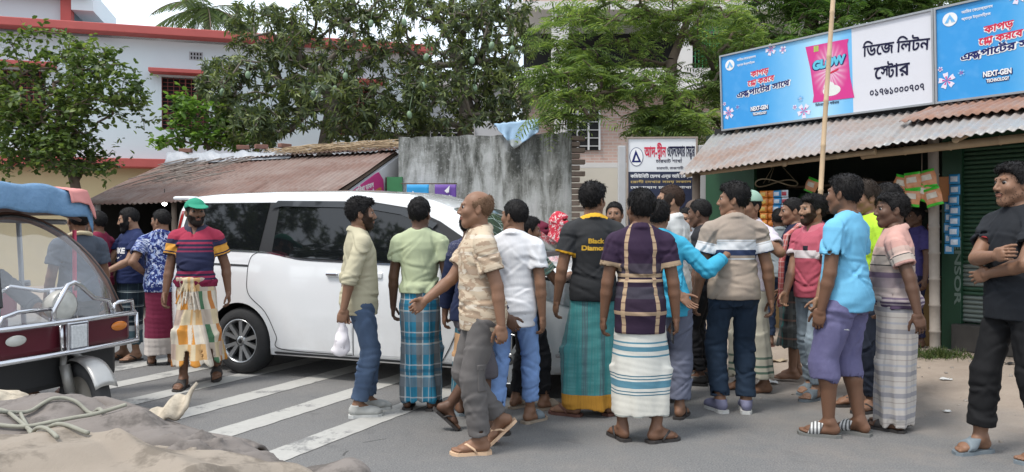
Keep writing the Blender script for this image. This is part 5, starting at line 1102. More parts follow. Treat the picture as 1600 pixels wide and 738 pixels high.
# ------------------------------------------------------------------ trees
def leaf_mat(name, c1, c2, c3, rough=.5, trans=.35):
    n = NT(name); r = n.node("ShaderNodeNewGeometry").outputs["Random Per Island"]; o = n.obj(); c = n.ramp(n.add(n.mul(r, .75), n.mul(n.math('SUBTRACT', n.noise(1.1, o, 3), .38), .9)), [(0, c1), (.45, c2), (.95, c3)])
    n.out(c, rough, 0, None, .4); tr = n.node("ShaderNodeBsdfTranslucent", {"Color": n.mix(.5, c, n.mix(1., c, (1.6, 1.7, .5), 'MULTIPLY'))}); mxs = n.node("ShaderNodeMixShader", {0: trans, 1: n.b.outputs[0], 2: tr.outputs[0]}); n.L.new(mxs.outputs[0], n.o.inputs[0]); return n.m
def bark_mat(name, c): return paint(name, c, .9, .35, 7, bump=.6, bscale=30)
def template(kind):
    """leaf outline in (side, along, lift); rows of 3"""
    if kind == 'lance': rows = [(0, .02, 0), (.30, .5, -.01), (.62, .46, -.07), (1, .02, -.22)]
    elif kind == 'oval': rows = [(0, .03, 0), (.3, .5, .01), (.7, .46, -.02), (1, .03, -.10)]
    else: rows = [(0, .1, 0), (.5, .5, 0), (1, .12, -.08)]
    V = []; F = []
    for t, w_, dz in rows: V += [(-w_, t, dz + .12 * w_), (0, t, dz), (w_, t, dz + .12 * w_)]
    for i in range(len(rows) - 1):
        for k in (0, 1): a = i * 3 + k; F.append((a, a + 1, a + 4, a + 3))
    return np.array(V), np.array(F)
def leaves(P, D, Nn, L, W, kind):
    T, F = template(kind); P, D, Nn = (np.asarray(a, float) for a in (P, D, Nn)); D /= np.linalg.norm(D, axis=1, keepdims=True); S = np.cross(D, Nn); S /= np.maximum(np.linalg.norm(S, axis=1, keepdims=True), 1e-6); U = np.cross(S, D)
    L = np.asarray(L)[:, None, None]; W = np.asarray(W)[:, None, None]
    V = P[:, None] + S[:, None] * T[None, :, :1] * W + D[:, None] * T[None, :, 1:2] * L + U[:, None] * T[None, :, 2:] * L
    k = len(T); Q = F[None] + (np.arange(len(P)) * k)[:, None, None]; return V.reshape(-1, 3), Q.reshape(-1, 4)
def skeleton(trunk, tips, seed, r0, pull=.55):
    """tips join the nearest node already grown; returns nodes, parents, radii"""
    rg = random.Random(seed); nodes = [Vector(p) for p in trunk]; par = [-1] + list(range(len(trunk) - 1)); base = nodes[-1]
    order = sorted(range(len(tips)), key=lambda i: min((tips[i] - n).length for n in nodes)); tipn = []
    for i in order:
        t = tips[i]; A = np.array([tuple(n) for n in nodes]); dd = np.linalg.norm(A - np.array(t), axis=1) + .35 * np.maximum(0, A[:, 2] - t.z) + .10 * np.linalg.norm(A - np.array(base), axis=1); j = int(dd.argmin()); a = nodes[j]; L = (t - a).length; k = max(1, int(L / .35)); prev = j
        for s_ in range(1, k + 1):
            f = s_ / k; p = a.lerp(t, f) + Vector((rg.gauss(0, .03), rg.gauss(0, .03), rg.gauss(0, .03) + .10 * L * math.sin(math.pi * f))) * (1 if s_ < k else 0); nodes.append(p); par.append(prev); prev = len(nodes) - 1
        tipn.append((prev, i))
    cnt = [0] * len(nodes)
    for n, _ in tipn:
        while n >= 0: cnt[n] += 1; n = par[n]
    tot = max(cnt); rad = [max(.005, r0 * (c / tot) ** .48) for c in cnt]; return nodes, par, rad
def tree(name, label, trunk, blobs, n, r0, foliage, bark, lm, seed, group="trees behind the shacks", gaps=.5):
    rg = random.Random(seed); tips = []
    while len(tips) < n:
        c, r, wgt = rg.choices(blobs, [b[2] for b in blobs])[0]; v = Vector((rg.gauss(0, 1), rg.gauss(0, 1), rg.gauss(0, 1))).normalized() * rg.uniform(.25, 1) ** .45; p = Vector((c[0] + v.x * r[0], c[1] + v.y * r[1], c[2] + v.z * r[2]))
        if math.sin(p.x * 2.3 + seed) * math.sin(p.y * 2.1 + 1) * math.sin(p.z * 2.6 + seed * .7) < -gaps: continue
        tips.append(p)
    nodes, par, rad = skeleton(trunk, tips, seed, r0); e = empty(name, tuple(trunk[0]), 0, label, "tree", group); o = Vector(trunk[0])
    m = MB()
    for i, p in enumerate(par):
        if p >= 0: m.tube([nodes[p] - o, nodes[i] - o], [min(rad[p], rad[i] * 1.5), rad[i]], 6 if rad[i] > .02 else 4, False)
    m.build("trunk", bark, e); V, Q = foliage(tips, nodes, rg, o); link(bpy.data.objects.new("crown", npmesh("crown", V, Q, [lm], None, False)), e); return e, tips
def fol_mango(per=12, L=(.12, .19)):
    def f(tips, nodes, rg, o):
        P, D, N, Ls, Ws = [], [], [], [], []
        for t in tips:
            ax = Vector((rg.gauss(0, .5), rg.gauss(0, .5), rg.uniform(-.1, .9))).normalized(); a = ax.orthogonal().normalized(); b = ax.cross(a); dz = rg.uniform(.1, .8)
            for k in range(per):
                th = k * 2.4 + rg.gauss(0, .2); d = (a * math.cos(th) + b * math.sin(th)) + ax * rg.uniform(-.1, .7) + Vector((0, 0, -dz)); P.append(t - o + ax * rg.uniform(-.10, .05)); D.append(d); N.append(ax + Vector((rg.gauss(0, .3), rg.gauss(0, .3), .3))); l_ = rg.uniform(*L); Ls.append(l_); Ws.append(l_ * rg.uniform(.23, .32))
        return leaves(P, D, N, Ls, Ws, 'lance')
    return f
def fol_oval(per=9, L=(.06, .11)):
    def f(tips, nodes, rg, o):
        P, D, N, Ls, Ws = [], [], [], [], []
        for t in tips:
            tw = Vector((rg.gauss(0, 1), rg.gauss(0, 1), rg.gauss(.2, .6))).normalized() * .30
            for k in range(per):
                s_ = rg.uniform(-.5, 1); d = Vector((rg.gauss(0, 1), rg.gauss(0, 1), rg.gauss(-.25, .5))) + tw * 2; P.append(t - o + tw * s_); D.append(d); N.append(Vector((rg.gauss(0, .5), rg.gauss(0, .5), 1))); l_ = rg.uniform(*L); Ls.append(l_); Ws.append(l_ * rg.uniform(.5, .68))
        return leaves(P, D, N, Ls, Ws, 'oval')
    return f
def fol_feather(per=5, pinna=8, L=(.26, .42)):
    def f(tips, nodes, rg, o):
        P, D, N, Ls, Ws = [], [], [], [], []
        for t in tips:
            for k in range(per):
                d = Vector((rg.gauss(0, 1), rg.gauss(0, 1), rg.gauss(.05, .35))).normalized(); up = Vector((rg.gauss(0, .25), rg.gauss(0, .25), 1)); s = d.cross(up).normalized(); l_ = rg.uniform(*L)
                for q in range(pinna):
                    x = (q + 1) / pinna; c = t - o + d * l_ * x + Vector((0, 0, -.35 * l_ * x * x))
                    for sg in (-1, 1):
                        pl = l_ * .42 * math.sin(math.pi * (.18 + .72 * x))
                        P.append(c); D.append(s * sg + d * .35 + Vector((0, 0, -.25 + rg.gauss(0, .1)))); N.append(up + Vector((rg.gauss(0, .3), rg.gauss(0, .3), 0))); Ls.append(pl); Ws.append(.026)
        return leaves(P, D, N, Ls, Ws, 'strip')
    return f
BK1, BK2 = bark_mat("bark_grey", (.15, .125, .10)), bark_mat("bark_brown", (.13, .095, .07))
def pb(px, py, Y, rx, ry, rz, w_=1.):    # crown clump centred on a photo pixel at depth Y, radii in metres
    return (tuple(at(px, py, Y)), (rx, ry, rz), w_)
def trees():
    lm = leaf_mat("mango_leaf", (.042, .062, .030), (.090, .122, .056), (.24, .28, .085), .42, .30)
    A, tA = tree("mango_tree", "dark mango tree with hanging green fruit behind the tin shack", [at(505, 330, 17.2) * 1 - Vector((0, 0, 1.8)), at(508, 230, 17.2), at(520, 170, 17.1), at(505, 110, 17)],
        [pb(400, 150, 17, 1.2, 1.1, .95, 1), pb(500, 60, 17, 1.5, 1.2, .9, 1.2), pb(420, 50, 17.2, 1.0, 1, .7, .7), pb(520, 165, 16.6, 1.3, 1., .8, 1.2), pb(390, 200, 16.4, .8, .8, .45, .7), pb(560, -5, 17.2, 1.3, 1.1, .6, .7), pb(345, 130, 17.3, .55, .7, .7, .5)], 1150, .17, fol_mango(), BK1, lm, 21)
    B, tB = tree("mango_tree", "broad mango tree with hanging green fruit behind the mossy wall", [Vector((-1.1, 17.6, 0)), at(724, 235, 17.6), at(730, 170, 17.5), at(715, 100, 17.4)],
        [pb(690, 60, 17.3, 1.5, 1.2, 1.0, 1.2), pb(770, 60, 17.6, 1.1, 1., .9, .9), pb(700, 160, 17, 1.3, 1.1, .7, 1.1), pb(790, 140, 17.2, .75, .8, .75, .9), pb(620, 120, 17.4, .9, .9, .9, .7), pb(740, 0, 17.2, 1.6, 1.1, .6, .8), pb(610, 195, 16.9, .9, .8, .4, .6)], 1150, .19, fol_mango(), BK1, lm, 22)
    fm = paint("mango_fruit", (.17, .25, .15), .55, .15, 14); rg = random.Random(5)
    for e, pxs in ((A, ((580, 38), (523, 140), (498, 153), (388, 118), (348, 145), (474, 200), (490, 148), (540, 120))), (B, ((632, 36), (666, 90), (738, 95), (742, 138), (662, 135), (768, 72), (640, 180), (800, 78)))):
        for px, py in pxs:
            p = at(px, py, 16.0 + rg.uniform(-.1, .3)) - e.location; m = MB(); m.lathe([(0, .085), (.03, .075), (.052, .035), (.056, 0), (.048, -.04), (.03, -.07), (0, -.085)], 12, Matrix.Translation(p) @ Matrix.Rotation(rg.uniform(-.3, .3), 4, 'Y')); m.tube([p + Vector((0, 0, .08)), p + Vector((.01, .05, .22)), p + Vector((.03, .2, .42))], .005, 4); m.build("mango", fm, e)
    f1 = leaf_mat("feather_leaf", (.068, .112, .040), (.12, .185, .062), (.29, .36, .11), .55, .5)
    tree("feathery_tree", "light green feathery tree with a forked trunk behind the clinic signboard", [Vector((2.65, 12.6, 0)), at(1047, 210, 12.6), at(1045, 150, 12.6), at(1050, 95, 12.6), at(1075, 30, 12.7)],
        [pb(960, 60, 12.4, 1.3, 1.0, .75, 1.1), pb(900, 130, 12.2, .75, .8, .6, .9), pb(880, 175, 11.9, .55, .6, .35, .6), pb(1000, 150, 12., .7, .8, .5, .7), pb(1090, 60, 12.8, 1.2, 1., .8, 1.), pb(1130, 170, 12.6, .6, .8, .7, .9), pb(1050, 195, 11.9, .7, .6, .25, .5), pb(1000, 0, 12.6, 1.5, 1.1, .6, .8), pb(1160, 110, 12.9, .6, .7, .8, .7)], 480, .13, fol_feather(4, 8), BK2, f1, 31, gaps=.22)
    tree("feathery_tree", "darker feathery tree rising behind the blue shop sign", [Vector((6.6, 14.6, 0)), at(1250, 150, 14.6), at(1262, 60, 14.6), at(1275, 0, 14.6)],
        [pb(1230, 40, 14.4, 1.3, 1., .8, 1.), pb(1330, 20, 14.6, 1.3, 1., .7, 1.), pb(1180, 90, 14.2, .7, .8, .6, .6), pb(1440, -10, 14.8, 1.3, 1., .6, .7), pb(1260, -40, 14.6, 1.7, 1., .6, .8)], 560, .15, fol_feather(5, 8), BK2, leaf_mat("feather_leaf_dark", (.040, .085, .026), (.075, .15, .040), (.18, .28, .065), .55, .45), 32, gaps=.25)
    tree("mango_tree", "dark leafy tree top showing above the far end of the shop sign", [Vector((9.2, 16, 0)), at(1500, 120, 16), at(1495, 30, 16)], [pb(1480, 5, 16, 1.6, 1., .55, 1), pb(1400, 10, 16.4, .8, .8, .6, .5), pb(1560, -20, 16, 1.3, 1, .5, .8)], 260, .14, fol_mango(), BK1, lm, 33)
    o1 = leaf_mat("guava_leaf", (.040, .070, .022), (.08, .125, .038), (.20, .26, .065), .5, .42)
    tree("leafy_tree", "small loose leaved tree in front of the white house, behind the rickshaw", [Vector((-6.75, 12.6, 0)), at(118, 290, 12.6), at(95, 200, 12.5), at(85, 130, 12.5)],
        [pb(60, 130, 12.5, 1.0, .8, .75, 1.2), pb(150, 150, 12.4, .75, .7, .8, 1.), pb(30, 220, 12.4, .8, .7, .5, .9), pb(130, 240, 12.3, .9, .7, .35, .9), pb(205, 190, 12.4, .4, .5, .75, .45), pb(75, 80, 12.6, .7, .6, .35, .5), pb(-40, 160, 12.6, .7, .7, .9, .6)], 860, .075, fol_oval(12, (.065, .115)), BK2, o1, 41, gaps=.20)
    tree("leafy_tree", "young fresh green tree in front of the barred window", [at(330, 262, 16.2) - Vector((0, 0, 2.7)), at(330, 250, 16.2), at(322, 215, 16.2)], [pb(310, 190, 16.1, .55, .5, .5, 1), pb(345, 215, 16.2, .55, .5, .3, .8), pb(285, 165, 16.1, .3, .4, .2, .3), pb(270, 225, 16., .35, .3, .2, .25)], 120, .04, fol_oval(11, (.10, .16)), BK2, leaf_mat("fresh_leaf", (.06, .12, .025), (.10, .19, .04), (.22, .34, .06), .5, .4), 42)
    # coconut palm far behind
    e = empty("palm_tree", (-11.2, 28, 0), 0, "coconut palm showing its fronds above the roof of the white house", "tree"); m = MB(); m.tube([(0, 0, 0), (.2, 0, 4), (.1, 0, 9.4)], [.2, .15, .12], 10); m.build("trunk", BK1, e); P, D, N, L, W = [], [], [], [], []; rg = random.Random(3); rib = MB()
    for k in range(17):
        a = k * 2.4; el = rg.uniform(-.2, 1.0); pts = []
        for s_ in range(13):
            t = s_ / 12; r = 2.3 * t; pts.append(Vector((.1 + math.cos(a) * r * math.cos(el * (1 - t)), math.sin(a) * r * math.cos(el * (1 - t)), 9.4 + 1.7 * t * math.sin(el) - 1.5 * t * t)))
        rib.tube(pts, .018, 4)
        for s_ in range(1, 13):
            dv = (pts[s_] - pts[s_ - 1]).normalized(); sd = dv.cross(Vector((0, 0, 1))).normalized()
            for j in range(3):
                for sg in (-1, 1): P.append(pts[s_ - 1].lerp(pts[s_], j / 3)); D.append(sd * sg + dv * .6 + Vector((0, 0, -.5 + rg.gauss(0, .1)))); N.append(Vector((0, 0, 1))); L.append(.62 * math.sin(math.pi * (.15 + .8 * s_ / 13))); W.append(.045)
    rib.build("frond_rib", BK2, e); V, Q = leaves(P, D, N, L, W, 'strip'); link(bpy.data.objects.new("crown", npmesh("crown", V, Q, [leaf_mat("palm_leaf", (.04, .07, .02), (.07, .11, .035), (.14, .18, .06))], None, False)), e)
trees()
def opposite():
    src = [o for o in SC.objects if o.name.startswith(("mango_tree", "feathery_tree")) and o.parent is None]
    for i, (k, x, y, rz, s_, lab) in enumerate(((0, -16.5, 2.2, 2.2, 1.35, "mango tree across the road, reflected towards the rear of the van's windows"), (1, -15., -2.0, 1.0, 1.25, "mango tree across the road reflected in the middle of the van's windows"), (2, -13.5, -6.5, .6, 1.5, "feathery tree across the road, reflected in the van's front door glass"))):
        c = copy_tree(src[k]); c.location = (x, y, 0); c.rotation_euler = (0, 0, rz); c.scale = (s_,) * 3; c["label"] = lab; c["group"] = "trees across the road"
opposite()
# ------------------------------------------------------------------ white van
def van():
    X = Vector((.928, -.372, 0)); RA = Vector((-2.65, 7.43, 0)); Yl = Vector((.372, .928, 0))     # near side rear wheel; Yl points away from the camera
    M = Matrix((X, Yl, Vector((0, 0, 1)))).transposed().to_4x4(); M.translation = RA - X * .98 + Yl * .845
    e = empty("white_van", M=M, label="white people carrier with dark tinted windows stopped on the zebra crossing", cat="van")
    xs_top = np.array([0, .08, .2, .5, 1.2, 2.1, 2.7, 2.95, 3.15, 3.35, 3.86, 4.0, 4.35, 4.55, 4.65, 4.69]); zs_top = np.array([1.66, 1.735, 1.78, 1.80, 1.81, 1.80, 1.76, 1.70, 1.63, 1.535, 1.20, 1.155, 1.08, .99, .88, .70])
    Wd = lambda x: .845 - (.13 * ((.30 - x) / .30) ** 2.2 if x < .3 else 0) - (.33 * ((x - 3.85) / .84) ** 2.3 if x > 3.85 else 0)
    zs = np.array([.20, .24, .42, .62, .85, 1.02, 1.16, 1.70, 1.9]); ys = np.array([.93, .965, .985, .997, 1.0, .992, .972, .80, .74])
    zt = lambda x: float(np.interp(x, xs_top, zs_top)); S0 = lambda x, z: Wd(x) * float(np.interp(z, zs, ys))
    def sec(x, n1=22, n2=12):
        top = zt(x); r = min(.12, (top - .3) * .35); pts = [];
        for k in range(n1 + 1): z = .21 + (top - r - .21) * k / n1; pts.append((S0(x, z), z))
        y0, z0 = pts[-1]; crown = .045 if x < 3.3 else .03
        for k in range(1, n2 + 1):
            t = k / n2; a = min(1., t * 2.2) * math.pi / 2; yy = y0 - r * 1.1 * (1 - math.cos(a)) if t * 2.2 < 1 else (y0 - r * 1.1) * (1 - (t * 2.2 - 1) / 1.2); zz = z0 + (r - crown) * math.sin(a) + (crown * (1 - (yy / max(y0, .01)) ** 2)); pts.append((max(yy, 0), zz))
        return pts
    xs = np.concatenate([np.linspace(0, .3, 10), np.linspace(.36, 2.6, 40), np.linspace(2.66, 4.0, 32), np.linspace(4.03, 4.69, 24)])
    V = []; secs = [sec(x) for x in xs]; k = len(secs[0]); ring = 2 * k - 1
    for x, s in zip(xs, secs):
        V += [(x, -y, z) for y, z in s] + [(x, y, z) for y, z in s[::-1][1:]]
    F = [(i * ring + j, (i + 1) * ring + j, (i + 1) * ring + j + 1, i * ring + j + 1) for i in range(len(xs) - 1) for j in range(ring - 1)]
    n = len(V); F += [(i * ring, i * ring + ring - 1, (i + 1) * ring + ring - 1, (i + 1) * ring) for i in range(len(xs) - 1)]
    F.append(tuple(range(ring))); F.append(tuple(range(n - ring, n))[::-1])
    pw = NT("van_white"); o = pw.obj(); z_ = pw.sep(o)[2]; dirt = pw.mul(pw.ramp(pw.noise(3, o, 6, .7), [(.4, 0), (.8, .35)]), pw.ramp(z_, [(.25, 1), (.75, .1)])); pm = pw.out(pw.mix(dirt, (.74, .745, .75), (.42, .39, .35)), .16, 0, None, .5, Coat_Weight=1., Coat_Roughness=.03)
    me = npmesh("body", V, F, [pm]); body = link(bpy.data.objects.new("body", me), e)
    # wheel arches cut out
    c = bmesh.new()
    for ax_ in (.98, 3.80):
        for sy in (-1, 1): bmesh.ops.create_cone(c, cap_ends=True, segments=48, radius1=.365, radius2=.365, depth=.42, matrix=Matrix.Translation((ax_, sy * .80, .335)) @ Matrix.Rotation(R(90), 4, 'X'))
    cm = bpy.data.meshes.new("cutter"); c.to_mesh(cm); c.free(); blk = paint("trim_black", (.010, .010, .011), .45, .1); cm.materials.append(blk); me.materials.append(blk); co = bpy.data.objects.new("cutter", cm); COL.objects.link(co); co.parent = e
    for p_ in cm.polygons: p_.material_index = 0
    md = body.modifiers.new("arch", 'BOOLEAN'); md.object = co; md.operation = 'DIFFERENCE'; md.solver = 'EXACT'; md.material_mode = 'TRANSFER'
    bpy.context.view_layer.update(); dg = bpy.context.evaluated_depsgraph_get(); nm = bpy.data.meshes.new_from_object(body.evaluated_get(dg)); body.modifiers.clear(); body.data = nm; bpy.data.objects.remove(co)
    for p_ in nm.polygons: p_.use_smooth = len(p_.vertices) <= 4 and p_.material_index == 0
    glass = NT("tinted_glass").out((.006, .007, .008), .03, 0, None, .6); gl2 = paint("visor_grey", (.035, .038, .042), .12, .1)
    def Sy(x, z):      # surface including the rounding under the roof
        s = sec(x); zz = [p[1] for p in s]; yy = [p[0] for p in s]; return float(np.interp(z, zz, yy))
    def side(name, loop, mt, off, parent, sd=-1, step=.06):
        V2, F2 = gridpoly(loop, step); m = MB(); vs = []
        for p in V2:
            h = .01; y = Sy(p[0], p[1]); dy = (Sy(p[0], p[1] + h) - Sy(p[0], p[1] - h)) / (2 * h); nl = math.hypot(1, dy); vs.append((p[0], sd * (y + off / nl), p[1] - off * dy / nl))
        m._add(vs, [f if sd == -1 else f[::-1] for f in F2], True); return m.build(name, mt, parent)
    qt = [(.16, 1.235), (1.20, 1.205), (1.24, 1.668), (.36, 1.668), (.25, 1.60)]; sl = [(1.36, 1.195), (1.50, 1.165), (1.75, 1.14), (2.22, 1.125), (2.22, 1.66), (1.36, 1.668)]; fd = [(2.36, 1.12), (2.95, 1.105), (3.02, 1.475), (2.80, 1.575), (2.36, 1.64)]; fq = [(3.06, 1.11), (3.46, 1.10), (3.32, 1.26), (3.10, 1.41)]
    band = [(.14, 1.225), (1.22, 1.193), (1.38, 1.178), (1.55, 1.148), (1.78, 1.122), (3.70, 1.075), (3.45, 1.285), (3.12, 1.475), (2.82, 1.595), (2.4, 1.66), (.34, 1.675), (.22, 1.60)]
    for sd in (-1, 1):
        side("window_frame", band, blk, .003, e, sd)
        for nm_, L in (("rear_window", qt), ("sliding_door_window", sl), ("front_window", fd), ("quarter_window", fq)): side(nm_, L, glass, .007, e, sd)
    vis = [(1.26, 1.60), (1.34, 1.68), (2.3, 1.66), (2.75, 1.59), (3.10, 1.455), (3.06, 1.41), (2.72, 1.535), (2.3, 1.60), (1.4, 1.625)]; o_ = side("rain_visor", vis, gl2, .022, e); 
    chrome = paint("chrome_trim", (.55, .55, .56), .15, .05, metal=1.)
    def strip(name, pts, w_, mt, off=.005, parent=e):
        L = [];
        for i, (x, z) in enumerate(pts):
            a = Vector(pts[min(i + 1, len(pts) - 1)]) - Vector(pts[max(i - 1, 0)]); nn_ = Vector((-a.y, a.x)).normalized() * w_ / 2; L.append(((x + nn_.x, z + nn_.y), (x - nn_.x, z - nn_.y)))
        return side(name, [p[0] for p in L] + [p[1] for p in L[::-1]], mt, off, parent, -1, .05)
    def curve(pts, k=8):
        out = []
        for i in range(len(pts) - 1):
            p0, p1, p2, p3 = (Vector(pts[max(0, min(len(pts) - 1, i + d_))]) for d_ in (-1, 0, 1, 2))
            for j in range(k): t = j / k; out.append(tuple(.5 * (2 * p1 + (p2 - p0) * t + (2 * p0 - 5 * p1 + 4 * p2 - p3) * t * t + (3 * p1 - p0 - 3 * p2 + p3) * t ** 3)))
        return out + [tuple(pts[-1])]
    strip("belt_trim", curve([(.15, 1.222), (1.20, 1.190), (1.40, 1.172), (1.56, 1.146), (1.8, 1.120), (2.6, 1.098), (3.68, 1.072)]), .014, chrome)
    sm = paint("seam_dark", (.03, .03, .032), .7, 0)
    dr = side("sliding_door", curve([(1.10, 1.18), (1.08, .95), (1.10, .78), (1.30, .62), (1.42, .40), (1.46, .28)], 6) + [(2.26, .28), (2.28, 1.10)] + [(1.8, 1.112), (1.56, 1.138), (1.40, 1.165)], pm, .0022, e); strip("door_seam", curve([(1.24, 1.20), (1.12, 1.14), (1.085, .95), (1.11, .78), (1.30, .62), (1.42, .40), (1.47, .275), (2.26, .262)]), .008, sm, .004, dr); strip("door_seam", [(2.27, .26), (2.29, .7), (2.28, 1.10)], .008, sm, .004, dr)
    fdr = side("front_door", [(2.32, .28), (3.20, .28), (3.32, .55), (3.36, 1.06), (2.32, 1.09)], pm, .0022, e); strip("door_seam", curve([(3.18, .27), (3.33, .55), (3.38, .9), (3.37, 1.06)]), .008, sm, .004, fdr)
    strip("slide_rail", [(.52, 1.072), (1.09, 1.058)], .020, sm, .004); strip("sill", [(1.38, .235), (3.40, .235)], .02, sm, .004)
    def handle(x, par):
        m = MB(); y = Sy(x, .995); m.M = Matrix.Translation((x, -y - .004, .995)); m.box((0, 0, 0), (.19, .03, .055), 0, .012); m.mi = 1; m.box((-.03, -.016, .002), (.13, .03, .030), 0, .010); m.build("handle", [pm, chrome], par)
    handle(2.10, dr); handle(2.50, fdr)
    # windscreen, bonnet line, nose
    def topgrid(name, x0, x1, w0, w1, mt, off, par=e, nu=14):
        m = MB()
        def f(u, v):
            x = x0 + (x1 - x0) * u; s = sec(x); yy = [p[0] for p in s][22:][::-1]; zz = [p[1] for p in s][22:][::-1]; y = (2 * v - 1) * (w0 + (w1 - w0) * u); z = float(np.interp(abs(y), yy, zz)); return Vector((x + off * .5, y, z + off))
        m.grid(f, nu, 16); return m.build(name, mt, par)
    wg = NT("windscreen_glass"); o = wg.obj(); vd = wg.node("ShaderNodeTexVoronoi", {"Vector": o, "Scale": 7.}, feature='DISTANCE_TO_EDGE').outputs["Distance"]; near = wg.node("ShaderNodeVectorMath", {0: o, 1: (3.45, -.25, 1.5)}, operation='DISTANCE').outputs["Value"]; cr_ = wg.mul(wg.math('LESS_THAN', vd, .018), wg.math('LESS_THAN', near, .55)); ws = wg.out(wg.mix(cr_, (.035, .05, .045), (.42, .50, .47)), .06, 0, None, .6)
    topgrid("windscreen", 3.17, 3.85, .60, .70, ws, .006); topgrid("bonnet_cowl", 3.86, 3.96, .66, .66, blk, .004, e, 3)
    def nose(name, z0, z1, y0, y1, mt, off, nu=10, nv=6):
        m = MB(); A = np.array([(x, zt(x)) for x in np.linspace(4.35, 4.69, 30)])
        def f(u, v):
            y = y0 + (y1 - y0) * u; z = z0 + (z1 - z0) * v; lo_, hi_ = 3.6, 4.69
            for _ in range(22):
                mid = (lo_ + hi_) / 2
                if zt(mid) > z and S0(mid, z) > abs(y): lo_ = mid
                else: hi_ = mid
            nx = Vector((1, .9 * y, 0)).normalized(); return Vector((lo_ + .003, y, z)) + nx * off
        m.grid(f, nu, nv); return m.build(name, mt, e)
    lampg = paint("lamp_glass", (.36, .38, .40), .08, .35, 30, metal=.4)
    for sd in (-1, 1): 
        side("headlight", [(4.06, .86), (4.40, .74), (4.52, .80), (4.40, .95), (4.12, .99)], lampg, .006, e, sd); side("headlight_trim", [(4.02, .98), (4.38, .965), (4.50, .99), (4.38, 1.0), (4.05, 1.02)], blk, .005, e, sd); side("fog_lamp_bay", [(4.22, .40), (4.46, .38), (4.50, .50), (4.30, .54)], blk, .005, e, sd)
        side("fog_lamp", ell(4.36, .46, .035, .035, 14), lampg, .012, e, sd); side("bumper_trim", [(4.20, .36), (4.50, .34), (4.50, .365), (4.20, .385)], chrome, .010, e, sd)
    nose("grille", .62, .86, -.42, .42, blk, .012); nose("lower_intake", .30, .46, -.40, .40, blk, .012); nose("grille_bar", .80, .84, -.44, .44, chrome, .022)
    def mirror():
        m = MB(); y = -Sy(3.15, 1.10); m.box((3.20, y - .11, 1.16), (.12, .19, .15), .25, .045); m.box((3.22, y - .02, 1.10), (.06, .10, .05), 0, .01); m.build("mirror", pm, e)
    mirror()
    side("spoiler_lamp", [(.02, 1.25), (.10, 1.23), (.15, 1.60), (.09, 1.60)], paint("lamp_red", (.30, .02, .02), .15, .1), .006, e)
    m = MB(); m.grid(lambda u, v: Vector((.02 + .12 * v - .012, (u - .5) * 1.25, 1.12 + .5 * v)), 8, 6); m.build("rear_glass", glass, e)
    m = MB(); m.box((.02, 0, 1.735), (.22, 1.22, .04), 0, .018); m.build("spoiler", pm, e)
    um = MB(); um.box((2.35, 0, .30), (4.3, 1.25, .16)); um.build("underbody", DARK, e)
    # wheels
    tyre = paint("tyre_rubber", (.022, .022, .023), .85, .3, 20, bump=.3); alloy = paint("alloy", (.42, .43, .44), .28, .08, metal=.85); hubd = paint("hub_dark", (.012, .012, .013), .4, .1)
    for ax_ in (.98, 3.80):
        for sd in (-1, 1):
            m = MB(); T = Matrix.Translation((ax_, sd * .73, .325)) @ Matrix.Rotation(R(90) * (1 if sd == -1 else -1), 4, 'X'); m.lathe([(.205, -.10), (.24, -.105), (.29, -.10), (.317, -.075), (.324, -.03), (.324, .03), (.317, .075), (.292, .102), (.24, .112), (.212, .105), (.205, .09)], 56, T); w_ = m.build("wheel", tyre, e)
            r = MB(); r.lathe([(.208, .095), (.214, .108), (.200, .102), (.192, .05), (.192, -.08)], 48, T); r.M = T
            for q in range(10):
                a = 2 * math.pi * (q // 2) / 5 + (.17 if q % 2 else -.17); b_ = 2 * math.pi * (q // 2) / 5 + (.27 if q % 2 else -.27); ca, sa = math.cos(a), math.sin(a); pts = []
                p0, p1 = Vector((math.cos(a) * .05, math.sin(a) * .05, .088)), Vector((math.cos(b_) * .198, math.sin(b_) * .198, .098)); s_ = (p1 - p0).cross(Vector((0, 0, 1))).normalized(); q4 = [p0 - s_ * .016, p1 - s_ * .021, p1 + s_ * .021, p0 + s_ * .016]; r._add(q4 + [v - Vector((0, 0, .035)) for v in q4], [(0, 1, 2, 3)[::-1], (0, 4, 5, 1)[::-1], (2, 6, 7, 3)[::-1]])
            r.M = None; r.lathe([(.0, .094), (.03, .094), (.04, .088), (.056, .080), (.058, .04)], 20, T); r.build("rim", alloy, w_); d = MB(); d.lathe([(0, .03), (.195, .03)], 32, T); d.lathe([(0, .097), (.022, .097), (.027, .092)], 16, T); d.build("brake_disc", hubd, w_)
    # people carriers keep a cabin behind the tint
    return e
van()
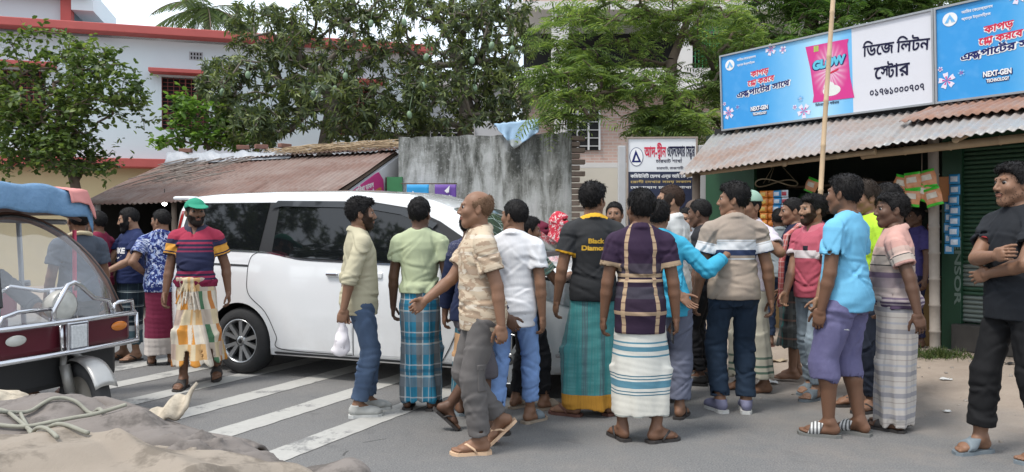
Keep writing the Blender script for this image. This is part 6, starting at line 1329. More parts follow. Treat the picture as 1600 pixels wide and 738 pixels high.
# ------------------------------------------------------------------ electric rickshaw
def rickshaw():
    F = Vector((.95, -.312, 0)); Rt = Vector((-.312, -.95, 0)); O = Vector((-3.02, 5.13, 0))     # front face centre on the ground; Rt = its right hand side, towards the camera
    M = Matrix((F, -Rt, Vector((0, 0, 1)))).transposed().to_4x4(); M.translation = O
    e = empty("electric_rickshaw", M=M, label="maroon electric rickshaw with a curved windscreen, chrome guard bars and a tarpaulin roof", cat="rickshaw")
    mar = paint("maroon_paint", (.085, .012, .020), .3, .2, 5); brn = paint("frame_brown", (.14, .075, .055), .5, .25, 7); chrm = paint("guard_chrome", (.58, .58, .60), .2, .1, metal=.95); blk = paint("frame_black", (.014, .014, .015), .6, .2)
    # x forward, y to its left (away from the camera), z up. windscreen arch
    arch = []
    for k in range(25):
        t = k / 24; a = math.pi * t; z = .80 + .70 * math.sin(a) ** .55; y = -(.55 - .12 * (z - .8) / .7) * math.cos(a); arch.append(Vector((-.05 - .42 * ((z - .8) / .7) ** 1.4, y, z)))
    m = MB(); m.tube(arch, .028, 8); m.build("windscreen_frame", brn, e); m = MB(); m.tube([p + Vector((.02, 0, -.0)) * 1 for p in arch], .012, 6); m.build("rubber_edge", blk, e)
    gl = NT("plastic_screen"); gl.b.inputs["Transmission Weight"].default_value = 0; tr = gl.node("ShaderNodeBsdfTransparent", {0: (.93, .94, .95)}); gs = gl.node("ShaderNodeBsdfGlossy", {"Color": (1, 1, 1), "Roughness": .06}); df = gl.node("ShaderNodeBsdfDiffuse", {"Color": (.55, .56, .58)}); m1 = gl.node("ShaderNodeMixShader", {0: .10, 1: tr.outputs[0], 2: gs.outputs[0]}); fog = gl.mul(gl.ramp(gl.noise(4, gl.obj(), 5), [(.3, .3), (.8, 1)]), .17); m2 = gl.node("ShaderNodeMixShader", {0: fog, 1: m1.outputs[0], 2: df.outputs[0]}); gl.L.new(m2.outputs[0], gl.o.inputs[0])
    m = MB(); base = [Vector((-.02, p.y, .80)) for p in arch]; m.grid(lambda u, v: (lambda p, b: b.lerp(p, v) + Vector((.10 * math.sin(math.pi * u) * (1 - .5 * v), 0, 0)))(arch[int(u * 24 + .5)], base[int(u * 24 + .5)]), 24, 10); m.build("windscreen", gl.m, e)
    m = MB(); m.box((.02, 0, .70), (.10, 1.06, .20), 0, .03); m.build("front_panel", mar, e)
    m = MB(); m.box((-.30, 0, .52), (.55, 1.0, .36), 0, .04); m.build("footwell", blk, e)
    g = MB()      # chrome guard
    for z, x in ((.80, .11), (.60, .13)): g.tube([(x - .08, -.60, z), (x, -.56, z), (x + .03, 0, z), (x, .53, z), (x - .05, .57, z)], .018, 8)
    for y in (-.57, -.09, .09, .54): g.tube([(.12, y, .60), (.11, y, .80)], .014, 8)
    g.tube([(.12, -.16, .80), (.13, -.16, .89), (.12, -.05, 1.04), (.12, .0, 1.055), (.12, .05, 1.03), (.13, .15, .94), (.12, .28, .91), (.11, .32, .80)], .016, 8); g.tube([(.11, -.54, .80), (.11, -.50, .87), (.11, -.40, .895), (.11, -.16, .895)], .014, 8); g.tube([(.11, .34, .80), (.11, .34, .875), (.11, .38, .89), (.11, .50, .89), (.10, .52, .80)], .014, 8)
    g.build("guard_bar", chrm, e)
    lg = paint("lens_clear", (.50, .50, .46), .1, .2, 25)
    m = MB(); T = Matrix.Translation((.02, -.02, .90)) @ Matrix.Rotation(R(90), 4, 'Y'); m.lathe([(0, -.10), (.06, -.09), (.10, -.02), (.105, .03), (.098, .045)], 24, T); hl = m.build("headlight", paint("lamp_shell", (.38, .37, .34), .4, .15), e); m = MB(); m.lathe([(.098, .042), (.06, .062), (0, .07)], 24, T); m.build("lens", lg, hl)
    m = MB(); m.box((.145, 0, .70), (.03, .16, .19), 0, .008); lp = m.build("number_lamp", chrm, e); m = MB(); m.box((.163, 0, .70), (.012, .12, .15), 0, .004); m.build("lens", paint("lens_ribbed", (.55, .56, .56), .2, .35, 60), lp)
    for y, c in ((-.38, lg), (.42, paint("lens_amber", (.55, .17, .02), .2, .15))):
        m = MB(); m.lathe([(0, .018), (.045, .014), (.062, .0)], 20, Matrix.Translation((.075, y, .715)) @ Matrix.Rotation(R(90), 4, 'Y') @ Matrix.Diagonal((.55, 1.15, 1, 1))); m.build("indicator", c, e)
    # front wheel, fork, mudguard
    T = Matrix.Translation((.10, .10, .255)) @ Matrix.Rotation(R(-14), 4, 'Z') @ Matrix.Rotation(R(90), 4, 'X'); m = MB(); m.lathe([(.16, -.04), (.20, -.055), (.24, -.045), (.255, 0), (.24, .045), (.20, .055), (.16, .04)], 40, T); wl_ = m.build("wheel", paint("tyre_worn", (.035, .035, .036), .85, .25, 20), e); m = MB(); m.lathe([(.165, -.035), (.15, -.02), (.05, -.03), (.04, -.06), (0, -.06)], 28, T); m.lathe([(.165, .035), (.15, .02), (.05, .03), (.04, .06), (0, .06)], 28, T); m.build("rim", paint("rim_dusty", (.22, .20, .17), .6, .3, 9), wl_)
    m = MB()
    for s_ in (-1, 1): m.tube([(.10, .10 + s_ * .085, .255), (.02, .09 + s_ * .085, .50), (-.03, .05, .62)], .022, 8); m.tube([(.07, .10 + s_ * .085, .32), (.03, .09 + s_ * .085, .50)], .034, 10)
    m.build("fork", paint("fork_metal", (.28, .27, .25), .45, .25, 14, metal=.5), e)
    m = MB(); m.M = Matrix.Translation((.10, .10, .255)) @ Matrix.Rotation(R(-14), 4, 'Z'); m.grid(lambda u, v: Vector((math.cos(R(25 + 125 * u)) * .292, (v - .5) * .15, math.sin(R(25 + 125 * u)) * .292 - .02 * (2 * v - 1) ** 2)), 18, 6); m.build("mudguard", paint("mudguard_steel", (.42, .41, .39), .35, .15, 9, metal=.6), e, .006)
    m = MB(); m.tube([(-.05, .30, .60), (-.35, .48, .30), (-.50, .52, .16)], .018, 7); m.tube([(-.05, -.30, .60), (-.35, -.48, .30)], .018, 7); m.build("stay", brn, e)
    # handlebar, wiper, driver's rail, cabin frame, seats, roof
    m = MB(); m.tube([(-.20, -.30, .98), (-.12, -.26, 1.04), (-.08, -.08, 1.0), (-.08, .08, 1.0), (-.12, .26, 1.04), (-.20, .30, .98)], .014, 8); m.tube([(-.05, 0, .6), (-.08, 0, 1.0)], .025, 8); m.build("handlebar", chrm, e); m = MB(); m.tube([(.09, -.50, .86), (-.10, -.40, 1.26)], .008, 5); m.box((-.06, -.42, 1.16), (.02, .03, .30), 0, 0, Matrix.Translation((-.0, -.44, 1.06)) @ Matrix.Rotation(-.45, 4, 'Y') @ Matrix.Rotation(-.25, 4, 'X')); m.build("wiper", blk, e)
    m = MB()
    for sy in (-1, 1):
        for x in (-.95, -1.75, -2.5): m.tube([(x, sy * .53, .40), (x, sy * .47, 1.52)], .018, 7)
        m.tube([(-.45, sy * .44, 1.46), (-2.6, sy * .46, 1.52)], .02, 7); m.tube([(-.95, sy * .56, .98), (-2.5, sy * .56, .98)], .016, 7)
    m.tube([(-.95, -.56, 1.0), (-.95, .56, 1.0)], .016, 7); m.tube([(-.95, -.2, 1.0), (-.95, -.2, 1.5)], .012, 6); m.tube([(-.95, .2, 1.0), (-.95, .2, 1.5)], .012, 6); m.build("cabin_frame", paint("frame_grey", (.34, .35, .36), .45, .15, metal=.3), e)
    red = paint("seat_red", (.32, .025, .05), .5, .15, 6, bump=.2)
    m = MB(); m.box((-.80, 0, .56), (.36, 1.0, .10), 0, .04); m.box((-1.62, 0, .66), (.42, 1.02, .12), 0, .04); m.box((-2.5, 0, .66), (.46, 1.02, .12), 0, .04); m.build("seat", red, e); m = MB(); m.box((-1.02, 0, .86), (.07, 1.0, .26), 0, .03); m.box((-2.72, 0, .95), (.09, 1.0, .44), 0, .035); m.build("seat_back", red, e)
    m = MB(); m.box((-1.55, 0, .40), (2.5, 1.06, .10), 0, .02); m.box((-1.9, -.53, .55), (1.5, .04, .32), 0, .015); m.box((-1.9, .53, .55), (1.5, .04, .32), 0, .015); m.build("body_tub", mar, e)
    for sy in (-1, 1):
        T = Matrix.Translation((-2.2, sy * .46, .255)) @ Matrix.Rotation(R(90), 4, 'X'); m = MB(); m.lathe([(.0, -.03), (.15, -.03), (.16, -.05), (.20, -.06), (.24, -.05), (.255, 0), (.24, .05), (.20, .06), (.16, .05), (.15, .03), (0, .03)], 36, T); m.build("wheel", paint("tyre_worn", (.035, .035, .036), .85, .25, 20), e)
    m = MB(); m.grid(lambda u, v: Vector((-.36 - 2.45 * u, (v - .5) * 1.0, 1.52 + .10 * math.sin(math.pi * v) ** .7 - .05 * (u < .02))), 12, 14); m.build("roof", brn, e, .02)
    rg = random.Random(4)
    def tp(u, v):
        s_ = abs(2 * v - 1); y = (v - .5) * 1.06; q = max(0, u - .22) / .78; x = -.30 - 1.9 * q; z = 1.665 + .045 * math.sin(math.pi * min(max(v, .02), .98)) ** .6 + .010 * math.sin(x * 14 + y * 5) + .010 * math.sin(y * 17 + x * 3)
        if u < .22: d = (.22 - u) / .22; x += .05 * math.sin(d * 1.5) - .02 * d + .012 * math.sin(y * 21) * d; z -= .19 * d + .012 * math.sin(y * 11) * d
        if s_ > .90: z -= (s_ - .90) * 1.1
        return Vector((x, y, z))
    tb = NT("tarp_blue_roof"); o = tb.obj(); t_ = tb.out(tb.mix(tb.noise(5, o, 5), (.07, .16, .29), (.16, .29, .44)), .5, 0, tb.bump(tb.noise(9, o, 5), .6, .03)); m = MB(); m.grid(tp, 40, 40); m.build("roof_tarpaulin", t_, e, .006)
    def pk(u, v): p = tp(.10 + .26 * u, .80 + .22 * min(v, .9)); return p + Vector((.022, .05 * max(0, v - .8), .014 + .008 * math.sin(u * 9 + v * 7)))
    m = MB(); m.grid(pk, 16, 12); m.build("pink_cloth", paint("cloth_salmon", (.55, .22, .20), .8, .12, 8, bump=.3), e, .006)
    m = MB(); m.grid(lambda u, v: Vector((-.94 + .01 * math.sin(u * 8), -.48 + .26 * u + .1 * v, 1.42 - .34 * v * (1 - abs(u - .5)))), 8, 8); m.build("white_cloth", paint("cloth_white_bag", (.62, .62, .62), .8, .08), e, .004)
    m = MB(); m.box((-.36, .44, 1.15), (.02, .02, .50)); m.build("red_tassel", paint("tassel_pink", (.55, .06, .12), .7, .2), e)
    return M
RM = rickshaw()
# ------------------------------------------------------------------ loaded cart in the foreground
def cart():
    e = empty("loaded_cart", (-1.15, 1.78, 0), 0, "flat cart loaded with sacks close to the camera, seen from above its load", "cart"); wd = paint("cart_wood", (.25, .19, .13), .85, .3, 8, bump=.4)
    m = MB()
    for k in range(6): m.box((0, -.42 + k * .165, .66), (1.75, .15, .04), 0, .006)
    m.build("deck", wd, e); m = MB(); m.box((0, -.35, .60), (1.8, .06, .08)); m.box((0, .35, .60), (1.8, .06, .08)); m.build("rail", wd, e)
    for sx, sy in ((-.55, -.52), (-.55, .52), (.62, 0)):
        T = Matrix.Translation((sx, sy, .31)) @ Matrix.Rotation(R(90), 4, 'X'); m = MB(); m.lathe([(.27, -.02), (.30, -.025), (.31, 0), (.30, .025), (.27, .02), (.27, -.02)], 32, T)
        for q in range(12): a = q * math.pi / 6; m.tube([T @ Vector((0, 0, 0)), T @ Vector((math.cos(a) * .27, math.sin(a) * .27, 0))], .004, 4)
        m.lathe([(.03, -.05), (.03, .05)], 10, T); m.build("wheel", paint("tyre_worn", (.035, .035, .036), .85, .25, 20), e)
    m = MB(); m.tube([(-.55, -.5, .31), (-.55, .5, .31)], .02, 8); m.tube([(.55, 0, .31), (.55, -.1, .6)], .02, 8); m.tube([(-.55, -.3, .31), (-.55, -.3, .6)], .02, 8); m.tube([(-.55, .3, .31), (-.55, .3, .6)], .02, 8); m.build("axle", DARK, e)
    def jute(name, a, b):
        n = NT(name); o = n.obj(); wv = n.noise(260, o, 2); c = n.mix(n.noise(3, o, 5, .6), a, b); c = n.mix(n.mul(n.ramp(n.noise(7, o, 5, .7), [(.50, 0), (.60, 1)]), .65), c, sc(a, .5)); c = n.mix(n.mul(n.ramp(n.noise(1.3, o, 3), [(.55, 0), (.6, 1)]), .30), c, sc(b, 1.25)); return n.out(c, .85, 0, n.bump(wv, .3, .002, n.bump(n.noise(14, n.scale(o, (1, .4, 1)), 4, .55, .8), .3, .012)), .2)  # dark crease shade painted into the cloth colour as noise patches
    j1, j2, j3 = jute("sack_tan", (.20, .165, .13), (.33, .285, .235)), jute("sack_grey", (.12, .105, .095), (.24, .21, .19)), jute("sack_cream", (.40, .34, .26), (.50, .44, .35))
    def sack(nm, c, r, rz, mt, lab, seed, amp=.02, h=.010, neck=0):
        F_ = Field((-r[0] - .25, -r[1] - .10, -r[2] - .06), (r[0] + .25, r[1] + .10, r[2] + .10), h); F_.add(ellip((0, 0, 0), r), .02); F_.add(ellip((r[0] * .3, 0, 0), (r[0] * .62, r[1] * .9, r[2] * .92)), .1); F_.add(ellip((-r[0] * .35, 0, 0), (r[0] * .6, r[1] * .88, r[2] * .9)), .1)
        if neck: F_.add(rcone((r[0] * .8, 0, .02), (r[0] + .02, 0, .045), .07, .030), .05); F_.add(rcone((r[0] + .02, 0, .045), (r[0] + .13, .02, .05), .030, .062), .02)
        w1 = wrinkle(seed, amp, (9, 9, 12)); w2 = wrinkle(seed + 1, amp * .35, (30, 24, 34)); F_.warp(lambda X, Y, Z: w1(X, Y, Z) + w2(X, Y, Z)); F_.warp(creases(seed, [((0, 0, r[2]), r[0] * .5, (.7, .6, 0)), ((0, -r[1] * .6, r[2] * .7), r[0] * .5, (.4, .8, .5)), ((r[0] * .7, 0, r[2] * .4), .08, (1, .2, .2))], 34, .016)); V, Q = F_.mesh(); me = npmesh(nm, V, Q, [mt]); o = link(bpy.data.objects.new(nm, me)); o.location = c; o.rotation_euler = (0, 0, rz); tag(o, lab, "sack", "sacks loaded on the cart"); return o
    sack("sack", (-1.00, 1.52, .80), (.54, .27, .150), .04, j1, "big tan sack filling the middle of the cart's load", 51, .018); sack("sack", (-.72, 1.66, .815), (.26, .15, .125), -.30, j2, "greyish sack with its tied neck pointing towards the crossing", 52, .016, neck=1)
    sack("sack", (-1.62, 1.98, .825), (.46, .20, .145), .06, j3, "smooth cream sack at the far left of the load", 53, .008); sack("sack", (-1.20, 1.90, .835), (.36, .17, .13), -.10, j2, "small crumpled grey sack at the back of the load", 54, .022)
    sack("sack", (-1.46, 1.46, .78), (.36, .20, .13), .1, j3, "cream sack at the near left corner below the ropes", 55, .012)
    def drape(x0, w_, y0, d_, z0, sk, seed, mt, lab, dz=0.):
        m = MB(); rg = np.random.RandomState(seed); K = [(rg.uniform(1.6, 4.6), rg.uniform(-.9, .9) + sk, rg.uniform(0, 6.3), rg.uniform(.4, 1)) for _ in range(5)]
        def cl(u, v):
            x = x0 + w_ * u; y = y0 + d_ * v - .06 * u; z = z0 - .035 * (x + 1.6) ** 2 - .05 * (1 - v) ** 3 - .10 * max(0, v - .85) * 3 - dz * max(0, u - .80) ** 1.2 * 3 - dz * max(0, .10 - u) * 4
            for f_, a_, ph, g in K:
                t = f_ * (u * math.cos(a_) + v * .5 * math.sin(a_)) * 2 + ph + .7 * math.sin(3 * u - 2 * v + ph); sn = abs(math.sin(t)); z += .024 * g * (1 - sn) ** 1.7 - .006 * g * math.exp(-((sn - .55) / .2) ** 2)
            return Vector((x + .015 * math.sin(v * 9 + u * 5), y + .02 * math.sin(u * 13 + seed), z))
        m.grid(cl, 150, 70); tag(m.build("load_cloth", mt, None, .008), lab, "cloth", "cloths over the cart load")
    drape(-1.55, .98, 1.50, .40, .962, .9, 4, j2, "creased lilac grey sackcloth lying over the back of the load", .10); drape(-1.32, .92, 1.26, .40, .985, .3, 9, j1, "pale beige cloth spread nearest the camera over the load", .10)
    m = MB(); q0, q1 = at(222, 664, 1.80), at(300, 624, 1.86)
    m.grid(lambda u, v: q0.lerp(q1, u) + Vector((0, .06 * (v - .5), (.030 * (v - .5) + .006 * math.sin(u * 14)) * (1 + u * .6) + .012 * math.sin(math.pi * v))), 18, 8); tag(m.build("sack_flap", j3, None, .008), "pale stiff sack flap sticking up towards the crossing", "sack flap")
    bpy.context.view_layer.update(); dgx = bpy.context.evaluated_depsgraph_get()
    def rope(px, r, lab):
        m = MB(); P_ = []; Q = [at(*p) for p in px]
        for i in range(len(Q) - 1):
            p0, p1, p2, p3 = (Q[max(0, min(len(Q) - 1, i + d))] for d in (-1, 0, 1, 2))
            for k in range(8): t = k / 8; P_.append(.5 * (2 * p1 + (p2 - p0) * t + (2 * p0 - 5 * p1 + 4 * p2 - p3) * t * t + (3 * p1 - p0 - 3 * p2 + p3) * t ** 3))
        P_.append(Q[-1]); O_ = []
        for p in P_:
            h = SC.ray_cast(dgx, Vector((p.x, p.y, 1.3)), Vector((0, 0, -1))); O_.append(Vector((p.x, p.y, (h[1].z if h[0] and h[1].z > .6 else p.z) + r)))
        O_ = [sum((O_[max(0, min(len(O_) - 1, i + d))] for d in (-2, -1, 0, 1, 2)), Vector()) / 5 + Vector((0, 0, .004)) for i in range(len(O_))]
        m.tube(O_, r, 7); tag(m.build("rope", paint("rope_green", (.24, .235, .19), .85, .25, 30, bump=.5)), lab, "rope", "ropes over the cart load")
    rope([(-40, 700, 1.7), (20, 652, 1.78), (60, 632, 1.82), (105, 622, 1.85), (145, 628, 1.82), (160, 660, 1.72)], .0046, "grey green rope arching highest over the cream sack"); rope([(-40, 690, 1.66), (35, 694, 1.66), (90, 688, 1.68), (140, 672, 1.7), (200, 660, 1.74)], .0046, "grey green rope lying lowest across the load"); rope([(-30, 640, 1.85), (10, 655, 1.78), (40, 682, 1.66), (80, 705, 1.6), (140, 716, 1.55)], .0046, "grey green rope crossing the load diagonally towards the camera"); rope([(30, 650, 1.8), (45, 690, 1.64), (60, 715, 1.58), (90, 745, 1.5)], .0042, "short grey green rope hanging straight over the cream sack")
cart()
# ------------------------------------------------------------------ driver, weeds, litter
def small():
    m = MB(); rg = random.Random(6); P, D, N, L, W = [], [], [], [], []; c = Vector((4.32, 7.75, float(gz(4.32, 7.75))))
    for k in range(420):
        a, r = rg.uniform(0, 6.28), abs(rg.gauss(0, .16)); p = c + Vector((math.cos(a) * r * 1.3, math.sin(a) * r * .7, -.01)); P.append(p); D.append(Vector((rg.gauss(0, .6), rg.gauss(0, .6), 1))); N.append(Vector((rg.gauss(0, 1), rg.gauss(0, 1), .2))); L.append(rg.uniform(.04, .13)); W.append(rg.uniform(.006, .014))
    V, Q = leaves(P, D, N, L, W, 'strip'); o = link(bpy.data.objects.new("grass_tuft", npmesh("grass_tuft", V, Q, [leaf_mat("grass_blade", (.04, .07, .02), (.07, .11, .03), (.15, .17, .06))], None, False))); tag(o, "tuft of green grass at the foot of the bamboo post", "grass", kind='stuff')
    cs = [paint("litter_white", (.6, .6, .58), .7, .1), paint("litter_tan", (.36, .29, .2), .8, .2), paint("litter_pink", (.5, .3, .3), .7, .1)]
    spots = [(3.9, 6.9, .05, "white scrap of paper lying beside the grass tuft"), (2.75, 8.0, .12, "white scrap of paper on the dirt behind the barefoot man"), (-.14, 5.05, .06, "small white scrap of paper beside the old man's raised foot"), (3.35, 5.9, .035, "pale scrap of paper between the folded arms man and the bamboo post"), (2.2, 7.6, .10, "torn paper on the dirt behind the dark jeans"), (4.75, 7.3, .06, "black scrap of plastic in front of the shutter plinth"), (2.9, 7.4, .09, "tan scrap of cardboard behind the pink polo man"), (-1.0, 4.2, .03, "tiny white fleck of litter on the road left of the plaid shirt"), (.6, 3.9, .03, "tiny white fleck of litter nearest the camera on the road"), (2.35, 7.0, .10, "crumpled tan paper by the cream lungi")]
    for i, (x, y, s_, lab) in enumerate(spots):
        m = MB(); z0 = float(gz(x, y)) + .008; m.grid(lambda u, v: Vector((x + (u - .5) * s_ * 1.6 + .01 * math.sin(v * 7 + i), y + (v - .5) * s_ + .01 * math.sin(u * 5 + i), z0 + .25 * s_ * abs(math.sin(u * 4 + i) * math.sin(v * 5 + 2 * i)))), 7, 7); tag(m.build("paper_scrap", cs[i % 3] if i != 5 else DARK, None, .003), lab, "litter", "litter on the ground")
    rg = random.Random(9); m = MB()
    for k in range(420):
        x = rg.uniform(.5, 5); y = rg.uniform(5, 10)
        if (x - 4.4) * .8 + (y - 6.6) * .6 < rg.uniform(-2.4, -.3): continue
        r = abs(rg.gauss(0, .010)) + .004; z = float(gz(x, y)); m.lathe([(0, r * .7), (r * .8, r * .4), (r, 0), (0, -r * .2)], 5, Matrix.Translation((x, y, z + .002)) @ Matrix.Rotation(rg.uniform(0, 3), 4, 'X'))
    tag(m.build("gravel", paint("gravel_grey", (.26, .23, .20), .9, .4, 30)), "loose small stones scattered over the dirt in front of the shop", "gravel", kind='stuff')
small()
# ------------------------------------------------------------------ clothes
def plain(name, c, rough=.85, var=.1): return fabric(name, lambda n, u, v, w, f: n.mix(f, sc(c, 1 - var), sc(c, 1 + var)), rough)
def stripes(name, lo, hi, st, cuff=None, collar=None, extra=None):
    def fn(n, u, v, w, f):
        c = n.bands(v, lo, hi, st)
        if extra: c = extra(n, u, v, w, c)
        if cuff: c = n.mix(n.gt(w, cuff[0]), c, cuff[1])
        if collar: c = n.mix(n.math('LESS_THAN', w, -.5), c, collar)
        return c
    return fabric(name, fn)
def plaid(name, base, us, vs, per=(.1, .12), edge=None):
    """check cloth: us / vs are lists of (start, stop, colour, strength) inside one period"""
    def fn(n, u, v, w, f):
        fu = n.rep(n.add(u, 5.), per[0]); fv = n.rep(n.add(v, 5.), per[1]); c = base
        for f_, L in ((fu, us), (fv, vs)):
            for a, b, cc, k in L: c = n.mix(n.mul(n.mul(n.gt(f_, a), n.math('LESS_THAN', f_, b)), k), c, cc)
        if edge:
            for z0, z1, cc in edge: c = n.mix(n.mul(n.gt(v, z0), n.math('LESS_THAN', v, z1)), c, cc)
        return c
    return fabric(name, fn, .9)
def splotch(name, base, cs, scale=9., th=.55, sz=(1, 1, 1)):
    def fn(n, u, v, w, f):
        c = base; p = n.scale(n.com(u, v, w), sz)
        for i, cc in enumerate(cs): c = n.mix(n.gt(n.noise(scale * (1 + .35 * i), n.node("ShaderNodeVectorMath", {0: p, 1: (i * 3.1, i * 1.7, 0)}, operation='ADD').outputs[0], 3, .6, .8), th), c, cc)
        return c
    return fabric(name, fn)
NAVY = (.012, .017, .045); WHITE = (.72, .72, .72); BLACK = (.012, .012, .014)
RUB = lambda c: paint("rubber", c, .7, .15)
sandD, sandB, sandG, sandT, sandY = RUB((.035, .03, .028)), RUB((.12, .05, .035)), RUB((.16, .19, .21)), RUB((.30, .24, .18)), RUB((.62, .42, .27))
denim = lambda name, c: fabric(name, lambda n, u, v, w, f: n.mix(n.noise(7, n.obj(), 3), sc(c, .6), sc(c, 1.5)), .9, .5)

def crowd():
    P = {}
    # --- left of the van
    P['nike'] = person(dict(px=205, Y=8.3, top=322, head=140, hyaw=-28, hpitch=14, tone='l', hair='short', beard='full', label="bearded man in a navy T-shirt with white chest lettering and a dark checked lungi", crowd=False,
        topw=dict(mat=plain("tee_navy", (.016, .026, .085)), name='t_shirt', sleeve=.62, hem=.86, front=True, fit=.02), bot=dict(kind='lungi', mat=plaid("lungi_teal_check", (.010, .020, .03), [(0, .06, (.05, .09, .1), .6)], [(.0, .05, (.45, .5, .5), .7), (.1, .14, (.2, .25, .27), .5)], (.11, .16), edge=[(0, .34, (.06, .10, .12)), (.34, .40, (.3, .33, .34))]), hem=.2),
        hr=(.14, .36, 1.02, 'grip'), hl=(-.17, .34, 1.0, 'grip'), wearmat=sandD, fr=(.1, .05, -20), fl=(-.1, 0, 15), g=1.05))
    P['floral'] = person(dict(px=252, Y=8.0, top=325, head=18, hyaw=55, hpitch=5, tone='m', hair='short', label="man in a blue and white floral shirt and maroon lungi, hand on his hip", crowd=False,
        topw=dict(mat=splotch("floral_cloth", (.02, .035, .16), [(.55, .6, .72), (.28, .36, .60)], 17, .56), sleeve=.62, hem=.80, collar='polo', fit=.022), bot=dict(kind='lungi', mat=stripes("lungi_maroon", 0, 1, [(0, (.42, .38, .36)), (.06, (.55, .5, .46)), (.30, (.18, .022, .055))]), hem=.12, folds=4, amp=.008),
        hl=(-.17, .03, 1.0, 'grip', (-.55, -1, .0)), wearmat=sandD))
    P['cap'] = person(dict(px=306, Y=6.95, H=1.70, head=188, hyaw=28, tone='d', hair='crew', beard='stubble', beardcol=(.016, .012, .010), label="bearded man in a green cap, striped polo and checked orange lungi walking past", crowd=False, g=1.06, belly=.035,
        topw=dict(mat=stripes("polo_stripes", .85, 1.5, [(.85, (.20, .015, .05)), (.965, (.03, .025, .06)), (.98, (.30, .03, .08)), (1.0, (.02, .025, .06)), (1.02, (.25, .025, .07)), (1.045, (.022, .026, .065)), (1.215, (.22, .03, .07)), (1.23, (.025, .025, .06)), (1.25, (.26, .03, .08)), (1.265, (.025, .025, .06)), (1.285, (.30, .03, .07)), (1.305, (.03, .025, .06)), (1.325, (.35, .035, .07))],
            extra=lambda n, u, v, w, c: n.mix(n.gt(w, .12), c, n.ramp(w, [(0, (.03, .03, .07)), (.42, (.62, .30, .05)), (.80, (.02, .02, .05)), (.87, (.62, .30, .05)), (.94, (.02, .02, .05))], 'CONSTANT')), collar=(.035, .035, .06)), name='polo_shirt', sleeve=.60, hem=.90, collar='polo', open=.07, front=True, tuck=True, fit=.022),
        bot=dict(kind='lungi', mat=fabric("lungi_orange", lambda n, u, v, w, f: n.mix(n.gt(n.rep(n.add(v, 5), .30), .55), n.bands(n.rep(n.add(n.add(u, n.mul(v, .12)), 5), .34), 0, 1, [(0, (.62, .56, .46)), (.2, (.60, .26, .05)), (.34, (.66, .60, .50)), (.5, (.55, .48, .40)), (.62, (.09, .20, .11)), (.74, (.64, .58, .46)), (.88, (.50, .20, .06))]), n.bands(n.rep(n.add(u, 5), .34), 0, 1, [(0, (.60, .50, .33)), (.2, (.58, .36, .16)), (.36, (.5, .42, .34)), (.6, (.58, .47, .30)), (.8, (.52, .40, .33))]))), hem=.22, flare=1.15, amp=.02, waist=1.0, knot=True),
        hr=(.24, .10, .83), hl=(-.27, -.06, .84), fr=(.07, .16, -6), fl=(-.13, -.22, 12, .03, 22), wear='slide', wearmat=sandD))
    P['passer'] = person(dict(px=122, Y=6.5, H=1.62, head=50, tone='d', hair='short', label="man in a grey blue shirt with a cream neck scarf standing beyond the rickshaw", crowd=False,
        topw=dict(mat=plain("shirt_grey_blue", (.075, .09, .115))), bot=dict(kind='trousers', mat=plain("trousers_mud", (.05, .045, .04))), wearmat=sandB))
    P['behind'] = person(dict(px=152, Y=8.2, H=1.62, head=80, tone='d', hair='short', label="man in a maroon shirt half hidden behind the electric rickshaw", crowd=False,
        topw=dict(mat=plain("shirt_maroon", (.20, .02, .05))), bot=dict(kind='trousers', mat=plain("trousers_dim", (.02, .02, .025))), wearmat=sandB))
    # --- along the van
    P['cream'] = person(dict(px=563, Y=5.83, H=1.66, head=-68, hyaw=-6, tone='m', hair='full', beard='stubble', label="young man in a cream shirt and blue jeans carrying a plastic bag", g=.95,
        topw=dict(mat=plain("shirt_cream", (.47, .43, .30)), sleeve=1.22, hem=.79, collar='polo', fit=.022, wr=.004), bot=dict(kind='trousers', mat=denim("denim_blue", (.07, .105, .17)), hemr=.064, ease=.012),
        hr=(.20, -.17, .83, 'fist'), hl=(-.20, -.08, .82), fr=(.09, -.03, -8), fl=(-.09, .08, 6), wear='shoe', wearmat=paint("shoe_grey", (.36, .36, .34), .8), solemat=paint("sole_white", (.5, .5, .48), .7)))
    P['green'] = person(dict(px=656, Y=6.0, top=308, head=-6, hyaw=-8, tone='k', hair='curly', label="curly haired man in a pale green T-shirt and blue checked lungi",
        topw=dict(mat=plain("tee_pale_green", (.44, .49, .31)), name='t_shirt', sleeve=.55, hem=.945, tuck=True, wr=.004), bot=dict(kind='lungi', mat=plaid("lungi_blue_check", (.03, .21, .33), [(.0, .30, (.16, .15, .14), .85), (.30, .36, (.6, .58, .55), .6), (.62, .66, (.5, .5, .48), .5), (.72, .75, (.02, .05, .09), .7)], [(.0, .28, (.20, .22, .24), .55), (.30, .36, (.55, .55, .52), .6), (.66, .70, (.62, .6, .58), .5), (.45, .55, (.02, .10, .17), .5)], (.20, .26)), hem=.075, waist=1.01, folds=4, amp=.009, wrap=.9, knot=False),
        hl=(-.235, .05, .82), wearmat=sandD, wear='slide'))
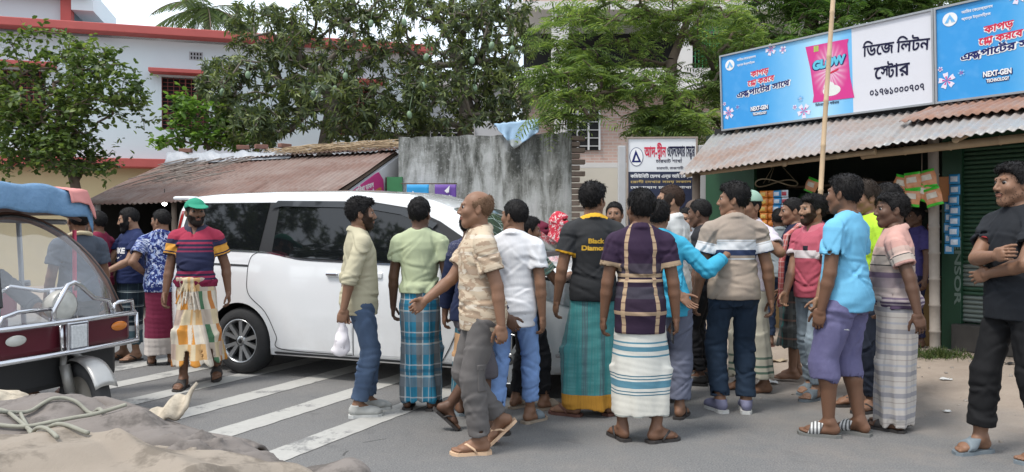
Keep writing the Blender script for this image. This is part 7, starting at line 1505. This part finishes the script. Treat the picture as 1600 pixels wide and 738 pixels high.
    P['navy'] = person(dict(px=744, Y=5.75, H=1.60, head=4, tone='d', hair='short', label="man in a dark navy shirt with specked shoulders behind the old man", 
        topw=dict(mat=fabric("shirt_navy", lambda n, u, v, w, f: n.mix(n.mul(n.gt(v, 1.31), n.gt(n.noise(160, n.obj(), 1), .68)), n.mix(n.gt(v, 1.31), (.010, .016, .045), (.04, .045, .09)), (.4, .4, .42))), sleeve=1.78, hem=.80, collar='polo'), bot=dict(kind='lungi', mat=plaid("lungi_band_check", (.03, .12, .16), [(0, .12, (.3, .3, .3), .6), (.5, .55, (.02, .03, .05), .8)], [(.0, .04, (.5, .5, .5), .6)], (.09, .14), edge=[(.48, .68, (.5, .30, .16)), (.44, .48, (.6, .58, .55))]), hem=.19, knot=False), wearmat=sandG, wear='slide', fr=(.1, -.08, -20), fl=(-.13, .1, 12)))
    P['old'] = person(dict(px=752, Y=4.88, H=1.675, head=104, hyaw=-8, tone='m', hair='bald', haircol=(.13, .075, .045), label="old balding man in a beige patterned shirt and grey cargo trousers striding left", g=.98, lean=(0, .03),
        topw=dict(mat=fabric("shirt_beige_pattern", lambda n, u, v, w, f: n.mix(n.math('MULTIPLY', n.gt(n.noise(7, n.scale(n.com(u, v, 0.), (1, 3.2, 1)), 4, .6, 1.2), .52), .8), n.mix(n.gt(n.rep(n.add(v, n.mul(n.noise(5, n.obj()), .05)), .11), .78), (.54, .44, .32), (.60, .53, .43)), n.mix(n.noise(18, n.obj()), (.23, .145, .095), (.44, .32, .22)))), sleeve=.66, hem=.79, collar='polo', open=.05, front=True, fit=.026, loose=.02),
        bot=dict(kind='trousers', mat=plain("cargo_grey", (.125, .115, .11)), len=.95, ease=.018, hemr=.07), wear='flip', wearmat=sandY,
        hr=(.10, .36, .97, 'grip'), hl=(-.25, -.09, .77, 'fist'), fl=(-.08, .03, -6), fr=(.09, -.22, -8, .02, 42)))
    P['shorts'] = person(dict(px=738, Y=5.3, H=1.56, head=-84, hpitch=8, tone='k', hair='short', label="man in grey knee shorts walking right, hidden behind the old man but for his legs",
        topw=dict(mat=plain("shirt_dark_navy", (.012, .018, .05)), sleeve=1.78), bot=dict(kind='shorts', mat=plain("shorts_grey", (.11, .10, .11)), len=.12, ease=.03, hemr=.10), hr=(.2, .28, .84), hl=(-.22, .1, .82), fr=(.09, .10, 0), fl=(-.09, -.26, 0, .03, 42), wearmat=sandD))
    P['white'] = person(dict(px=803, Y=5.5, top=309, head=-14, hyaw=62, tone='m', hair='short', label="man in a white polo shirt and light blue jeans looking left",
        topw=dict(mat=plain("polo_white", (.70, .70, .71)), name='polo_shirt', sleeve=.6, hem=.755, collar='polo', fit=.02), bot=dict(kind='trousers', mat=denim("denim_light", (.20, .32, .58)), len=.84, ease=.008), hl=(-.24, .05, .78), hr=(.23, -.02, .76), wear='slide', wearmat=sandT, strapmat=sandG, fl=(-.11, -.12, 10), fr=(.10, .12, -30)))
    P['boy'] = person(dict(px=824, Y=6.0, H=1.52, head=-55, hyaw=-18, hpitch=4, tone='m', hair='medium', label="boy in a green patterned shirt and black trousers holding a phone", cat='boy', g=.88,
        topw=dict(mat=splotch("shirt_leaf", (.10, .19, .16), [(.30, .40, .33), (.02, .03, .03), (.46, .40, .30)], 11, .58), sleeve=.6, hem=.84, collar='polo'), bot=dict(kind='trousers', mat=plain("trousers_black", BLACK), ease=.006, len=.9), hr=(.14, .36, 1.17, 'grip'), wear='slide', wearmat=sandT, fr=(.1, .12, -10), fl=(-.1, -.05, 10)))
    for key, px, Y, H, lab, c1, c2 in (('woman', 876, 8.5, 1.60, "woman in a red and white patterned headscarf beyond the van", (.50, .035, .06), (.62, .5, .48)), ('woman2', 848, 8.9, 1.50, "woman in a plain dark maroon headscarf beyond the van", (.13, .015, .035), None)):
        m = splotch("scarf_red", c1, [c2], 30, .56) if c2 else plain("scarf_maroon", c1)
        P[key] = o = person(dict(px=px, Y=Y, H=H, head=-82, tone='d', hair='short', cat='woman', label=lab, g=.95, topw=dict(mat=m, name='blouse', sleeve=1.3, hem=.6), bot=dict(kind='lungi', mat=m, hem=.08, knot=False), wearmat=sandB))
        F = Field((-.16, -.2, -.42), (.16, .16, .18), .008); F.add(ellip((0, -.025, .03), (.098, .118, .115)), .01); F.add(flatcone((0, -.03, -.38), (0, -.03, .0), .20, .09), .06)
        F.cut(ellip((0, .10, -.015), (.07, .12, .10)), .01); F.cut(flatcone((0, -.02, -.5), (0, -.02, -.06), .185, .07), .01); F.cut(ellip((0, -.015, .01), (.084, .104, .10)), .01)
        wv = wrinkle(5, .006, (20, 20, 30)); F.warp(wv); V, Q = F.mesh(); V = xf(o['hm'], V); me = npmesh("headscarf", V, Q, [m]); setpat(me, np.stack([V[:, 0] + V[:, 1], V[:, 2], 0 * V[:, 0]], 1)); link(bpy.data.objects.new("headscarf", me), o['body'])
    # --- centre backs
    P['black'] = person(dict(px=927, Y=5.8, top=283, head=3, hyaw=-38, tone='m', hair='full', label="man in a black sports shirt with yellow collar and teal lungi",
        topw=dict(mat=stripes("sport_black", .8, 1.6, [(.8, (.022, .023, .025)), (1.2, (.034, .035, .037))], (.90, (.62, .32, .02)), (.68, .38, .03)), name='t_shirt', sleeve=.60, hem=.845, collar='polo', fit=.02), bot=dict(kind='lungi', mat=fabric("lungi_teal", lambda n, u, v, w, f: n.mix(n.math('LESS_THAN', v, n.add(.15, n.mul(n.noise(4, n.obj()), .04))), n.mix(n.ramp(n.noise(1, n.com(n.mul(u, 80.), n.mul(v, 1.6), 0.), 3, .6), [(.42, 0), (.6, .8)]), n.mix(n.gt(n.rep(n.add(u, 5), .17), .70), (.06, .28, .28), (.10, .16, .18)), n.mix(n.noise(1, n.com(n.mul(u, 6.), n.mul(v, 60.), 0.), 3), (.03, .15, .17), (.20, .46, .43))), n.mix(n.noise(1, n.com(n.mul(u, 90.), n.mul(v, 8.), 0.), 2), (.40, .17, .03), (.68, .36, .05)))), hem=.06, folds=5, amp=.009, knot=False),
        hl=(-.27, .03, .80), hr=(.24, .03, .82), fl=(-.16, 0, 60), fr=(.14, .02, -45), wearmat=sandB))
    P['plaid'] = person(dict(px=1000, Y=5.12, top=294, head=-4, hyaw=22, tone='d', hair='full', label="man in a dark plum and tan plaid shirt and white striped lungi",
        topw=dict(mat=fabric("plaid_plum", lambda n, u, v, w, f: (lambda c: n.mix(n.mul(n.math('LESS_THAN', w, .02), n.mul(n.math('ABSOLUTE', n.gt(n.math('ABSOLUTE', n.add(u, .01)), .106)), n.math('LESS_THAN', n.math('ABSOLUTE', n.add(u, .01)), .138))), c, n.mix(n.gt(n.rep(v, .05), .82), (.42, .30, .19), (.25, .16, .11))))(n.mix(n.gt(w, .80), n.bands(v, .7, 1.5, [(.7, (.030, .016, .035)), (.86, (.34, .24, .16)), (.885, (.028, .016, .032)), (.97, (.045, .04, .055)), (1.05, (.025, .014, .03)), (1.08, (.40, .30, .20)), (1.10, (.022, .012, .028)), (1.11, (.36, .26, .17)), (1.135, (.05, .04, .055)), (1.205, (.028, .014, .034)), (1.27, (.034, .018, .042))]), (.36, .26, .17)))), sleeve=.62, hem=.735, collar='polo', fit=.02),
        bot=dict(kind='lungi', mat=stripes("lungi_white", 0, 1, [(0, (.62, .60, .52)), (.185, (.25, .29, .28)), (.19, (.62, .60, .53)), (.325, (.08, .17, .22)), (.335, (.64, .63, .57)), (.345, (.08, .17, .22)), (.355, (.64, .63, .57)), (.375, (.10, .24, .31)), (.42, (.64, .63, .57)), (.43, (.08, .17, .22)), (.44, (.64, .63, .57)), (.45, (.08, .17, .22)), (.46, (.64, .63, .57)), (.58, (.10, .24, .31)), (.59, (.64, .63, .57)), (.62, (.10, .24, .31)), (.65, (.64, .63, .57)), (.67, (.10, .24, .31)), (.68, (.64, .63, .57))]), hem=.185, folds=3, amp=.007, knot=False),
        hl=(-.255, .02, .755), hr=(.25, .0, .775, 'fist'), fl=(-.12, .0, 25), fr=(.11, -.05, -62), wearmat=sandD))
    P['sky'] = person(dict(px=1042, Y=5.75, H=1.64, head=-8, lean=(-.06, .02), hyaw=-10, tone='m', hair='medium', label="man in a bright sky blue shirt with his arm on another man's back",
        topw=dict(mat=plain("shirt_sky_blue", (.05, .36, .53)), sleeve=1.80, hem=.80, collar='polo', wr=.004), bot=dict(kind='trousers', mat=plain("trousers_slate", (.13, .14, .19)), ease=.03, hemr=.085, len=.9), hr=(.47, .10, 1.27, 'open', (.15, -.55, -1), (0, 1, -.2)), hl=(.15, -.20, .90, 'open', (-.6, -.6, 0), (.2, -.7, .7)), fr=(.10, -.02, -20), wearmat=sandD))
    P['beard'] = person(dict(px=1047, Y=6.35, H=1.79, head=48, hyaw=38, tone='l', hair='short', haircol=(.035, .02, .014), beard='full', beardcol=(.02, .013, .01), label="bearded man in a white shirt seen in profile above the sky blue shirt",
        topw=dict(mat=plain("shirt_white_grey", (.62, .62, .60)), sleeve=1.7, hem=.80, collar='polo'), bot=dict(kind='lungi', mat=plaid("lungi_indigo", (.014, .02, .05), [(0, .1, (.1, .12, .2), .6)], [(0, .1, (.1, .12, .2), .6)], (.08, .08)), hem=.1, knot=False), wearmat=sandD))
    P['beige'] = person(dict(px=1146, Y=5.9, top=283, head=0, hyaw=66, tone='m', hair='full', label="stout man in a beige polo with white and navy chest bands and dark jeans", g=1.10,
        topw=dict(mat=stripes("polo_beige", .8, 1.5, [(.8, (.35, .28, .22)), (1.135, (.62, .62, .62)), (1.145, (.35, .28, .22)), (1.165, (.03, .045, .10)), (1.205, (.70, .70, .70)), (1.265, (.30, .26, .22)), (1.27, (.65, .65, .65)), (1.28, (.33, .27, .22))]), name='polo_shirt', sleeve=.62, hem=.845, collar='polo', fit=.018, wr=.005), bot=dict(kind='trousers', mat=denim("denim_dark", (.018, .032, .055)), ease=.016, hemr=.07, len=.97, wr=.004), hr=(.29, .0, .78), hl=(-.27, .06, .80), fr=(.095, .0, -14), fl=(-.095, .02, 18), wear='shoe', wearmat=paint("shoe_tan", (.28, .2, .15), .8), strapmat=paint("shoe_blue_tan", (.16, .16, .24), .8), solemat=paint("sole_white", (.5, .5, .48), .7)))
    # --- faces between
    P['face'] = person(dict(px=960, Y=7.45, H=1.69, head=165, tone='m', hair='short', beard='mustache', label="man with a moustache in a yellow beige shirt facing the camera in the crowd", topw=dict(mat=plain("shirt_straw", (.52, .42, .26)), front=True, collar='polo'), bot=dict(kind='trousers', mat=plain("trousers_brown", (.06, .045, .035))), wearmat=sandD))
    P['bald'] = person(dict(px=1083, Y=8.1, H=1.74, head=20, tone='m', hair='thin', haircol=(.10, .07, .055), label="man with a close shaved head standing in front of the clinic signboard", topw=dict(mat=plain("shirt_ash", (.25, .26, .27))), bot=dict(kind='trousers', mat=plain("trousers_navy", (.02, .025, .045))), wearmat=sandD))
    P['peer'] = person(dict(px=1071, Y=7.4, H=1.63, head=130, hyaw=20, tone='l', hair='short', label="young man in a pale shirt peering out between two shoulders", topw=dict(mat=plain("shirt_pale", (.55, .56, .58)), front=True, collar='polo'), bot=dict(kind='trousers', mat=plain("trousers_dusk", (.03, .03, .035))), wearmat=sandD))
    P['crew'] = person(dict(px=1096, Y=7.0, H=1.70, head=65, hyaw=-8, hpitch=10, tone='k', hair='short', label="youth with a skin fade haircut in black, beside the beige polo", topw=dict(mat=plain("shirt_charcoal", (.02, .02, .024))), bot=dict(kind='trousers', mat=plain("trousers_jet", BLACK)), wear='shoe', wearmat=paint("shoe_black", (.012, .012, .012), .5)))
    P['gcap'] = person(dict(px=1171, Y=6.7, H=1.75, head=118, tone='m', hair='crew', label="man in a pale green prayer cap and cream striped lungi",
        topw=dict(mat=plain("shirt_lilac", (.56, .52, .58)), sleeve=.7, front=True, collar='polo'), bot=dict(kind='lungi', mat=stripes("lungi_cream", 0, 1, [(0, (.5, .47, .38)), (.17, (.10, .16, .12)), (.19, (.5, .47, .38)), (.22, (.10, .16, .12)), (.24, (.5, .47, .38)), (.29, (.13, .18, .14)), (.31, (.5, .47, .38))]), hem=.13, flare=1.1), hl=(-.24, .18, 1.34, 'grip', (-.7, -.2, -.6)), fl=(-.12, -.05, -20), wear='bare'))
    P['grey'] = person(dict(px=1217, Y=8.7, H=1.58, z=.08, head=-10, tone='k', hair='short', label="man in a grey shirt and dark jeans standing under the shop awning", topw=dict(mat=plain("shirt_grey_teal", (.22, .25, .26)), collar='polo'), bot=dict(kind='trousers', mat=denim("denim_navy", (.015, .025, .05))), wearmat=sandB))
    # --- right group
    P['gamcha'] = person(dict(px=1240, Y=7.2, H=1.70, z=.02, head=82, hpitch=6, tone='m', hair='short', label="barefoot man with a red checked cotton towel over his shoulder",
        topw=dict(mat=plain("tee_ink", (.018, .022, .05)), name='t_shirt', sleeve=.6, hem=.82), bot=dict(kind='lungi', mat=plaid("lungi_grey_patch", (.05, .055, .055), [(0, .3, (.12, .125, .12), .7), (.55, .75, (.03, .16, .15), .75)], [(0, .3, (.10, .11, .11), .6), (.62, .72, (.40, .20, .14), .35)], (.16, .17)), hem=.30, knot=False), hl=(-.2, .12, .85), wear='bare', fl=(-.1, .03, -5), fr=(.1, -.05, 5)))
    P['pink'] = person(dict(px=1270, Y=6.45, H=1.71, head=112, hyaw=-14, tone='l', hair='full', beard='stubble', label="young man in a pink polo with a white chest band and faded jeans",
        topw=dict(mat=stripes("polo_pink", .8, 1.5, [(.8, (.42, .085, .12)), (1.17, (.66, .60, .60)), (1.235, (.45, .10, .14))], None, (.50, .14, .18), extra=lambda n, u, v, w, c: n.mix(n.mul(n.mul(n.gt(v, 1.235), n.math('LESS_THAN', v, 1.275)), n.mul(n.math('LESS_THAN', n.math('ABSOLUTE', n.math('SUBTRACT', u, -.055)), .03), n.math('LESS_THAN', w, .005))), c, (.02, .02, .03))), name='polo_shirt', sleeve=.62, hem=.84, collar='polo', open=.07, front=True), bot=dict(kind='trousers', mat=denim("denim_faded", (.24, .29, .33)), ease=.004, hemr=.054, len=.93), hl=(-.20, .13, .84, 'fist'), hr=(.1, .2, .86), wear='slide', wearmat=sandG, fl=(-.1, .05, 8), fr=(.13, -.10, 15)))
    P['blue'] = person(dict(px=1320, Y=5.22, top=270, head=42, hyaw=-4, tone='d', hair='medium', label="man in a light blue T-shirt and purple knee shorts",
        topw=dict(mat=plain("tee_light_blue", (.16, .45, .66)), name='t_shirt', sleeve=.60, hem=.82, wr=.005), bot=dict(kind='shorts', mat=fabric("shorts_purple", lambda n, u, v, w, f: n.mix(n.noise(8, n.obj(), 4), (.075, .07, .15), (.20, .19, .33)), .9, .6), len=.28, ease=.030, hemr=.092), hl=(-.22, .06, .77), hr=(.24, .06, .78), wear='slide', wearmat=paint("slide_grey", (.15, .15, .14), .7), strapmat=fabric("strap_stripe", lambda n, u, v, w, f: n.mix(n.gt(n.rep(n.add(v, 5.), .022), .5), (.12, .12, .12), (.6, .6, .58))), fl=(-.10, .06, 26), fr=(.10, -.05, 4)))
    P['neon'] = person(dict(px=1352, Y=6.0, H=1.80, head=100, hpitch=6, tone='m', hair='full', haircol=(.028, .02, .015), label="man in a neon yellow green T-shirt behind the light blue T-shirt", topw=dict(mat=plain("tee_neon", (.45, .72, .05)), name='t_shirt', sleeve=.6, front=True, hem=.8), bot=dict(kind='trousers', mat=denim("denim_ink", (.02, .025, .04))), wearmat=sandD))
    P['mono'] = person(dict(px=1386, Y=6.3, H=1.79, head=60, tone='k', hair='full', label="dark haired man in a white shirt with black marks behind the striped polo", topw=dict(mat=splotch("shirt_mono", (.60, .58, .55), [(.03, .03, .03)], 20, .6), collar='polo'), bot=dict(kind='trousers', mat=plain("trousers_soot", (.02, .02, .02))), wearmat=sandD))
    P['strip'] = person(dict(px=1402, Y=5.42, top=298, head=64, hyaw=14, tone='k', hair='medium', label="stocky man in a peach and mauve striped polo and pale checked lungi", g=1.06, belly=.045, lean=(0, .03),
        topw=dict(mat=stripes("polo_peach", .8, 1.5, [(.8, (.09, .06, .11)), (.90, (.40, .34, .36)), (.91, (.11, .08, .13)), (.925, (.42, .36, .36)), (.94, (.16, .12, .17)), (.955, (.40, .33, .31)), (1.02, (.30, .24, .25)), (1.09, (.17, .12, .17)), (1.13, (.45, .36, .31)), (1.175, (.05, .05, .05)), (1.183, (.50, .42, .36)), (1.245, (.06, .06, .06)), (1.253, (.56, .40, .34)), (1.31, (.58, .33, .28))], (.90, (.56, .32, .27)), (.55, .33, .28)), name='polo_shirt', sleeve=.66, hem=.875, collar='polo', tuck=True, wr=.004), bot=dict(kind='lungi', mat=plaid("lungi_pale_check", (.52, .48, .44), [(.0, .06, (.30, .28, .30), .5), (.5, .54, (.3, .28, .26), .4)], [(.0, .22, (.24, .24, .27), .75), (.45, .55, (.36, .38, .44), .7), (.75, .80, (.3, .26, .24), .6)], (.30, .15)), hem=.045, folds=6, amp=.013, waist=1.0), hl=(-.30, -.13, .84, 'relax', (-.8, -.8, 0)), hr=(.2, .15, .9), wearmat=sandD, wear='slide', fl=(-.11, .02, -20)))
    P['shopman'] = person(dict(px=1430, Y=8.5, H=1.58, z=.1, head=95, tone='k', hair='short', label="man in a violet shirt inside the shop behind the bamboo post", topw=dict(mat=plain("shirt_violet", (.06, .05, .17))), bot=dict(kind='trousers', mat=plain("trousers_violet", (.02, .02, .05))), wearmat=sandD))
    P['tee'] = person(dict(px=1586, Y=4.72, top=250, head=98, hyaw=-6, tone='m', hair='medium', beard='mustache', label="tall man in a black T-shirt standing apart with folded arms", topw=dict(mat=plain("tee_black", (.016, .018, .022)), name='t_shirt', sleeve=.58, hem=.80, front=True, fit=.022), bot=dict(kind='trousers', mat=plain("trousers_coal", (.010, .010, .011)), len=.84, cuff=True, ease=.016, hemr=.07), hl=(.0, .17, 1.06, 'open', (-.5, .7, -1), (.1, -1, .1)), hr=(-.14, .24, 1.17, 'grip', (.6, .5, -1), (0, -1, 0)), wear='slide', wearmat=sandG, fl=(-.13, -.10, -4), fr=(.12, .12, 6)))
    return P
PEOPLE = crowd()
# --- chest and back designs, caps, towel, held things
YEL = paint("print_yellow", (.62, .36, .03), .7, 0); WHT = paint("print_white", (.75, .75, .75), .7, 0)
def print_on(p, txt, w, h, x, z, m, front=False, bold=.03, slant=0., cut=0.):
    V, F = text2d(txt, w, h, bold, slant); M = (front_frame if front else back_frame)(z, 0); project(p['body'], p['shirt'], [(v[0] + x, v[1]) for v in V], F, M, m, "lettering")
print_on(PEOPLE['black'], "Black", .115, .034, -.055, 1.262, YEL, bold=.05); print_on(PEOPLE['black'], "Diamond", .20, .034, -.10, 1.212, YEL, bold=.05)
print_on(PEOPLE['nike'], "NIKE", .20, .062, -.10, 1.19, WHT, True, .05)
V, F = cdt([[(-.055, .012), (-.04, -.010), (-.02, -.014), (.0, -.008), (.06, .03), (-.005, .006), (-.025, .0), (-.036, .002)]]); project(PEOPLE['nike']['body'], PEOPLE['nike']['shirt'], V, F, front_frame(1.14), WHT, "chest_mark")
V, F = cdt([ell(0, 0, .022, .028)]); project(PEOPLE['tee']['body'], PEOPLE['tee']['shirt'], V + np.array([-.08, 0, ] if V.shape[1] == 2 else [-.08, 0, 0]), F, front_frame(1.25), paint("print_red", (.5, .05, .05), .7, .3), "chest_mark")
V, F = text2d("YE", .05, .022, .04); project(PEOPLE['blue']['body'], PEOPLE['blue']['lower'], [(v[0], v[1]) for v in V], F, frame((-.6, -.06, .69), (0, -1, 0), (0, 0, 1)), WHT, "lettering")
def cap_for(p, m, brim=True):
    F = Field((-.12, -.14, -.02), (.12, .26, .16), .0055); F.add(ellip((0, -.016, .042), (.090, .110, .088 if brim else .098)), .01)
    F.isect(lambda X, Y, Z: .042 - Z + (.12 * Y if brim else 0), .004)
    if brim: F.add(ellip((0, .085, .058), (.082, .105, .010), 0, R(-14)), .008)
    F.cut(ellip((0, -.016, .03), (.083, .102, .080)), .004); w1 = wrinkle(3, .002, (40, 40, 40)); F.warp(w1)
    V, Q = F.mesh(); V = xf(p['hm'], V); me = npmesh("cap", V, Q, [m]); setpat(me, V); link(bpy.data.objects.new("cap", me), p['body'])
cap_for(PEOPLE['cap'], plain("cap_green", (.03, .26, .16))); cap_for(PEOPLE['gcap'], plain("cap_pale_green", (.28, .42, .33)), False)
def towel(p):
    m = plaid("gamcha_cloth", (.46, .12, .11), [(0, .2, (.62, .5, .45), .6), (.5, .6, (.3, .05, .06), .6)], [(0, .2, (.62, .5, .45), .4)], (.03, .05)); F = Field((-.34, -.26, .55), (.1, .30, 1.52), .0085); sh = p['arms'][-1][0]
    for k in range(6):
        x = sh.x - .035 + k * .016; yf = .125 + .012 * math.sin(k * 2.1); pts = [Vector((x, -.16, 1.10 + .03 * k)), Vector((x, -.125, 1.33)), Vector((x + .02, -.02, 1.445)), Vector((x - .01, yf * .8, 1.34)), Vector((x - .03, yf + .02, 1.1)), Vector((x - .035 + .02 * math.sin(k), yf + .035, .72 + .05 * math.sin(k * 3)))]
        for a, b in zip(pts, pts[1:]): F.add(rcone(a, b, .015), .008)
    w1 = wrinkle(17, .003, (60, 60, 12)); F.warp(w1); V, Q = F.mesh(); me = npmesh("towel", V, Q, [m]); setpat(me, np.stack([V[:, 0], V[:, 2], V[:, 1]], 1)); link(bpy.data.objects.new("towel", me), p['body'])
towel(PEOPLE['gamcha'])
def patch(p, M, x0, y0, x1, y1, m, name, th=.006):
    V, F = gridpoly(rrect(x0, y0, x1, y1, .008, 2), .02); o = project(p['body'], p['lower'], [(v[0], v[1]) for v in V], F, M, m, name, .004); md = o.modifiers.new("thick", 'SOLIDIFY'); md.thickness = th
mj = PEOPLE['beige']['lower'].data.materials[0]
for x in (-.125, .035): patch(PEOPLE['beige'], back_frame(.85), x, -.075, x + .09, .045, mj, "pocket")
mg = PEOPLE['old']['lower'].data.materials[0]; Mp = frame((-.6, -.02, .50), (0, -1, 0), (0, 0, 1))
patch(PEOPLE['old'], Mp, -.075, -.09, .075, .06, mg, "pocket"); patch(PEOPLE['old'], Mp, -.08, .045, .08, .085, mg, "pocket_flap", .012)
mc = PEOPLE['cream']['lower'].data.materials[0]; patch(PEOPLE['cream'], frame((.08, -.6, .82), (1, 0, 0), (0, 0, 1)), -.05, -.07, .05, .04, mc, "pocket")
def hand_world(p, sd): return p['body'].matrix_basis @ p['hands'][sd] @ Vector((0, .02, .085))
hp = hand_world(PEOPLE['cream'], 1)
F = Field((-.12, -.08, -.30), (.12, .08, .04), .006); F.add(rcone((0, 0, .02), (.01, 0, -.06), .022, .03), .02); F.add(ellip((.0, 0, -.17), (.062, .045, .095)), .04); F.add(ellip((-.01, 0, -.22), (.066, .045, .03)), .03)
w1 = wrinkle(23, .008, (45, 45, 30)); F.warp(w1); V, Q = F.mesh(); n = NT("carrier_film"); c_ = n.mix(n.mul(n.gt(n.noise(22, n.obj(), 3), .6), .5), (.68, .64, .66), (.28, .25, .27)); pm = n.out(c_, .35)
o = link(bpy.data.objects.new("plastic_bag", npmesh("plastic_bag", V, Q, [pm]))); o.location = hp; tag(o, "small crumpled white plastic bag held by the man in the cream shirt", "bag")
def phone(p, sd, lab):
    m = MB(); m.box((0, 0, 0), (.072, .008, .15), bev=.003); m.mi = 1; m.box((0, .0055, 0), (.064, .002, .138)); o = m.build("phone", [paint("phone_case", (.02, .02, .022), .35), paint("phone_glass", (.01, .012, .016), .1)])
    o.matrix_world = p['body'].matrix_basis @ p['hands'][sd] @ Matrix.Translation((0, .03, .095)) @ Matrix.Rotation(R(35), 4, 'Y'); o.scale = (1, 1, 1); tag(o, lab, "phone")
phone(PEOPLE['boy'], 1, "black phone in the hand of the boy in the green patterned shirt")
phone(PEOPLE['plaid'], 1, "dark phone gripped by the man in the plum plaid shirt")
# ------------------------------------------------------------------ rickshaw driver (seated behind the screen)
def driver():
    p = RM @ Vector((-.78, .0, 0)); s_ = .97
    o = person(dict(px=800 + p.x / p.y * 1200, Y=p.y, H=1.62, z=.0, head=72 - 0, hipdrop=.155, lean=(0, .06), tone='m', hair='short', crowd=False, label="driver in a dull grey shirt seated behind the rickshaw's handlebar", topw=dict(mat=plain("shirt_dull_grey", (.17, .17, .17)), sleeve=1.2), bot=dict(kind='trousers', mat=plain("trousers_driver", (.05, .05, .06)), waist=.95), hr=(.30, .48, 1.0, 'grip', (.6, -.4, -.6)), hl=(-.30, .48, 1.0, 'grip', (-.6, -.4, -.6)), fr=(.12, .42, -5, .42), fl=(-.12, .42, 5, .42), wearmat=sandB))
    o['body'].location.z = -.22; o['body'].rotation_euler.z = math.atan2(-.312, .95) - math.pi / 2
driver()
def neck_scarf(o):
    F = Field((-.2, -.2, 1.25), (.2, .25, 1.55), .008)
    for k in range(20): a = k * math.pi / 10; b = a + math.pi / 10; F.add(rcone((math.cos(a) * .09, -.02 + math.sin(a) * .09, 1.43 - .03 * math.sin(a)), (math.cos(b) * .09, -.02 + math.sin(b) * .09, 1.43 - .03 * math.sin(b)), .017), .012)
    F.warp(wrinkle(3, .004, (40, 40, 40))); V, Q = F.mesh(); me = npmesh("scarf", V, Q, [plain("scarf_cream", (.55, .46, .30))]); setpat(me, V); link(bpy.data.objects.new("scarf", me), o['body'])
neck_scarf(PEOPLE['passer'])
